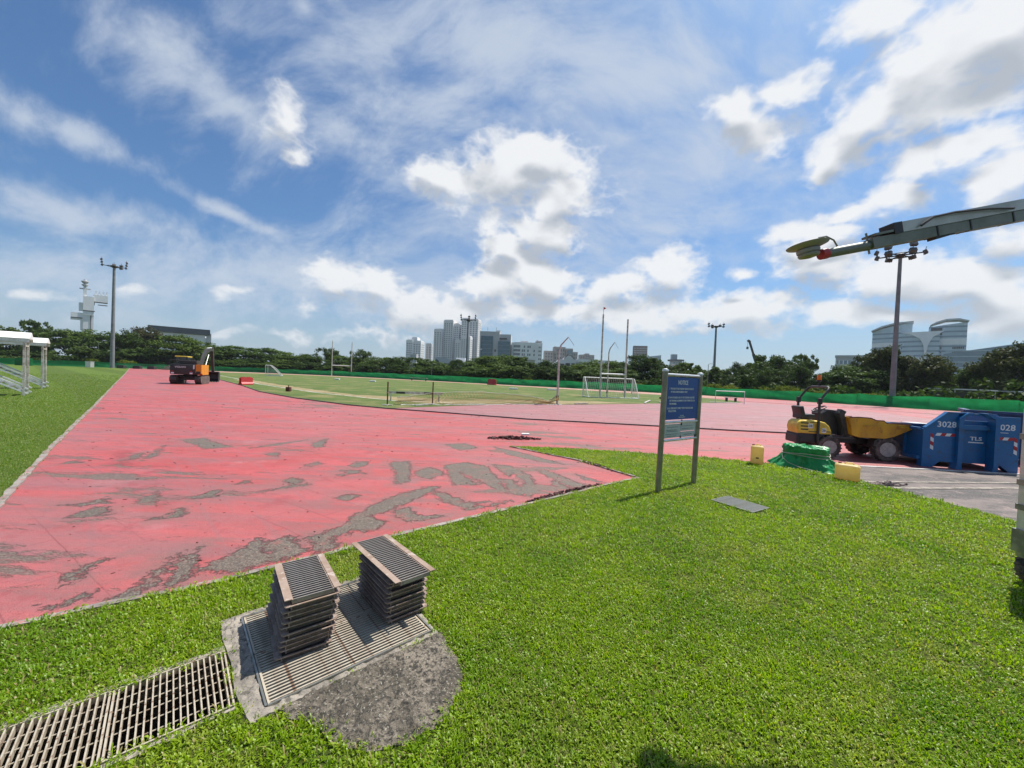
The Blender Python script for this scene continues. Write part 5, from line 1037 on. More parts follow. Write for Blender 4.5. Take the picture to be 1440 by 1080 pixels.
# ------------------------------------------------------------------ mast trailer at the right edge
def build_trailer():
    t = thing('mast_trailer', 'grey mobile mast trailer at the right edge with its boom lying over the lawn', 'trailer', (4.72, 3.42, 0))
    c = MB()
    c.bbox((0.98, -0.60, 1.0), (1.62, 1.05, 1.2), 0.02); c.build('body', M['alu'], t)
    p = MB().box((-0.075, -0.03, 1.0), (0.11, 0.11, 1.2)).build('corner_post', M['alu'], t)
    for z in (1.35, 0.94, 0.72): MB().box((-0.07, -0.035, z), (0.14, 0.14, 0.05)).build('clamp', M['galv'], p)
    o = MB().box((-0.06, -0.04, 0.42), (0.18, 0.16, 0.20)).box((-0.06, -0.04, 0.30), (0.14, 0.12, 0.05)); o.build('outrigger_bracket', M['galv'], t)
    ty, rm = wheel_meshes(0.165, 0.11)
    for x, y in ((0.105, 0.03), (1.5, 0.03), (0.3, -1.1), (1.5, -1.1)):
        w = bpy.data.objects.new('wheel', ty); COL.objects.link(w); w.parent = t; w.location = (x, y, 0.165); link_mesh('rim', rm, w)
    MB().box((0.95, -0.55, 0.34), (1.5, 0.9, 0.10)).build('chassis', M['galv'], t)
    MB().cyl((0.9, -0.68, 1.6), (0.9, -0.68, 3.36), 0.09, n=14).build('pivot_column', M['galv'], t, True)
    # boom: from the tip over the lawn back to the pivot
    o0 = t.location
    def L(x, y, z): return (x-o0.x, y-o0.y, z-o0.z)
    tip, end = Vector(L(1.912, 2.435, 2.547)), Vector(L(5.55, 2.58, 3.40))
    d = (end-tip).normalized(); up = Vector((0, 0, 1)); up = (up-d*up.dot(d)).normalized(); sd = d.cross(up)
    def at(s, h=0.0, w=0.0): return tip + d*s*1.1 + up*h*1.06 + sd*w*1.06
    MB().cyl(at(0.02), at(0.55), 0.029, n=14).build('boom_tip_tube', M['mast'], t, True)
    MB().cyl(at(-0.006), at(0.03), 0.0325, n=14).build('red_end_cap', M['redplastic'], t, True)
    bm_ = MB().bar(at(0.28, 0.006), at(3.4, 0.006), 0.075, 0.062, up); b1 = bm_.build('boom_beam', M['mast'], t)
    MB().bar(at(0.41, 0.066), at(3.4, 0.073), 0.09, 0.064, up).build('boom_cover', M['mastpale'], t)
    MB().bar(at(0.405, 0.066), at(0.455, 0.066), 0.094, 0.068, up).build('cover_end', M['black'], t)
    MB().bar(at(0.29, 0.052), at(0.40, 0.054), 0.09, 0.014, up).build('top_plate', M['mast'], t)
    for s in (0.66, 0.86, 1.12, 1.5): MB().bar(at(s, 0.012), at(s+0.008, 0.012), 0.082, 0.078, up).build('strap', M['black'], t)
    MB().bar(at(0.66, -0.030), at(0.78, -0.018), 0.05, 0.02, up).build('wedge', M['black'], t)
    MB().tube([at(0.55, 0.05, 0.055), at(0.62, 0.085, 0.062), at(0.75, 0.09, 0.062), at(0.95, 0.075, 0.06), at(1.1, 0.05, 0.06)], 0.007, 6).build('cable', M['black'], t, True)
    MB().tube([at(0.0, 0.10), at(0.045, 0.10), at(0.085, 0.07), at(0.10, 0.03)], 0.005, 6).build('cable', M['galv'], t, True)
    c = at(-0.075, 0.012)
    a = MB().lathe([(0.02, -0.02), (0.052, -0.012), (0.058, 0.0), (0.05, 0.006), (0.06, 0.012), (0.062, 0.030), (0.052, 0.036), (0.108, 0.056), (0.112, 0.062), (0.08, 0.072), (0.002, 0.077)], (0, 0, 0), n=28).build('disc_antenna', M['antenna'], t, True)
    a.location = c; a.rotation_euler = (R(-3), R(-9), 0)
    for s in (0.28, 1.9): MB().cyl(at(s, -0.05), at(s, 0.075), 0.006, n=6).build('bolt', M['galv'], t)
build_trailer()

# ------------------------------------------------------------------ excavator
def build_excavator():
    t = thing('excavator', 'black and orange tracked excavator seen from behind, bucket resting on the track', 'excavator', (-27.75, 33.2, 0), R(27))
    t.scale = (0.86, 0.90, 1.0)
    # forward +y
    for x in (-0.95, 0.95):
        tr = MB(); prof = [(-1.55, 0.22), (-1.70, 0.38), (-1.62, 0.60), (-1.4, 0.70), (1.4, 0.70), (1.66, 0.56), (1.70, 0.36), (1.5, 0.10), (1.2, 0.02), (-1.25, 0.02)]
        tr.prism(prof, x-0.24, x+0.24, 'YZ')
        k = tr.build('track', M['rubber'], t)
        sh = MB(); n = len(prof)
        for i in range(n):
            a, b = Vector((0, *prof[i])), Vector((0, *prof[(i+1) % n])); m_ = max(1, int((b-a).length/0.17))
            for q in range(m_):
                c = a.lerp(b, (q+0.5)/m_); dr = (b-a).normalized(); nr = Vector((0, -dr.z, dr.y)); c = c - nr*0.012*(-1)
                sh.box((x, c.y, c.z), (0.50, 0.12, 0.045), m=Matrix((Vector((1, 0, 0)), dr, Vector((1, 0, 0)).cross(dr))).transposed())
        so = sh.build('track_shoes', M['dark'], k); so['kind'] = 'stuff'
    MB().box((0, 0, 0.48), (1.4, 1.6, 0.30)).cyl((0, 0, 0.60), (0, 0, 0.82), 0.55, n=20).build('undercarriage', M['dark'], t)
    cw = MB().bbox((-0.18, -1.45, 1.24), (1.94, 0.75, 0.86), 0.12).build('counterweight', M['black'], t, True)
    text_part('VOLVO', 0.20, M['letter'], cw, face_mat((-0.35, -1.832, 1.42), (1, 0, 0)), 'lettering', 'CENTER', 0.004, 1.25)
    for x in (-0.95, 0.45):
        MB().bbox((x, -1.835, 1.08), (0.16, 0.03, 0.06), 0.01).build('rear_lamp', M['redplastic'], cw)
        MB().bbox((x+0.02, -1.84, 0.92), (0.22, 0.03, 0.13), 0.01).build('reflector_plate', M['letter'], cw)
    sd = MB().prism([(-1.80, 0.95), (-1.80, 1.66), (0.9, 1.66), (0.9, 0.80), (-1.2, 0.80)], 0.80, 1.25, 'YZ').build('side_panel', M['orange'], t)
    MB().prism([(-1.2, 0.80), (-1.2, 1.60), (0.9, 1.60), (0.9, 0.80)], -1.15, 0.795, 'YZ').build('upper_body', M['dark'], t)
    MB().bbox((1.0, -1.81, 0.98), (0.34, 0.04, 0.22), 0.02).build('rear_grille', M['black'], sd)
    MB().box((0.66, -1.828, 1.45), (0.10, 0.02, 0.34)).build('number_strip', M['letter'], cw)
    MB().bbox((0.15, -0.9, 1.80), (1.3, 1.1, 0.34), 0.08).build('engine_hood', M['black'], t, True)
    cab = MB().bbox((-0.66, 0.35, 1.72), (0.95, 1.45, 1.10), 0.06).build('cab', M['glassdark'], t)
    MB().bbox((-0.66, 0.35, 2.30), (1.02, 1.52, 0.10), 0.04).build('cab_roof', M['yellow'], cab)
    for x in (-1.13, -0.19):
        for y in (-0.36, 1.06): MB().box((x, y, 1.76), (0.07, 0.07, 1.06)).build('cab_pillar', M['dark'], cab)
    MB().tube([(0.45, -1.0, 1.95), (0.45, -1.0, 2.12)], 0.06, 10).build('exhaust', M['dark'], t, True)
    MB().tube([(-1.2, -1.7, 1.70), (-1.2, -1.7, 1.98), (0.9, -1.7, 1.98), (1.2, -0.2, 1.98), (1.2, -0.2, 1.68)], 0.022, 6).build('handrail', M['dark'], t, True)
    # boom
    bo = MB(); P = [(0.9, 1.55, 0.26), (1.9, 2.45, 0.32), (2.9, 2.95, 0.34), (4.2, 3.15, 0.28), (5.35, 3.12, 0.22)]
    for i in range(len(P)-1):
        (y0, z0, h0), (y1, z1, h1) = P[i], P[i+1]
        bo.prism([(y0, z0-h0/2), (y1, z1-h1/2), (y1, z1+h1/2), (y0, z0+h0/2)], 0.44, 0.72, 'YZ')
    b = bo.build('boom', M['dark'], t)
    for x in (0.38, 0.78): MB().cyl((x, 1.4, 1.25), (x, 3.0, 2.62), 0.06, n=10).build('boom_ram', M['galv'], b, True)
    MB().cyl((0.58, 3.1, 3.22), (0.58, 5.2, 3.35), 0.07, n=10).build('stick_ram', M['alu'], b, True)
    st = MB().prism([(5.15, 3.42), (5.55, 3.42), (5.70, 2.9), (6.15, 0.95), (5.98, 0.90), (5.30, 2.7)], 0.46, 0.70, 'YZ').build('stick', M['dark'], t)
    MB().cyl((0.58, 5.75, 2.9), (0.58, 6.2, 1.35), 0.06, n=10).build('bucket_ram', M['galv'], st, True)
    bk = MB()
    pr = [(5.85, 1.0), (6.25, 1.02), (6.55, 0.75), (6.50, 0.30), (6.20, 0.06), (5.75, 0.02)]
    for x0, x1 in ((0.02, 0.07), (1.11, 1.16)): bk.prism(pr, x0, x1, 'YZ')
    for i in range(len(pr)-1): bk.bar((0.59, pr[i][0], pr[i][1]), (0.59, pr[i+1][0], pr[i+1][1]), 1.06, 0.04)
    kk = bk.build('bucket', M['dark'], t)
    for i in range(5): MB().prism([(5.78, 0.0), (5.78, 0.07), (5.55, 0.02)], 0.10+i*0.24, 0.20+i*0.24, 'YZ').build('tooth', M['galv'], kk)
build_excavator()

# ------------------------------------------------------------------ red water barriers
def red_barrier(label, loc, rz, s=1.0):
    t = thing('water_barrier', label, 'barrier', loc, rz, 'red plastic water barriers'); t.scale = (s, s, s)
    MB().prism([(-0.28, 0.0), (-0.28, 0.12), (-0.15, 0.30), (-0.11, 0.78), (0.11, 0.78), (0.15, 0.30), (0.28, 0.12), (0.28, 0.0)], -0.62, 0.62, 'YZ').build('body', M['redplastic'], t)
    for x in (-0.30, 0.30): MB().bbox((x, 0, 0.80), (0.40, 0.20, 0.07), 0.02).build('top_lug', M['redplastic'], t)
    for x in (-0.67, 0.67): MB().box((x, 0, 0.45), (0.10, 0.09, 0.55)).build('end_joint', M['redplastic'], t)
red_barrier('red water barrier on the track kerb just right of the excavator bucket', (-24.2, 35.0, 0.01), R(70), 0.85)
red_barrier('red water barrier at the far edge of the playing field', (-3.9, 74.5, 0.01), R(-30), 1.35)
red_barrier('red water barrier half hidden behind the excavator', (-32.9, 41.5, 0.01), R(30), 0.9)

# ------------------------------------------------------------------ goals and posts
def net_part(parent, quads, step, r=0.010, name='net'):
    m = MB()
    for q in quads:
        a, b, c, d = [Vector(p) for p in q]
        nu = max(2, int((b-a).length/step)); nv = max(2, int((d-a).length/step))
        for i in range(nu+1): m.bar(a.lerp(b, i/nu), d.lerp(c, i/nu), r, r)
        for j in range(nv+1): m.bar(a.lerp(d, j/nv), b.lerp(c, j/nv), r, r)
    o = m.build(name, M['dirtywhite'], parent, fix=False); o['kind'] = 'stuff'; return o
def goal(label, loc, rz, w, h, dp):
    t = thing('football_goal', label, 'goal', loc, rz, 'football goals')
    for x in (0, w): MB().cyl((x, 0, 0), (x, 0, h), 0.055, n=10).build('goal_post', M['white'], t, True)
    MB().cyl((0, 0, h), (w, 0, h), 0.055, n=10).build('crossbar', M['white'], t, True)
    for x in (0, w):
        MB().tube([(x, 0, h), (x, dp*0.28, h), (x, dp*0.55, h*0.72), (x, dp, 0.05)], 0.04, 8).build('net_stay', M['white'], t, True)
        MB().cyl((x, 0, 0.05), (x, dp, 0.05), 0.035, n=8).build('ground_bar', M['white'], t, True)
    MB().cyl((0, dp, 0.05), (w, dp, 0.05), 0.035, n=8).build('ground_bar', M['white'], t, True)
    net_part(t, [((0, dp*0.28, h), (w, dp*0.28, h), (w, dp, 0.05), (0, dp, 0.05)), ((0, 0, h), (w, 0, h), (w, dp*0.28, h), (0, dp*0.28, h)),
                 ((0, 0, 0), (0, 0, h), (0, dp*0.55, h*0.72), (0, dp, 0.05)), ((w, 0, 0), (w, 0, h), (w, dp*0.55, h*0.72), (w, dp, 0.05))], 0.22, 0.012)
goal('white football goal with net between the near rugby posts', (12.35, 39.6, 0.01), R(188), 5.2, 1.95, 1.6)
goal('white football goal with net at the far left of the playing field', (-49.7, 78.2, 0.01), R(-62), 5.0, 2.05, 2.6)
def rugby(label, a, b, hb, h, flag=False, r=0.07):
    a, b = Vector(a), Vector(b); d = b-a
    t = thing('rugby_posts', label, 'rugby posts', a, math.atan2(d.y, d.x), 'rugby goal posts'); w = d.length
    for i, (x, hh) in enumerate(((0, h[0]), (w, h[1]))): MB().cyl((x, 0, 0), (x, 0, hh), r, r*0.8, n=10).build('upright', M['dirtywhite'], t, True)
    MB().cyl((0, 0, hb), (w, 0, hb), r*0.85, n=10).build('crossbar', M['white'], t, True)
    if flag:
        f = MB().cyl((0, 0, h[0]-0.1), (0, 0, h[0]+0.75), 0.02, n=6).build('flag_stick', M['galv'], t)
        MB().prism([(0.0, h[0]+0.72), (0.28, h[0]+0.62), (0.0, h[0]+0.45)], -0.006, 0.006).build('flag', M['redplastic'], f)
rugby('tall rugby posts nearest the camera, left upright topped by a small flag', (8.72, 38.0, 0.01), (11.25, 38.3, 0.01), 2.35, (8.2, 7.85), True, 0.10)
rugby('tall rugby posts at the far left end of the playing field', (-49.3, 105.0, 0.01), (-44.6, 106.5, 0.01), 2.9, (9.6, 9.4), False, 0.12)

def bent_pole(label, loc, h, name='net_pole', rz=0.0):
    t = thing(name, label, 'pole', loc, rz, 'bent net poles')
    MB().tube([(0, 0, 0), (0, 0, h*0.80), (0.10, 0, h*0.88), (0.55, 0, h)], [0.075, 0.06, 0.055, 0.04], 8).build('pole', M['dirtywhite'], t, True)
    MB().tube([(0.55, 0, h), (0.80, 0, h*0.93), (0.95, 0, h*0.88)], 0.015, 5).build('halyard', M['galv'], t)
    MB().box((0, 0, h*0.10), (0.16, 0.12, 0.3)).build('winch', M['dark'], t)
    MB().cyl((0, 0, 0), (0, 0, 0.05), 0.16, n=10).build('base', M['galv'], t)
bent_pole('bent-topped pale pole at the end of the sagging yellow net', (3.02, 25.3, 0), 4.45)
bent_pole('bent-topped pole standing inside the near goal', (9.62, 38.8, 0), 5.6)
# throwing cage: low slumped net with two rusty hurdle posts
def build_cage():
    t = thing('safety_net', 'slumped yellow and orange net lying along the throwing area', 'net', (-6.2, 19.8, 0))
    path = [Vector((-6.0, 20.2, 0)), Vector((-4.4, 21.3, 0)), Vector((-2.0, 22.6, 0)), Vector((0.0, 24.1, 0)), Vector((1.6, 24.9, 0)), Vector((2.4, 25.1, 0)), Vector((3.0, 25.25, 0))]
    hs = [0.35, 0.62, 0.72, 0.60, 0.42, 0.20, 0.60]
    pts = []
    for i in range(len(path)-1):
        for q in range(14): k = q/14; pts.append((path[i].lerp(path[i+1], k), hs[i]*(1-k)+hs[i+1]*k))
    pts.append((path[-1], hs[-1]))
    m = MB(); rows = 9; V = []
    o0 = Vector((-6.2, 19.8, 0))
    for i, (p, h) in enumerate(pts):
        for j in range(rows):
            z = h*j/(rows-1); off = 0.55*(1-(j/(rows-1)))*math.sin(j*0.9) + 0.10*mnoise.noise(Vector((i*0.3, j*0.5, 0)))
            V.append(Vector((p.x-0.55*off-o0.x, p.y+0.75*off-o0.y, 0.02+z + 0.05*mnoise.noise(Vector((i*0.35, j*0.4, 5))))))
    n = len(pts)
    for i in range(n):
        for j in range(rows):
            k = i*rows+j
            if i < n-1: m.bar(V[k], V[k+rows], 0.014, 0.014)
            if j < rows-1: m.bar(V[k], V[k+1], 0.014, 0.014)
    nn = m.build('mesh_net', M['net'], t, fix=False); nn['kind'] = 'stuff'
    MB().tube([V[i*rows+rows-1] for i in range(n)], 0.018, 6).build('top_cord', M['rope'], t)
    MB().tube([V[i*rows]+Vector((0.3, -0.4, 0.0)) for i in range(n)], 0.03, 6).build('bottom_cord', M['dirtywhite'], t)
build_cage()
def hurdle_post(label, loc, h):
    t = thing('marker_post', label, 'post', loc, 0, 'rusty posts by the net')
    MB().cyl((0, 0, 0.03), (0, 0, h), 0.035, n=8).build('post', M['rustedge'], t, True)
    MB().box((0, 0, 0.03), (0.5, 0.10, 0.05)).box((0, 0, 0.031), (0.10, 0.4, 0.05)).build('foot', M['dirtywhite'], t)
    MB().cyl((0, 0, h*0.52), (0, 0, h*0.56), 0.05, n=8).build('collar', M['net'], t)
hurdle_post('rusty post left of the slumped net with a white foot', (-6.25, 19.4, 0.004), 1.20)
hurdle_post('rusty post standing in the slumped net', (-4.30, 21.0, 0.004), 1.24)
hb = thing('striped_board', 'long low board with dark stripes lying before the net', 'board', (-7.3, 22.6, 0.0), R(18))
MB().box((1.6, 0, 0.50), (3.3, 0.05, 0.14)).build('board', M['dirtywhite'], hb)
for x in (0.75, 2.35): MB().box((x, -0.03, 0.50), (0.5, 0.02, 0.12)).build('stripe', M['dark'], hb)
for x in (0.2, 3.0): MB().box((x, 0, 0.22), (0.06, 0.3, 0.44)).build('leg', M['dirtywhite'], hb)
for lab, a, b in (('pale plank lying at the edge of the throwing area by the net', (-4.9, 19.6), (-4.2, 20.4)), ('pale plank lying near the foot of the bent net pole', (4.3, 26.0), (5.3, 26.6)), ('pale plank lying right of the near goal', (10.6, 30.6), (12.4, 34.4)), ('short pale plank propped right of the near goal', (12.4, 32.2), (13.8, 34.0))):
    tag(MB().bar((*a, 0.06), (*b, 0.10), 0.12, 0.06).build('plank', M['dirtywhite']), lab, 'plank', 'pale planks on the field edge')
def thin_pole(label, loc, h, arm=True, dark=False):
    t = thing('lamp_post', label, 'lamp post', loc, 0, 'slim lamp posts')
    MB().cyl((0, 0, 0), (0, 0, h), 0.07, 0.045, n=8).build('post', M['dark'] if dark else M['galv'], t, True)
    if arm: MB().tube([(0, 0, h-0.05), (0.25, -0.1, h+0.12), (0.55, -0.2, h+0.12)], 0.03, 6).build('arm', M['galv'], t); MB().bbox((0.6, -0.22, h+0.12), (0.34, 0.16, 0.08), 0.02).build('lamp_head', M['alu'], t)
for lab, x, y, h in (('slim lamp post behind the far goal', -52.5, 113, 4.5), ('slim lamp post right of the far goal', -43.0, 111, 4.3), ('slim lamp post right of the far rugby posts', -27.0, 101, 4.0), ('slim pole left of the rusty posts, in front of the trees', -19.5, 93, 4.0), ('slim lamp post left of the notice sign', 16.8, 42.0, 3.6), ('slim lamp post peeping over the notice sign', 33.5, 66, 5.2), ('slim lamp post before the trees under the white tower', -101.0, 107, 6.0), ('slim lamp post left of the white tower', -112, 104, 6.4)):
    thin_pole(lab, (x, y, 0), h)

def hurdle(label, loc, rz, w, h):
    t = thing('bench', label, 'bench', loc, rz)
    MB().box((0, 0, h), (w, 0.35, 0.06)).build('seat', M['dirtywhite'], t)
    for x in (-w*0.42, w*0.42): MB().box((x, 0, h/2), (0.08, 0.3, h)).build('leg', M['dark'], t)
hurdle('low bench on the far track before the green barrier', (23.4, 41.0, 0.004), R(8), 1.25, 0.42)
hurdle('low pale bench by the barrier behind the rusty posts', (-21.0, 86.5, 0.01), R(-30), 5.0, 0.6)
t = thing('small_goal', 'small white goal frame right of the notice sign', 'goal', (19.3, 36.4, 0.01), R(5))
MB().tube([(0, 0, 0), (0, 0, 1.15), (2.9, 0, 1.15), (2.9, 0, 0)], 0.035, 6).build('frame', M['white'], t)
MB().tube([(0, 0.9, 0.03), (2.9, 0.9, 0.03)], 0.03, 6).build('ground_bar', M['white'], t)
o = MB().bbox((0, 0, 0.10), (1.3, 0.5, 0.20), 0.03).box((0, 0, 0.215), (1.1, 0.3, 0.03)).build('crash_pad', M['dark']); o.location = (16.3, 40.5, 0.01); tag(o, 'dark low pad lying by the lamp post left of the notice sign', 'pad')
for lab, x, y, sx in (('white marker lying on the grass behind the near goal', 5.8, 55.0, 1.6), ('white marker on the far grass left of the red barrier', -22.5, 62.0, 1.0), ('white marker on the grass right of the far goal', -30.0, 66.0, 0.8), ('white marker mid field behind the slumped net', 0.2, 52.0, 1.2)):
    q = MB().bbox((0, 0, 0.10), (sx, 0.4, 0.18), 0.03).box((0, 0, 0.20), (sx*0.8, 0.2, 0.03)).build('field_marker', M['white']); q.location = (x, y, 0.012); tag(q, lab, 'marker', 'white markers on the field')
q = MB().bbox((0, 0, 0.18), (0.30, 0.30, 0.32), 0.06).cyl((0, 0, 0.3), (0, 0, 0.48), 0.03, n=8).build('bollard_stub', M['rustedge']); q.location = (-15.9, 27.4, 0.01); tag(q, 'small dark stub standing on the worn field edge', 'stub')

# ------------------------------------------------------------------ floodlight masts
def flood(label, loc, h, rb, rt, arms, cols, rz=0.0):
    t = thing('floodlight_mast', label, 'floodlight', loc, rz, 'floodlight masts')
    MB().cyl((0, 0, 0), (0, 0, h), rb, rt, n=16).build('mast', M['pole'], t, True)
    MB().cyl((0, 0, 0), (0, 0, 0.08), rb*1.6, n=16).build('base_plate', M['conc'], t)
    hd = MB().lathe([(rt*1.2, h-0.35), (rt*2.6, h-0.15), (rt*2.6, h+0.12), (rt*1.0, h+0.25)], n=14)
    for a in arms: hd.bar((0, 0, h), (1.9*math.cos(a), 1.9*math.sin(a), h+0.02), 0.10, 0.12)
    hd.tube([(1.25*math.cos(q*math.pi/10), 1.25*math.sin(q*math.pi/10), h) for q in range(20)], 0.05, 5, closed=True)
    hd.build('head_frame', M['dark'], t)
    lm = MB().bbox((0, 0, 0), (0.62, 0.34, 0.44), 0.05).mesh('lamp', M['lamp'])
    for a, n in zip(arms, cols):
        c, s = math.cos(a), math.sin(a)
        MB().bar((1.85*c, 1.85*s, h-0.3), (2.05*c, 2.05*s, h+0.62*n), 0.05, 0.05).build('lamp_bracket', M['dark'], t)
        for k in range(n):
            o = link_mesh('lamp', lm, t); o.location = ((1.98+0.06*k)*c, (1.98+0.06*k)*s, h+0.02+0.62*k); o.rotation_euler = (R(-25), 0, a+R(90))
flood('tall floodlight mast at the end of the left lawn', (-95.2, 91.5, 0), 24.0, 0.42, 0.24, (R(45+180), R(45), R(100), R(-45)), (3, 3, 2, 1))
flood('floodlight mast before the pale apartment towers', (-13.2, 110, 0), 17.4, 0.36, 0.20, (R(180), R(0), R(90)), (3, 3, 3))
flood('floodlight mast rising behind the barrier under the boom', (44.5, 45.0, 0), 17.6, 0.29, 0.16, [R(q) for q in (0, 60, 120, 180, 240, 300)], (2, 2, 2, 2, 2, 1), R(15))
flood('slim floodlight mast right of the notice sign', (54.9, 105, 0), 17.6, 0.40, 0.22, [R(q) for q in (0, 90, 180, 270)], (2, 2, 2, 1))

# ------------------------------------------------------------------ green barrier
def build_barrier():
    t = thing('barrier_fence', 'long low green mesh barrier round the far side of the track', 'fence', (0, 0, 0))
    q = [Vector((*p, 0)) for p in BARRIER]; S = []
    for i in range(len(q)-1):                      # Catmull-Rom
        p0, p1, p2, p3 = q[max(i-1, 0)], q[i], q[i+1], q[min(i+2, len(q)-1)]
        for k in range(24):
            u = k/24; S.append(0.5*((2*p1)+(p2-p0)*u+(2*p0-5*p1+4*p2-p3)*u*u+(3*p1-p0-3*p2+p3)*u**3))
    S.append(q[-1])
    D = [0]
    for a, b in zip(S, S[1:]): D.append(D[-1]+(b-a).length)
    tot = D[-1]
    def P(s):
        s = max(0, min(tot, s)); i = min(int(np.searchsorted(D, s)), len(S)-1); i = max(i, 1)
        k = (s-D[i-1])/max(1e-6, D[i]-D[i-1]); return S[i-1].lerp(S[i], k)
    step = 6.0; n = int(tot/step); rows = 6; cols = 14
    pm_ = MB().cyl((0, 0, 0), (0, 0, 1.38), 0.035, n=6).mesh('post', M['galv'])
    for i in range(n):
        V = []; F = []
        sag = random.uniform(0.02, 0.14); h = 1.36+random.uniform(-0.06, 0.06)
        for c in range(cols+1):
            s = step*(i + c/cols); p = P(s); d = (P(s+0.3)-P(s-0.3)).normalized(); nn = Vector((-d.y, d.x, 0))
            top = h - sag*math.sin(math.pi*c/cols) + 0.03*mnoise.noise(Vector((s*0.9, 0, 0)))
            for r in range(rows+1):
                k = r/rows; w = (0.16*mnoise.noise(Vector((s*0.45, k*2.2+s*0.12, 1.0))) + 0.05*mnoise.noise(Vector((s*2.0, k*4, 9)))) * (1-0.3*k) + 0.25*(1-k)**3
                V.append(tuple(p - nn*w*(1 if nn.y > 0 else -1) + Vector((0, 0, top*k))))
        for c in range(cols):
            for r in range(rows):
                a = c*(rows+1)+r; F.append((a, a+rows+1, a+rows+2, a+1))
        me = bpy.data.meshes.new('panel'); me.from_pydata(V, [], F); me.materials.append(M['barrier']); me.shade_smooth(); link_mesh('panel', me, t)
        o = link_mesh('post', pm_, t); pp = P(step*i); d = (P(step*i+0.3)-P(step*i-0.3)).normalized(); nn = Vector((-d.y, d.x, 0)); nn = nn if nn.y > 0 else -nn
        o.location = pp + nn*0.12
build_barrier()

# ------------------------------------------------------------------ white shelters and terrace at the left
def stand(label, p0, p1, ln):
    """timekeepers' steps: stringers that climb to the left under a long narrow canopy"""
    a, b = Vector(p0), Vector(p1); d = b-a; w = d.length
    t = thing('timekeeper_stand', label, 'stand', a, math.atan2(d.y, d.x), 'white roofed stands on the left lawn')
    sl = 0.62
    for y, nm in ((0.0, 'end'), (ln, 'back')):
        for x in (0, w): MB().box((x, y, 1.27), (0.075, 0.075, 2.52)).build('post', M['dirtywhite'], t)
        for z in (2.20,): MB().box((w/2, y, z), (w-0.08, 0.05, 0.05)).build('brace', M['dirtywhite'], t)
    MB().prism([(-0.12, 2.52), (w+0.12, 2.52), (w*0.58, 2.80), (w*0.42, 2.80)], -0.15, ln+0.15, 'XZ').build('canopy', M['white'], t)
    MB().box((-0.06, ln/2, 2.43), (0.04, ln+0.28, 0.15)).box((w+0.06, ln/2, 2.43), (0.04, ln+0.28, 0.15)).build('fascia', M['alu'], t)
    for x in (0.0, w):
        for dz in (0.10, 0.30): MB().bar((x, -0.12, dz), (x, ln*0.8, dz+sl*ln*0.8), 0.06, 0.06).build('stringer', M['white'], t)
    n = int(ln*0.8/0.28)
    for i in range(n): MB().box((w/2, 0.14+0.28*i, 0.16+sl*(0.14+0.28*i)), (w-0.07, 0.20, 0.035)).build('tread', M['galv'], t)
    MB().box((w/2, ln*0.8+0.4, sl*ln*0.8+0.14), (w-0.07, 0.8, 0.05)).build('platform', M['galv'], t)
stand('nearer white roofed timekeeper steps cut by the left edge of the view', (-21.37, 16.83, 0.006), (-22.20, 17.62, 0.006), 3.4)
stand('farther white roofed timekeeper steps on the left lawn', (-25.79, 21.1, 0.006), (-26.40, 21.75, 0.006), 3.4)
t = thing('terrace', 'grey concrete spectator terrace behind the white roofed steps', 'terrace', (-88, 62, 0), R(42))
for i in range(6):
    MB().box((-12, 1.0*i+0.5, 0.25+0.28*i), (26, 1.0, 0.5+0.56*i)).build('step', M['conc'], t)
MB().prism([(-1.0, 0), (7.0, 0), (7.0, 3.6), (6.2, 3.6), (-1.0, 0.5)], 1.02, 1.5, 'YZ').build('end_wall', M['pole'], t)
MB().box((-12, -1.2, 0.18), (28, 1.6, 0.30)).build('plinth', M['conc'], t)
tag(MB().bbox((0, 0, 0.75), (3.2, 0.5, 1.5), 0.05).box((0, 0, 1.53), (3.0, 0.3, 0.06)).build('green_box', M['barrier']), 'green boxed end of the mesh barrier by the terrace', 'box').location = (-101, 79.5, 0)
t = thing('brush_heap', 'brown heap of cut branches by the left floodlight mast', 'heap', (-85, 96, 0))
m = MB()
for i in range(160):
    a = random.uniform(0, 6.28); r = random.random()**0.6*2.2; z = (2.2-r)*0.6*random.random()
    p = Vector((r*math.cos(a), r*math.sin(a)*0.6, z)); m.bar(p, p+Vector((random.uniform(-1, 1), random.uniform(-1, 1), random.uniform(-0.1, 0.6))), 0.05, 0.05)
o = m.build('branches', M['brown'], t, fix=False); o['kind'] = 'stuff'
q = MB().box((0, 0, 0.65), (1.2, 0.8, 1.3)).box((0, 0, 1.32), (1.3, 0.9, 0.08)).build('electrical_box', M['alu']); q.location = (-97.8, 89.0, 0); tag(q, 'pale equipment box left of the left floodlight mast', 'box')
for i, (x, y) in enumerate(((-93.5, 92), (-91.2, 93.6), (-89.0, 95))):
    q = MB().bbox((0, 0, 0.35), (1.7, 0.8, 0.7), 0.06).box((0, 0, 0.72), (1.4, 0.6, 0.06)).build('dark_bin', M['dark']); q.location = (x, y, 0)
    tag(q, ('dark low box hard right of the left floodlight mast', 'dark low box, middle of three by the floodlight mast', 'dark low box nearest the brush heap')[i], 'box', 'dark boxes by the mast')
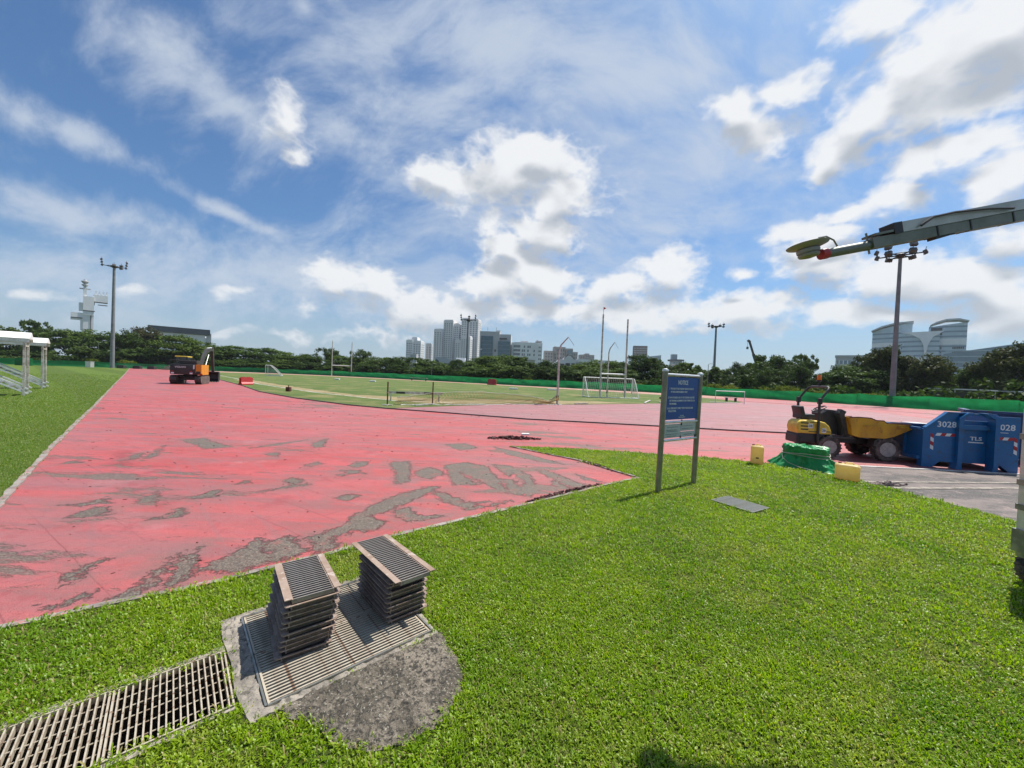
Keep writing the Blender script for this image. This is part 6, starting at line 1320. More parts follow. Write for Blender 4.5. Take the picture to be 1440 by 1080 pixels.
# hut and walkway roofs at the right
t = thing('park_hut', 'low dark hut with pale flat roof among the trees at right', 'hut', (57.5, 50.0, 0))
MB().box((2.2, 1.5, 1.15), (4.0, 2.6, 2.3)).build('wall', M['dark'], t); MB().box((2.3, 1.3, 2.42), (5.4, 3.6, 0.14)).build('roof', M['alu'], t)
for x in (-0.3, 4.9): MB().cyl((x, -0.3, 0), (x, -0.3, 2.35), 0.05, n=8).build('post', M['alu'], t)
t = thing('park_hut', 'pale flat walkway roof among the trees at far right', 'hut', (66.5, 51.0, 0))
MB().box((2.6, 1.3, 2.42), (6.4, 3.6, 0.14)).build('roof', M['alu'], t)
for x in (-0.3, 2.6, 5.4): MB().cyl((x, -0.3, 0), (x, -0.3, 2.35), 0.05, n=8).build('post', M['alu'], t)
# crane jib far away
t = thing('crane', 'dark telescopic crane jib rising above the trees', 'crane', (108.5, 170, 0))
MB().bbox((2.0, 0, 2.0), (9, 3, 2.4), 0.3).build('carrier', M['dark'], t)
MB().bar((2.2, 0, 3.0), (-2.6, 0, 16), 0.9, 0.9, (0, 1, 0)).bar((-2.5, 0, 15.6), (-4.6, 0, 21.4), 0.65, 0.65, (0, 1, 0)).bar((-4.4, 0, 21.3), (-5.4, 0, 22.0), 0.7, 1.0, (0, 1, 0)).build('jib', M['dark'], t)
MB().cyl((-5.4, 0, 21.9), (-5.4, 0, 19.0), 0.06, n=6).box((-5.4, 0, 18.6), (0.7, 0.5, 1.0)).build('hook_block', M['dark'], t)

# ------------------------------------------------------------------ rubble and crumbs on the track
def rubble(label, cx, cyy, n, rx, ry, rz, hmax, mat, smin=0.012, smax=0.05):
    t = thing('rubble_heap', label, 'rubble', (cx, cyy, 0), rz)
    m = MB()
    for i in range(n):
        a = random.uniform(0, 6.28); r = math.sqrt(random.random()); x, y = rx*r*math.cos(a), ry*r*math.sin(a); s = random.uniform(smin, smax)
        z = hmax*(1-r)*random.random() + s*0.3
        m.box((x, y, z), (s*random.uniform(0.8, 2.2), s, s*random.uniform(0.35, 0.8)), m=Euler((random.uniform(-.6, .6), random.uniform(-.6, .6), random.uniform(0, 3))).to_matrix())
    o = m.build('crumbs', mat, t, fix=False); o['kind'] = 'stuff'; return t
h = rubble('dark red heap of torn rubber on the track behind the lawn tip', 0.13, 10.55, 260, 0.75, 0.16, R(8), 0.10, M['rubble'])
MB().bbox((0.30, 0.02, 0.13), (0.22, 0.12, 0.05), 0.015).build('white_scrap', M['white'], h)
rubble('crumbled dark red rubber along the lawn edging left of the sign', 0.9, 5.75, 240, 0.85, 0.06, R(40), 0.04, M['rubble'], 0.01, 0.03)
rubble('crumbled rubber along the back edge of the lawn tip', 1.75, 7.65, 160, 0.75, 0.05, R(-57), 0.03, M['rubble'], 0.01, 0.03)
rubble('pale broken stones on the road by the squat jerrycan', 6.95, 7.02, 70, 0.35, 0.14, R(10), 0.02, M['brown'], 0.015, 0.05)
m = MB()
for i in range(700):
    y = 3.0 + 16*random.random()**1.3; x = random.uniform(-1.15, 0.75)*y
    s = random.uniform(0.003, 0.012)*(0.5+y*0.09)
    q = np.array([[x, y]])
    if inside(q, NEAR_LAWN)[0] or inside(q, LEFT_LAWN)[0] or inside(q, FIELD)[0]: continue
    m.box((x, y, s*0.3), (s*random.uniform(1.2, 4.0), s*random.uniform(0.5, 1.2), s*0.5), rz=random.uniform(0, 3))
tag(m.build('rubber_crumbs', M['rubble'], fix=False), 'dark crumbs of torn rubber strewn over the red track', 'debris', kind='stuff')
tag(sheet('white_spill', [[(7.35, 9.9), (7.75, 9.72), (8.05, 9.95), (7.85, 10.3), (7.45, 10.35)]], 0.006, M['line'], seg=0.08, jitter=0.02), kind='structure')

# ------------------------------------------------------------------ far buildings (metres)
def window_grid(parent, x0, x1, z0, z1, y, nx, nz, fx=0.55, fz=0.5, mat=None, side=None, name='windows', depth=0.12, frame=None):
    m = MB()
    for i in range(nx):
        for j in range(nz):
            cx = x0+(x1-x0)*(i+0.5)/nx; cz = z0+(z1-z0)*(j+0.5)/nz; w = (x1-x0)/nx*fx; h = (z1-z0)/nz*fz
            if side is None: m.box((cx, y, cz), (w, depth, h))
            else: m.box((side, cx, cz), (depth, w, h))
    o = m.build(name, mat or M['bgwin'], parent, fix=False); o['kind'] = 'stuff'; return o
def singles(parent, rects, y, mat, name='window', depth=0.16):
    for x0, x1, z0, z1 in rects: MB().box(((x0+x1)/2, y, (z0+z1)/2), (x1-x0, depth, z1-z0)).build(name, mat, parent)
def bthing(name, label, x, y, rz=0.0, cat='building', group=None): return thing(name, label, cat, (x, y, 0), rz, group)

def residential(label, x, y, rz, blocks, mat, group='pale apartment towers', win=M['bgwin']):
    """blocks: (x0, x1, depth0, depth1, height, columns, floors)"""
    t = bthing('apartment_tower', label, x, y, rz, group=group)
    for x0, x1, y0, y1, h, nc, nf in blocks:
        w = MB().box(((x0+x1)/2, (y0+y1)/2, h/2), (x1-x0, y1-y0, h)).build('wall', mat, t)
        window_grid(w, x0+0.5, x1-0.5, 6, h-3.0, y0-0.02, nc, nf, 0.52, 0.46, win)
        window_grid(w, y0+1, y1-1, 6, h-3.0, 0, 3, nf, 0.5, 0.46, win, side=x1+0.02); window_grid(w, y0+1, y1-1, 6, h-3.0, 0, 3, nf, 0.5, 0.46, win, side=x0-0.02)
        MB().box(((x0+x1)/2, (y0+y1)/2, h+0.5), (x1-x0-1.5, y1-y0-1.5, 1.2)).build('roof_parapet', mat, w)
        # white piers between the window stacks
        for k in range(1, nc, 2): MB().box((x0+0.5+(x1-x0-1)*k/nc, y0-0.15, h*0.5-1), (0.35, 0.3, h-4)).build('pier', M['whitebuild'], w)
    return t
residential('tallest pale apartment block with stepped wings, left of the far floodlight', -86, 490, R(-12), [(-15, -4, -4, 10, 58, 3, 19), (-4, 9, 0, 14, 70, 4, 23), (9, 16, 2, 14, 66, 2, 22), (15, 19, 5, 15, 64, 1, 21)], M['beige'])
residential('tall pale apartment tower directly behind the far floodlight', -60, 480, R(-12), [(-11, -4, -7, 6, 44, 2, 15), (-4, 8, -6, 5, 49, 4, 16), (-9, 1, 8, 22, 73, 3, 24), (1, 13, 9, 22, 72, 3, 24)], M['beige'])
residential('shorter pale blue apartment tower left of the tall towers', -130, 500, R(-10), [(-10, -1, 0, 12, 44, 3, 12), (-1, 10, 1, 13, 43, 3, 12), (-4, 4, 3, 12, 47.5, 2, 13)], M['whitebuild'])
residential('thin pale tower between the apartment blocks', -114.5, 520, 0, [(-4, 4, 0, 10, 41.5, 2, 10)], M['greyconc'])
t = bthing('office_block', 'squat grey block at the foot of the short apartment tower', -122, 470); MB().box((0, 5, 12.5), (8, 10, 25)).build('wall', M['greyconc'], t); window_grid(t, -3.5, 3.5, 5, 24, -0.02, 3, 6, 0.7, 0.5, M['bandglass'])
t = bthing('office_block', 'low pale block hidden left of the teal glass building', -48, 515); MB().box((0, 5, 23), (9, 10, 46)).build('wall', M['greyconc'], t); window_grid(t, -4, 4, 8, 45, -0.02, 3, 12, 0.6, 0.5)
MB().box((1.5, -4, 13.5), (7, 8, 27)).build('annex', M['whitebuild'], t); window_grid(t, -1.5, 4.5, 8, 26, -8.02, 3, 2, 0.4, 0.9)

t = bthing('glass_office', 'grey office block with two dark teal glass fronts', -19.2, 400, R(-4))
MB().box((-6, 9, 24), (20.5, 18, 48)).box((10, 10, 22.8), (12.2, 16, 45.6)).build('wall', M['greyconc'], t)
g1 = MB().box((-8.6, -0.6, 21.5), (12.5, 1.2, 43)).build('glass_front', M['tealglass'], t)
g2 = MB().box((9.5, 0.2, 19), (12.4, 3.0, 38)).build('glass_front', M['tealglass'], t)
for x in (-13.6, -8.6, -3.8): MB().box((x, -1.25, 21.5), (0.25, 0.2, 42)).build('mullion', M['dark'], g1)
for z in range(6, 42, 4): MB().box((-8.6, -1.22, z), (12.3, 0.1, 0.3)).build('spandrel', M['bandglass'], g1); 
for z in range(6, 37, 4): MB().box((9.5, -1.35, z), (12.2, 0.1, 0.3)).build('spandrel', M['bandglass'], g2)
MB().box((8, 1.5, 41), (8, 1.2, 1.4)).build('recess', M['dark'], t); MB().box((-14.5, -1.2, 29), (2.5, 2.0, 1.0)).build('ledge', M['alu'], t)
singles(t, [(-0.5, 1.2, 27, 29.5), (3.6, 5, 27, 29.5)], -0.06, M['dark']); MB().box((2, 8, 49), (5, 5, 2)).build('plant_room', M['alu'], t)
for x in (-9, 0): MB().cyl((x, 6, 48), (x, 6, 53), 0.15, n=6).build('aerial', M['dark'], t)

t = bthing('white_block', 'white six-storey block with scattered square windows right of the teal glass', 13, 400, R(-3))
MB().box((0, 8, 19), (24.5, 16, 38)).box((-13.5, 9, 18.5), (3.2, 14, 38.5)).box((13.6, 9, 19), (6.5, 14, 38)).build('wall', M['whitebuild'], t)
MB().box((13, 8, 39.6), (6.8, 9, 1.2)).box((11.5, 8, 40.6), (2, 3, 1.5)).build('roof_cap', M['greyconc'], t); MB().box((-2, 8, 39), (8, 6, 1.8)).build('plant_room', M['greyconc'], t)
for j in range(6):
    z = 12 + j*4.1
    MB().box((-9.4, -0.05, z+1.2), (7, 0.2, 2.5)).build('strip_window', M['bgwin'], t)
    for x in (-3.5, -1.6, 2.2, 4.2, 8.6):
        if (j*7+int(x*3)) % 5 == 0: continue
        MB().box((x, -0.05, z+1.0), (1.35, 0.2, 2.4)).build('window', M['bgwin'], t)
    MB().box((13.8, 1.95, z+1.0), (1.2, 0.2, 1.7)).build('window', M['bgwin'], t); MB().box((15.4, 1.95, z+1.0), (0.8, 0.2, 1.7)).build('window', M['bgwin'], t)

t = bthing('brown_flats', 'cluster of brown flat blocks with dark balconies', 54, 424)
for x0, x1, y0, h in ((-20, -9.5, 0, 32), (-9.5, 4, 3, 37), (4, 12, 1, 35.5), (12, 17.5, 2, 32)):
    MB().box(((x0+x1)/2, y0+6, h/2), (x1-x0-0.4, 12, h)).build('wall', M['pinkbeige'], t)
    window_grid(t, x0+0.8, x1-0.8, 14, h-1.5, y0-0.02, max(2, int((x1-x0)/3.2)), 5, 0.55, 0.62, M['bgwin'], name='balconies')
MB().box((8.5, 0.5, 25), (5.5, 0.6, 18)).build('glass_bay', M['bandglass'], t); MB().box((-8, 1.9, 33), (2.2, 2, 8)).build('stair_tower', M['pinkbeige'], t)
t = bthing('brown_flats', 'low far flat block right of the brown cluster', 86, 450)
for x0, x1, h in ((-8, -2, 31), (-2, 3, 32.5), (3, 9, 31)): MB().box(((x0+x1)/2, 6, h/2), (x1-x0-0.3, 12, h)).build('wall', M['pinkbeige'], t); window_grid(t, x0+0.5, x1-0.5, 18, h-1.5, -0.02, 2, 4, 0.5, 0.55)
t = bthing('school_block', 'white school block with arched roof among the trees', 30.5, 210)
MB().box((0, 6, 6.2), (10.5, 12, 12.4)).build('wall', M['whitebuild'], t)
arc = [(-2.6+5.2*i/12, 12.4+2.4*math.sin(math.pi*i/12)) for i in range(13)]
MB().prism(arc, -0.3, 10).build('arched_roof', M['whitebuild'], t)
MB().tube([(p[0]*1.12, -0.5, p[1]+0.2) for p in arc], 0.28, 6).build('roof_rim', M['roofdark'], t)
singles(t, [(-1.8, 0.6, 8.6, 10.4), (1.4, 3.2, 8.6, 10.4), (-1.4, 0.8, 4.6, 6.4), (-4.5, -2.6, 8.6, 10.0)], -0.06, M['dark'])
MB().prism([(-9.5, 9.0), (-5.3, 12.0), (-5.3, 9.0)], 0, 10).box((-7.4, 5, 4.5), (4.2, 10, 9)).build('side_wing', M['roofgrey'], t)
t = bthing('hall_roof', 'long pale curved sports hall roof below the apartment towers', -28.5, 180)
arc = [(-9.6, 4.2), (-8.8, 8.2), (-7.0, 9.6), (-4.5, 9.6), (0, 8.6), (9.5, 7.0), (9.5, 4.2)]
MB().prism(arc, 0, 30).build('roof', M['roofgrey'], t); MB().prism([(-9.4, 4.2), (-8.9, 7.2), (-7.2, 8.6), (-6.2, 8.0), (-4.8, 5.5), (-4.6, 4.2)], -0.25, 0.0).build('end_gable', M['roofdark'], t)
MB().box((0, 15, 2.1), (18, 29, 4.2)).build('wall', M['greyconc'], t); MB().box((2.8, 12, 9.2), (4.5, 5, 1.6)).build('roof_vent', M['whitebuild'], t)
for nm, x, w, z, lab in (('low_roof', 6.2, 11, 13.0, 'white shed roof below the white block'), ('low_roof', 44.8, 19, 12.6, 'long white shed roof behind the near rugby posts')):
    t = bthing(nm, lab, x, 205); MB().box((0, 6, 5.5), (w, 12, 11)).build('wall', M['greyconc'], t); MB().prism([(-w/2-0.5, z-1.6), (w/2+0.5, z-2.0), (w/2+0.5, z-0.4), (-w/2-0.5, z)], -1, 13).build('roof', M['whitebuild'], t)

t = bthing('office_tower', 'brown and glass tower right of the near rugby posts', 197.5, 600, R(-14))
MB().box((0, 8, 29), (21, 16, 58)).build('wall', M['brown'], t); MB().box((2, -0.3, 21), (16, 0.6, 34)).build('glass_front', M['paleglass'], t)
window_grid(t, -10, 10, 38, 56, -0.03, 9, 5, 0.55, 0.5, M['pinkbeige'])
t = bthing('glass_office', 'low wedge-roofed glass block beside the brown tower', 205, 560); MB().prism([(-9, 0), (-9, 39), (10, 42), (10, 0)], 0, 14).build('wall', M['paleglass'], t)
for z in range(26, 42, 3): MB().box((0.5, -0.1, z-2), (18, 0.2, 0.9)).build('band', M['bandglass'], t)
t = bthing('office_block', 'small far block with overhanging flat roof above the notice sign', 239.5, 560); MB().box((0, 7, 17), (13, 12, 34)).build('wall', M['greyconc'], t); MB().box((0, 7, 35.5), (18, 15, 2.6)).build('roof', M['roofdark'], t); MB().box((-3, 7, 40.5), (7, 7, 7.5)).build('plant_room', M['bandglass'], t)
window_grid(t, -6, 6, 22, 33, -0.03, 4, 4, 0.8, 0.5, M['bandglass'])
t = bthing('office_block', 'faint low office left of the small overhanging block', 222, 620); MB().box((0, 7, 17.5), (24, 12, 35)).build('wall', M['paleglass'], t); window_grid(t, -11, 11, 24, 34, -0.03, 6, 3, 0.8, 0.5, M['bandglass'])
t = bthing('office_block', 'faint low office right of the small overhanging block', 262, 600); MB().box((0, 7, 15), (22, 12, 30)).build('wall', M['paleglass'], t); window_grid(t, -10, 10, 20, 29, -0.03, 6, 3, 0.8, 0.5, M['bandglass'])

# large curved glass complex at right
def build_complex():
    t = bthing('glass_complex', 'big pale blue glass complex with curved wings and scooped centre', 366, 345, R(-46))
    t.scale = (0.60, 0.60, 1.06)
    def curved(x0, x1, y0, bulge, h0, h1, mat, name, n=14, depth=16, arcroof=0.0):
        m = MB(); V = []
        for i in range(n+1):
            k = i/n; x = x0+(x1-x0)*k; y = y0 - bulge*math.sin(math.pi*k); h = h0+(h1-h0)*k + arcroof*math.sin(math.pi*k*0.5)
            V += [(x, y, 0), (x, y, h), (x, y0+depth, h), (x, y0+depth, 0)]
        F = []
        for i in range(n):
            a = i*4; F += [(a, a+4, a+5, a+1), (a+1, a+5, a+6, a+2), (a+2, a+6, a+7, a+3)]
        F += [(0, 1, 2, 3), (n*4+3, n*4+2, n*4+1, n*4)]
        o = m.add(V, F).build(name, mat, t)
        def band(z0, z1, mt, nm='floor_band', out=0.25):
            V = []; F = []
            for i in range(n+1):
                k = i/n; x = x0+(x1-x0)*k; y = y0 - bulge*math.sin(math.pi*k) - out
                V += [(x, y, z0), (x, y, z1), (x, y+out+0.1, z1), (x, y+out+0.1, z0)]
            for i in range(n):
                a = i*4; F += [(a, a+4, a+5, a+1), (a+1, a+5, a+6, a+2), (a+3, a, a+4, a+7)]
            MB().add(V, F).build(nm, mt, o)
        return o, band
    # left wing, centre, right wing (local x along the facade)
    o, bd = curved(-56, -12, 2, 6, 55, 60, M['paleglass'], 'left_wing', arcroof=2)
    for z in range(8, 56, 4): bd(z, z+1.4, M['bandglass'])
    bd(41, 45, M['whitebuild'], 'white_band', 0.6)
    bd(29, 38, M['greyconc'], 'grid_band', 0.3)
    window_grid(o, -52, -16, 29.5, 37.5, -3.5, 18, 3, 0.6, 0.6, M['dark'])
    o, bd = curved(-26, 16, -9, 5, 52, 52, M['paleglass'], 'centre_wing', depth=20)
    for z in range(8, 51, 4): bd(z, z+1.5, M['bandglass'])
    bd(27, 32, M['whitebuild'], 'white_band', 0.6)
    # scooped white fin
    fin = [(-24, 52.5), (20, 52.8), (9, 48), (5, 42), (3, 34), (1.5, 34), (0, 42), (-4, 47), (-12, 50.5)]
    MB().prism(fin, -16.5, -14.8).build('scooped_fin', M['whitebuild'], t)
    o, bd = curved(5, 42, 0, 4, 57, 60, M['paleglass'], 'right_wing', depth=18)
    for z in range(8, 58, 4): bd(z, z+1.4, M['bandglass'])
    bd(42, 47, M['whitebuild'], 'white_band', 0.6); bd(24, 27, M['whitebuild'], 'white_band', 0.6)
    window_grid(o, 13, 40, 28, 41, -3.6, 14, 4, 0.62, 0.6, M['dark'])
    MB().box((14, -3.2, 53), (14, 0.8, 6)).build('dark_recess', M['dark'], o)
    V = []
    MB().prism([(6, 58.5), (12, 61), (22, 63), (34, 63), (43, 61), (43, 60.2), (34, 61.8), (22, 61.8), (12, 59.8)], -6, 19).build('curved_roof', M['roofgrey'], t)
    MB().prism([(-57, 56), (-46, 59.5), (-30, 62.2), (-11, 62.8), (-11, 61.6), (-30, 61), (-46, 58.3), (-57, 55)], -6, 19).build('curved_roof', M['roofgrey'], t)
build_complex()
t = bthing('office_block', 'lower grey office with square windows left of the glass complex', 283, 304, R(-40)); MB().box((0, 8, 14.5), (44, 16, 29)).build('wall', M['greyconc'], t)
for z in (8, 13, 18, 23): MB().box((0, -0.1, z+1.5), (42, 0.2, 2.8)).build('strip_window', M['bandglass'], t); window_grid(t, -21, 21, z, z+3, -0.25, 16, 1, 0.25, 1.0, M['whitebuild'], name='piers')
MB().box((0, 7.5, 29.6), (45, 17, 1.2)).build('roof_edge', M['roofgrey'], t)
t = bthing('glass_office', 'dark blue glass office half hidden by the tree at far right', 328, 262, R(-52)); MB().prism([(-24, 0), (-24, 31), (24, 40), (24, 0)], 0, 18).build('wall', M['bandglass'], t)
for z in range(6, 36, 4): MB().box((0, -0.1, z-1), (46, 0.2, 0.6)).build('band', M['paleglass'], t)

# white sculptural tower
t = bthing('landmark_tower', 'tall white concrete tower with stepped cantilevered boxes and finial', -288.4, 260, R(48))
t.scale = (0.62, 0.62, 1.0)
MB().box((0, 0, 16), (5.2, 5, 32)).box((3.9, 0.6, 16), (2.6, 5, 32)).build('shaft', M['whitebuild'], t)
MB().box((1.2, -0.3, 38), (8.0, 6, 12.5)).build('upper_block', M['whitebuild'], t)
MB().box((-7.0, 0, 30.5), (9, 5, 4.8)).box((-3.6, 0, 26), (2, 4, 9)).build('left_cantilever', M['whitebuild'], t)
MB().box((-3.6, 0, 37.0), (4.5, 4.5, 5.5)).build('left_box', M['whitebuild'], t)
MB().box((10.0, 0, 43.5), (11.0, 5, 5.2)).build('right_cantilever', M['whitebuild'], t)
for z, x0, x1 in ((41.0, 5.3, 15.4), (39.3, 8.0, 15.4), (34.6, -2.6, 6.0), (29.4, -11.4, -3.0)): MB().box(((x0+x1)/2, -2.7 if x0 > 4 or x0 < -5 else -3.45, z), (x1-x0, 0.5, 0.55)).build('groove', M['dark'], t)
MB().box((5.4, -2.7, 40.0), (0.6, 0.5, 2.6)).box((3.0, -2.6, 16), (0.6, 0.4, 32)).build('slot', M['dark'], t)
for x in (6.5, 9.2, 12.0, 14.6): MB().box((x, 0, 47.2), (1.0, 3.0, 2.6)).build('fin', M['whitebuild'], t)
MB().box((-1.6, 0, 47), (2.6, 2.6, 6.5)).build('neck', M['whitebuild'], t); MB().box((-1.6, 0, 49.2), (8.0, 1.4, 0.7)).build('cross_arm', M['greyconc'], t)
MB().lathe([(0.6, 50.3), (1.2, 50.8), (2.6, 51.6), (2.6, 52.0), (0.9, 52.3), (2.9, 53.8), (2.9, 54.3), (1.2, 54.6), (1.0, 55.4)], (-1.6, 0, 0), n=10).build('finial', M['greyconc'], t)
t = bthing('sports_hall', 'long building with dark slab roof above the trees at left', -180, 208, R(38))
t.scale = (0.55, 0.6, 1.0)
MB().box((0, 8, 8.2), (40, 16, 16.4)).build('wall', M['whitebuild'], t); MB().prism([(-23, 18.0), (23, 18.0), (23, 21.0), (-23, 21.0)], -3, 18).build('roof', M['roofdark'], t)
MB().box((0, 0.5, 17.2), (38, 0.5, 1.6)).build('clerestory', M['alu'], t); MB().box((22, 2, 9.5), (4, 6, 19)).build('end_tower', M['greyconc'], t)
for x in range(-16, 18, 4): MB().box((x, -0.1, 11), (2.6, 0.2, 2.0)).build('window', M['bgwin'], t)
t = bthing('white_annex', 'small white annex with a row of windows behind the excavator', -172, 228, R(36)); MB().box((0, 6, 6.2), (15, 12, 12.6)).build('wall', M['whitebuild'], t)
for x in (-6, -3.5, -1, 1.5, 4, 6.3): MB().box((x, -0.06, 10.6), (1.0, 0.16, 1.2)).build('window', M['bgwin'], t)
MB().box((-8.5, 4, 8), (2.4, 5, 15.6)).build('stair_tower', M['pinkbeige'], t); MB().box((-8.0, 1.3, 15), (2.2, 0.6, 1.2)).build('roof_sign', M['dark'], t)
t = bthing('grandstand', 'white roofed grandstand corner behind the roofed steps at the left edge', -112, 76, R(40))
MB().prism([(-14, 5.2), (1.5, 5.9), (1.5, 6.35), (-14, 6.35)], 0, 8).build('roof', M['white'], t)
for x in (-8, 0.5): MB().cyl((x, 6, 0), (x, 6, 6), 0.18, n=8).build('column', M['white'], t)

# ------------------------------------------------------------------ trees
def leaf_mesh(name, centres, radii, per, size, up, mat, seed, flat=0.0):
    """many leaf-sized diamonds spread through clumps; attribute clump varies their tone"""
    g = np.random.default_rng(seed); n = len(centres); N = n*per
    C = np.repeat(centres, per, 0); Rr = np.repeat(radii, per, 0)
    d = g.normal(size=(N, 3)); d /= np.linalg.norm(d, axis=1)[:, None]
    rad = g.random(N)**0.45
    P = C + d*rad[:, None]*Rr
    nrm = d*0.7 + g.normal(size=(N, 3))*0.55 + np.array([0, 0, up]); nrm /= np.linalg.norm(nrm, axis=1)[:, None]
    a = np.cross(nrm, g.normal(size=(N, 3))); a /= np.linalg.norm(a, axis=1)[:, None]; b = np.cross(nrm, a)
    s = size*(0.6+0.8*g.random(N))[:, None]
    V = np.empty((N, 4, 3)); V[:, 0] = P-a*s; V[:, 1] = P-b*s*0.55; V[:, 2] = P+a*s; V[:, 3] = P+b*s*0.55
    V[:, :, 2] = np.maximum(V[:, :, 2], 0.05)
    me = bpy.data.meshes.new(name); me.vertices.add(N*4); me.loops.add(N*4); me.polygons.add(N)
    me.vertices.foreach_set('co', V.ravel().astype(np.float32)); me.loops.foreach_set('vertex_index', np.arange(N*4, dtype=np.int32))
    me.polygons.foreach_set('loop_start', np.arange(0, N*4, 4, dtype=np.int32)); me.update(calc_edges=True)
    tone = np.clip(np.repeat(g.random(n), per)*0.7 + g.random(N)*0.3, 0, 1)
    at = me.attributes.new('clump', 'FLOAT', 'POINT'); at.data.foreach_set('value', np.repeat(tone, 4).astype(np.float32))
    me.materials.append(mat); return me
RN, HN = 6.0, 9.0         # nominal crown radius and tree height of the meshes
def crown(kind, seed):
    g = np.random.default_rng(seed); C = []; Rd = []
    if kind == 'rain':
        for i in range(95):
            r = math.sqrt(g.random())*RN*0.90; a = g.random()*6.283; lay = g.integers(0, 5)
            top = HN*(0.98 - 0.36*(r/RN)**2); z = top - 0.5 - lay*0.95*(0.5+0.5*g.random())
            C.append((r*math.cos(a), r*math.sin(a), max(1.6, z))); q = 0.75+0.7*g.random(); Rd.append((q*1.35, q*1.35, q*0.42))
        return np.array(C), np.array(Rd), 75, 0.24, 0.9
    if kind == 'column':
        for i in range(80):
            k = g.random(); z = 0.5+k*(HN-1.2); r = RN*0.80*math.sqrt(max(0.05, 1-((k-0.42)/0.60)**2))*(0.55+0.45*g.random()); a = g.random()*6.283
            C.append((r*math.cos(a), r*math.sin(a), z)); q = 0.7+0.45*g.random(); Rd.append((q, q, q*0.9))
        return np.array(C), np.array(Rd), 85, 0.20, 0.3
    lobes = [(g.uniform(-0.45, 0.45)*RN, g.uniform(-0.45, 0.45)*RN, HN*g.uniform(0.42, 0.78), RN*g.uniform(0.34, 0.56)) for _ in range(7)] + [(0, 0, HN*0.76, RN*0.44)]
    for i in range(105):
        l = lobes[i % len(lobes)]; d = g.normal(size=3); d /= np.linalg.norm(d); rr = l[3]*(0.65+0.35*g.random())
        p = np.array(l[:3]) + d*rr*np.array([1, 1, 0.85]); p[2] = min(max(p[2], 1.0), HN-0.5); h = math.hypot(p[0], p[1])
        if h > RN*0.88: p[:2] *= RN*0.88/h
        q = (0.55+0.6*g.random())*(1.15 if kind != 'loose' else 0.85); C.append(tuple(p)); Rd.append((q, q, q*0.75))
    for i in range(26):     # lower skirt
        a = g.random()*6.283; r = RN*(0.25+0.55*g.random()); C.append((r*math.cos(a), r*math.sin(a), HN*(0.10+0.22*g.random()))); q = 0.8+0.5*g.random(); Rd.append((q, q, q*0.8))
    return np.array(C), np.array(Rd), 70, (0.22 if kind != 'loose' else 0.26), 0.45
def trunk_mesh(seed):
    g = random.Random(seed); m = MB()
    fork = Vector((g.uniform(-.2, .2), g.uniform(-.2, .2), 2.6)); m.tube([(0, 0, 0), (0.05, 0, 1.2), fork], [0.34, 0.24, 0.20], 8)
    for i in range(6):
        a = i*1.047+g.uniform(-.3, .3); e = Vector((math.cos(a)*3.2, math.sin(a)*3.2, g.uniform(5.0, 6.8))); mid = fork.lerp(e, 0.5)+Vector((0, 0, 0.5))
        m.tube([fork-Vector((0, 0, 0.15)), mid, e], [0.14, 0.10, 0.04], 6)
    return m.mesh('trunk', M['bark'], True)
TR = [trunk_mesh(i) for i in range(3)]
CR = {}
for k, mk, nv in (('rain', 'leaf_rain', 4), ('round', 'leaf_round', 4), ('loose', 'leaf_loose', 3), ('olive', 'leaf_olive', 3), ('brown', 'leaf_brown', 1), ('column', 'leaf_round', 1)):
    CR[k] = []
    for v in range(nv):
        c, r, per, sz, up = crown(k if k in ('rain', 'column', 'loose') else 'round', 100+v*7+len(k))
        if k == 'olive': per = 95
        CR[k].append(leaf_mesh('crown', c, r, per, sz, up, M[mk], 200+v+len(k)*3))
MARKS = [(70, 'behind the white roofed steps'), (115, 'left of the white tower'), (165, 'beneath the white tower'), (222, 'right of the left floodlight mast'), (300, 'behind the excavator'), (352, 'left of the far goal'), (410, 'behind the far goal'),
         (452, 'left of the far rugby posts'), (520, 'behind the far rugby posts'), (580, 'left of the short apartment tower'), (632, 'below the apartment towers'), (664, 'beside the far central floodlight'), (722, 'below the teal glass office'), (764, 'below the white block'),
         (810, 'below the brown flats'), (860, 'behind the near goal'), (920, 'below the brown glass tower'), (990, 'behind the notice sign'), (1045, 'right of the slim floodlight mast'), (1085, 'around the crane jib'), (1150, 'behind the dumper beacon'), (1222, 'left of the right floodlight mast'),
         (1285, 'at the right floodlight mast'), (1335, 'below the glass complex'), (1385, 'by the park hut'), (2000, 'at the right edge')]
ADJ = {'rain': 'broad layered green tree', 'round': 'dark round-crowned tree', 'loose': 'paler loose-leaved tree', 'olive': 'big dark olive tree', 'brown': 'brownish tree', 'column': 'dense dark egg-shaped tree'}
NAMES = {'rain': 'rain_tree', 'round': 'round_tree', 'loose': 'leafy_tree', 'olive': 'olive_green_tree', 'brown': 'brown_leaved_tree', 'column': 'egg_shaped_tree'}
keys = {}
for i, (x, y, h, r, k, px) in enumerate(TREES):
    row = 'tall' if i < 47 else 'lower'
    mark = next(s for lim, s in MARKS if px < lim); keys.setdefault((k, row, mark), []).append((px, i))
LAB = {}
for (k, row, mark), lst in keys.items():
    lst.sort()
    for q, (px, i) in enumerate(lst):
        pos = '' if len(lst) == 1 else (('left one of two, ' if q == 0 else 'right one of two, ') if len(lst) == 2 else ('leftmost of three, ', 'middle of three, ', 'rightmost of three, ')[min(q, 2)])
        LAB[i] = '%s %s, %s%s' % (row, ADJ[k], pos, mark)
for i, (x, y, h, r, k, px) in enumerate(TREES):
    t = thing(NAMES[k], LAB[i], 'tree', (x, y, 0), random.uniform(0, 6.28), 'trees beyond the green barrier')
    t.scale = (r/RN*1.12, r/RN*1.12, h/HN)
    link_mesh('crown', CR[k][i % len(CR[k])], t); link_mesh('trunk', TR[i % 3], t)
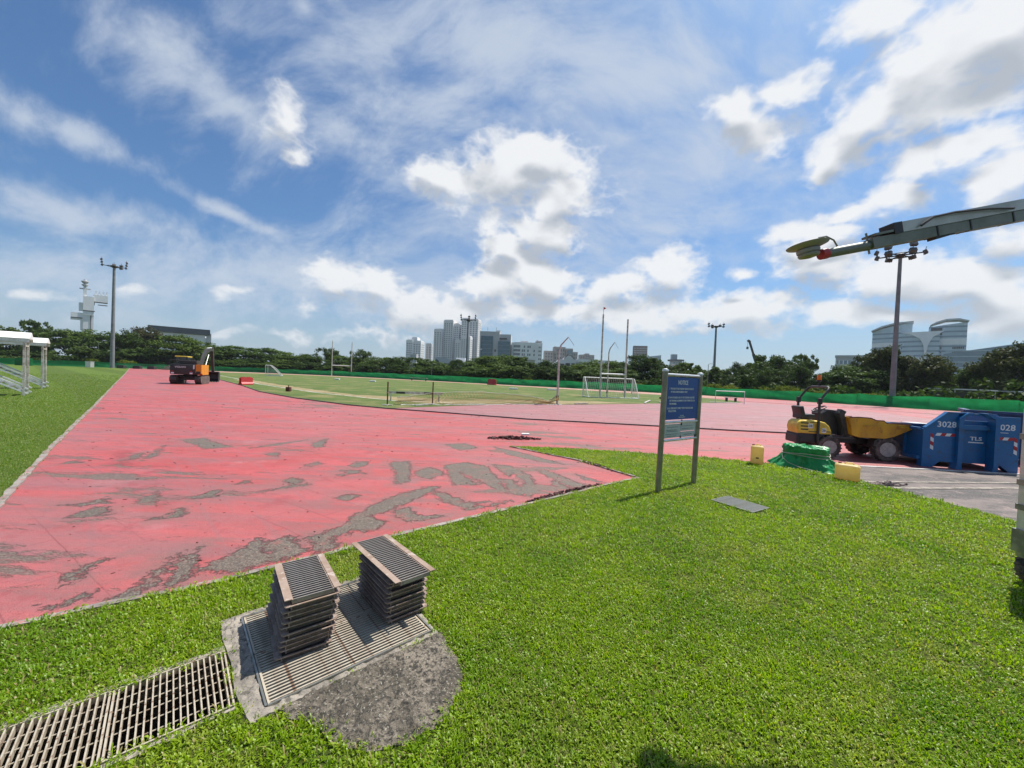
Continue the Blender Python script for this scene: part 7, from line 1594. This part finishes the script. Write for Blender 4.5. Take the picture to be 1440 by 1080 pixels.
# shrubs
def shrub_mesh(seed):
    g = np.random.default_rng(seed); C = []; Rd = []
    for i in range(26):
        a = g.random()*6.283; r = math.sqrt(g.random())*0.8; C.append((r*math.cos(a), r*math.sin(a), 0.25+0.65*g.random()*(1-r*0.4))); q = 0.16+0.14*g.random(); Rd.append((q, q, q*0.8))
    return leaf_mesh('foliage', np.array(C), np.array(Rd), 46, 0.062, 0.4, M['leaf_shrub'], seed)
SM = [shrub_mesh(40+i) for i in range(4)]
stem = MB()
for i in range(5): stem.tube([(0, 0, 0), (0.3*math.cos(i*1.25), 0.3*math.sin(i*1.25), 0.5)], [0.03, 0.015], 5)
stem = stem.mesh('stems', M['bark'])
SHL = ['yellow-green shrub behind the barrier, %s' % s for s in ('left of the dumper beacon', 'second left of the dumper beacon', 'just left of the beacon', 'just right of the beacon', 'second right of the beacon', 'well left of the right floodlight mast', 'touching the right floodlight mast', 'right of the right floodlight mast', 'second right of the right floodlight mast', 'left of the park hut', 'right of the park hut', 'second right of the park hut', 'at the right edge',
       'right of the notice sign', 'second right of the notice sign', 'right of the far red barrier', 'second right of the far red barrier', 'left of the bent net pole', 'left of the notice sign', 'close left of the notice sign', 'left of the far red barrier', 'left of the left floodlight mast', 'right of the left floodlight mast', 'above the far red barrier')]
for i, (x, y, h, r) in enumerate(SHRUBS):
    t = thing('shrub', SHL[i], 'shrub', (x, y, 0), random.uniform(0, 6), 'yellow-green shrubs behind the barrier'); t.scale = (r*1.25, r*1.25, h)
    link_mesh('foliage', SM[i % 4], t); link_mesh('stems', stem, t)
# dark belt of undergrowth and distant wood that reads as one mass
def belt(name, pts, depth, h, n, size, mat, label, seed):
    g = np.random.default_rng(seed); pts = np.array(pts, float); seg = np.hypot(*(pts[1:]-pts[:-1]).T); cum = np.concatenate([[0], np.cumsum(seg)])
    s = g.random(n)*cum[-1]; i = np.clip(np.searchsorted(cum, s)-1, 0, len(seg)-1); k = (s-cum[i])/seg[i]
    P = pts[i]+(pts[i+1]-pts[i])*k[:, None]; P = P + g.normal(size=(n, 2))*depth
    hh = h*(0.55+0.45*np.sin(s*0.35)*np.sin(s*0.11+1)) ; hh = np.maximum(hh, h*0.45)
    C = np.column_stack([P, g.random(n)*hh]); q = 0.9+0.8*g.random(n)
    o = link_mesh(name, leaf_mesh(name, C, np.column_stack([q, q, q*0.7]), 40, size, 0.3, mat, seed)); return tag(o, label, 'vegetation', kind='stuff')
belt('undergrowth', [(-165, 75), (-125, 97), (-105, 108), (-92, 120), (-72, 127), (-50, 124), (-28, 114), (-8, 101), (5, 92), (18, 85), (32, 77), (44, 66), (52, 55), (58, 46), (64, 34)], 1.6, 3.4, 900, 0.30, M['leaf_round'], 'dark undergrowth below the trees all along the barrier', 5)
belt('distant_wood', [(-260, 120), (-170, 150), (-110, 165), (-50, 160), (0, 150), (50, 135), (90, 110), (120, 80)], 5.0, 6.5, 1100, 0.5, M['leaf_rain'], 'distant dark wood closing the gaps behind the trees', 6)

# ------------------------------------------------------------------ grass blades on the near lawns
def tuft(seed, n, rad, ln, wd, lean, mat='blade'):
    g = random.Random(seed); V = []; F = []; T = []
    for i in range(n):
        a = g.uniform(0, 6.283); r = rad*math.sqrt(g.random()); p = Vector((r*math.cos(a), r*math.sin(a), -0.004)); dr = g.uniform(0, 6.283)
        d = Vector((math.cos(dr), math.sin(dr), 0)); s = Vector((-d.y, d.x, 0)); L = ln*g.uniform(0.55, 1.15); w = wd*g.uniform(0.7, 1.2)*0.5; le = lean*g.uniform(0.4, 1.3)
        q1 = p + (d*math.sin(le*0.4)+Vector((0, 0, math.cos(le*0.4))))*L*0.45; q2 = q1 + (d*math.sin(le)+Vector((0, 0, math.cos(le))))*L*0.35; q3 = q2 + (d*math.sin(le*1.5)+Vector((0, 0, math.cos(le*1.5))))*L*0.25
        k = len(V); V += [p-s*w*0.6, p+s*w*0.6, q1-s*w, q1+s*w, q2-s*w*0.8, q2+s*w*0.8, q3]; F += [(k, k+1, k+3, k+2), (k+2, k+3, k+5, k+4), (k+4, k+5, k+6)]; T += [g.random()]*7
    me = bpy.data.meshes.new('tuft'); me.from_pydata(V, [], F); me.materials.append(M[mat]); me.shade_smooth()
    at = me.attributes.new('clump', 'FLOAT', 'POINT'); at.data.foreach_set('value', T); return me
tcol = bpy.data.collections.new('tuft_sources')
for i in range(6):
    o = bpy.data.objects.new('tuft_source', tuft(i, 22, 0.050, (0.030, 0.035, 0.027, 0.039, 0.030, 0.028)[i], (0.0058, 0.0065, 0.008, 0.0055, 0.0075, 0.010)[i], (0.95, 0.85, 1.2, 0.75, 1.1, 1.3)[i])); tcol.objects.link(o)
tcol2 = bpy.data.collections.new('mown_tuft_sources')
for i in range(3):
    o = bpy.data.objects.new('mown_tuft_source', tuft(20+i, 26, 0.06, 0.030, 0.0055, 0.8, 'blademown')); tcol2.objects.link(o)
def scatter_group(tcol):
    ng = bpy.data.node_groups.new('grass_scatter', 'GeometryNodeTree'); ng.is_modifier = True
    ng.interface.new_socket('Geometry', in_out='INPUT', socket_type='NodeSocketGeometry'); ng.interface.new_socket('Geometry', in_out='OUTPUT', socket_type='NodeSocketGeometry')
    n = ng.nodes; l = ng.links; gi = n.new('NodeGroupInput'); go = n.new('NodeGroupOutput')
    ci = n.new('GeometryNodeCollectionInfo'); ci.inputs['Collection'].default_value = tcol; ci.inputs['Separate Children'].default_value = True; ci.inputs['Reset Children'].default_value = True
    ip = n.new('GeometryNodeInstanceOnPoints'); ip.inputs['Pick Instance'].default_value = True
    rr = n.new('FunctionNodeRandomValue'); rr.data_type = 'FLOAT_VECTOR'; rr.inputs[0].default_value = (-0.18, -0.18, 0); rr.inputs[1].default_value = (0.18, 0.18, 6.283)
    na = n.new('GeometryNodeInputNamedAttribute'); na.data_type = 'FLOAT'; na.inputs['Name'].default_value = 'size'
    l.new(gi.outputs[0], ip.inputs['Points']); l.new(ci.outputs[0], ip.inputs['Instance']); l.new(rr.outputs[0], ip.inputs['Rotation']); l.new(na.outputs['Attribute'], ip.inputs['Scale']); l.new(ip.outputs[0], go.inputs[0])
    return ng
SG = scatter_group(tcol); SG2 = scatter_group(tcol2)
def grass(name, poly, holes, bands, z, label, seed, group=None):
    g = np.random.default_rng(seed); pa = np.array(poly); P = []; S = []
    for r0, r1, dens, sc in bands:
        lo = np.maximum(pa.min(0), [-r1, -0.2]); hi = np.minimum(pa.max(0), [r1, r1]); c = 1/math.sqrt(dens)
        gx, gy = np.meshgrid(np.arange(lo[0], hi[0], c), np.arange(lo[1], hi[1], c)); q = np.stack([gx.ravel(), gy.ravel()], 1)
        q = q + g.uniform(-0.75*c, 0.75*c, q.shape); d = np.hypot(q[:, 0], q[:, 1])
        ok = (d >= r0) & (d < r1) & (np.abs(q[:, 0]) < 1.55*(q[:, 1]+0.6)+0.3) & inside(q, poly)
        for h in holes:
            hh = [p[:2] for p in h]; ok &= ~(inside(q, hh) & (seg_dist(q, hh) > (0.022 if len(hh) > 20 else 0.010)))
        q = q[ok]; P.append(q); S.append(sc*(0.65+0.6*g.random(len(q))))
    P = np.concatenate(P); S = np.concatenate(S)
    # blades get shorter toward bare borders
    me = bpy.data.meshes.new(name); me.vertices.add(len(P)); me.vertices.foreach_set('co', np.column_stack([P, np.full(len(P), z)]).ravel().astype(np.float32))
    at = me.attributes.new('size', 'FLOAT', 'POINT'); at.data.foreach_set('value', S.astype(np.float32)); me.update()
    o = link_mesh(name, me); md = o.modifiers.new('scatter', 'NODES'); md.node_group = group or SG
    return tag(o, label, 'grass', kind='stuff')
grass('lawn_grass', NEAR_LAWN, [TRENCH, PAD, SLAB_FULL, MANHOLE], [(0, 3.6, 880, 0.92), (3.6, 6.0, 440, 1.05), (6.0, 9.0, 300, 1.2), (9.0, 12.0, 160, 1.5)], 0.012, 'bright green lawn grass in the foreground', 3)
grass('mown_grass', LEFT_LAWN, [], [(4, 8, 420, 0.8), (8, 12, 260, 0.95), (12, 17, 140, 1.15), (17, 24, 60, 1.4), (24, 34, 24, 1.7), (34, 48, 8, 2.0), (48, 66, 3, 2.4)], 0.006, 'finely mown grass on the left lawn', 4, SG2)

# ------------------------------------------------------------------ humid air
def build_haze():
    m = bpy.data.materials.new('humid_air'); m.use_nodes = True; m.node_tree.nodes.clear(); nt = NT(m.node_tree)
    out = nt.node('ShaderNodeOutputMaterial'); pv = nt.node('ShaderNodeVolumePrincipled')
    pv.inputs['Color'].default_value = (0.80, 0.88, 0.95, 1); pv.inputs['Density'].default_value = 0.00014; pv.inputs['Anisotropy'].default_value = 0.2
    nt.l.new(pv.outputs[0], out.inputs['Volume'])
    o = MB().box((0, 0, 41), (6200, 6200, 86)).build('haze', m); tag(o, kind='stuff')
build_haze()
cy.volume_bounces = 0
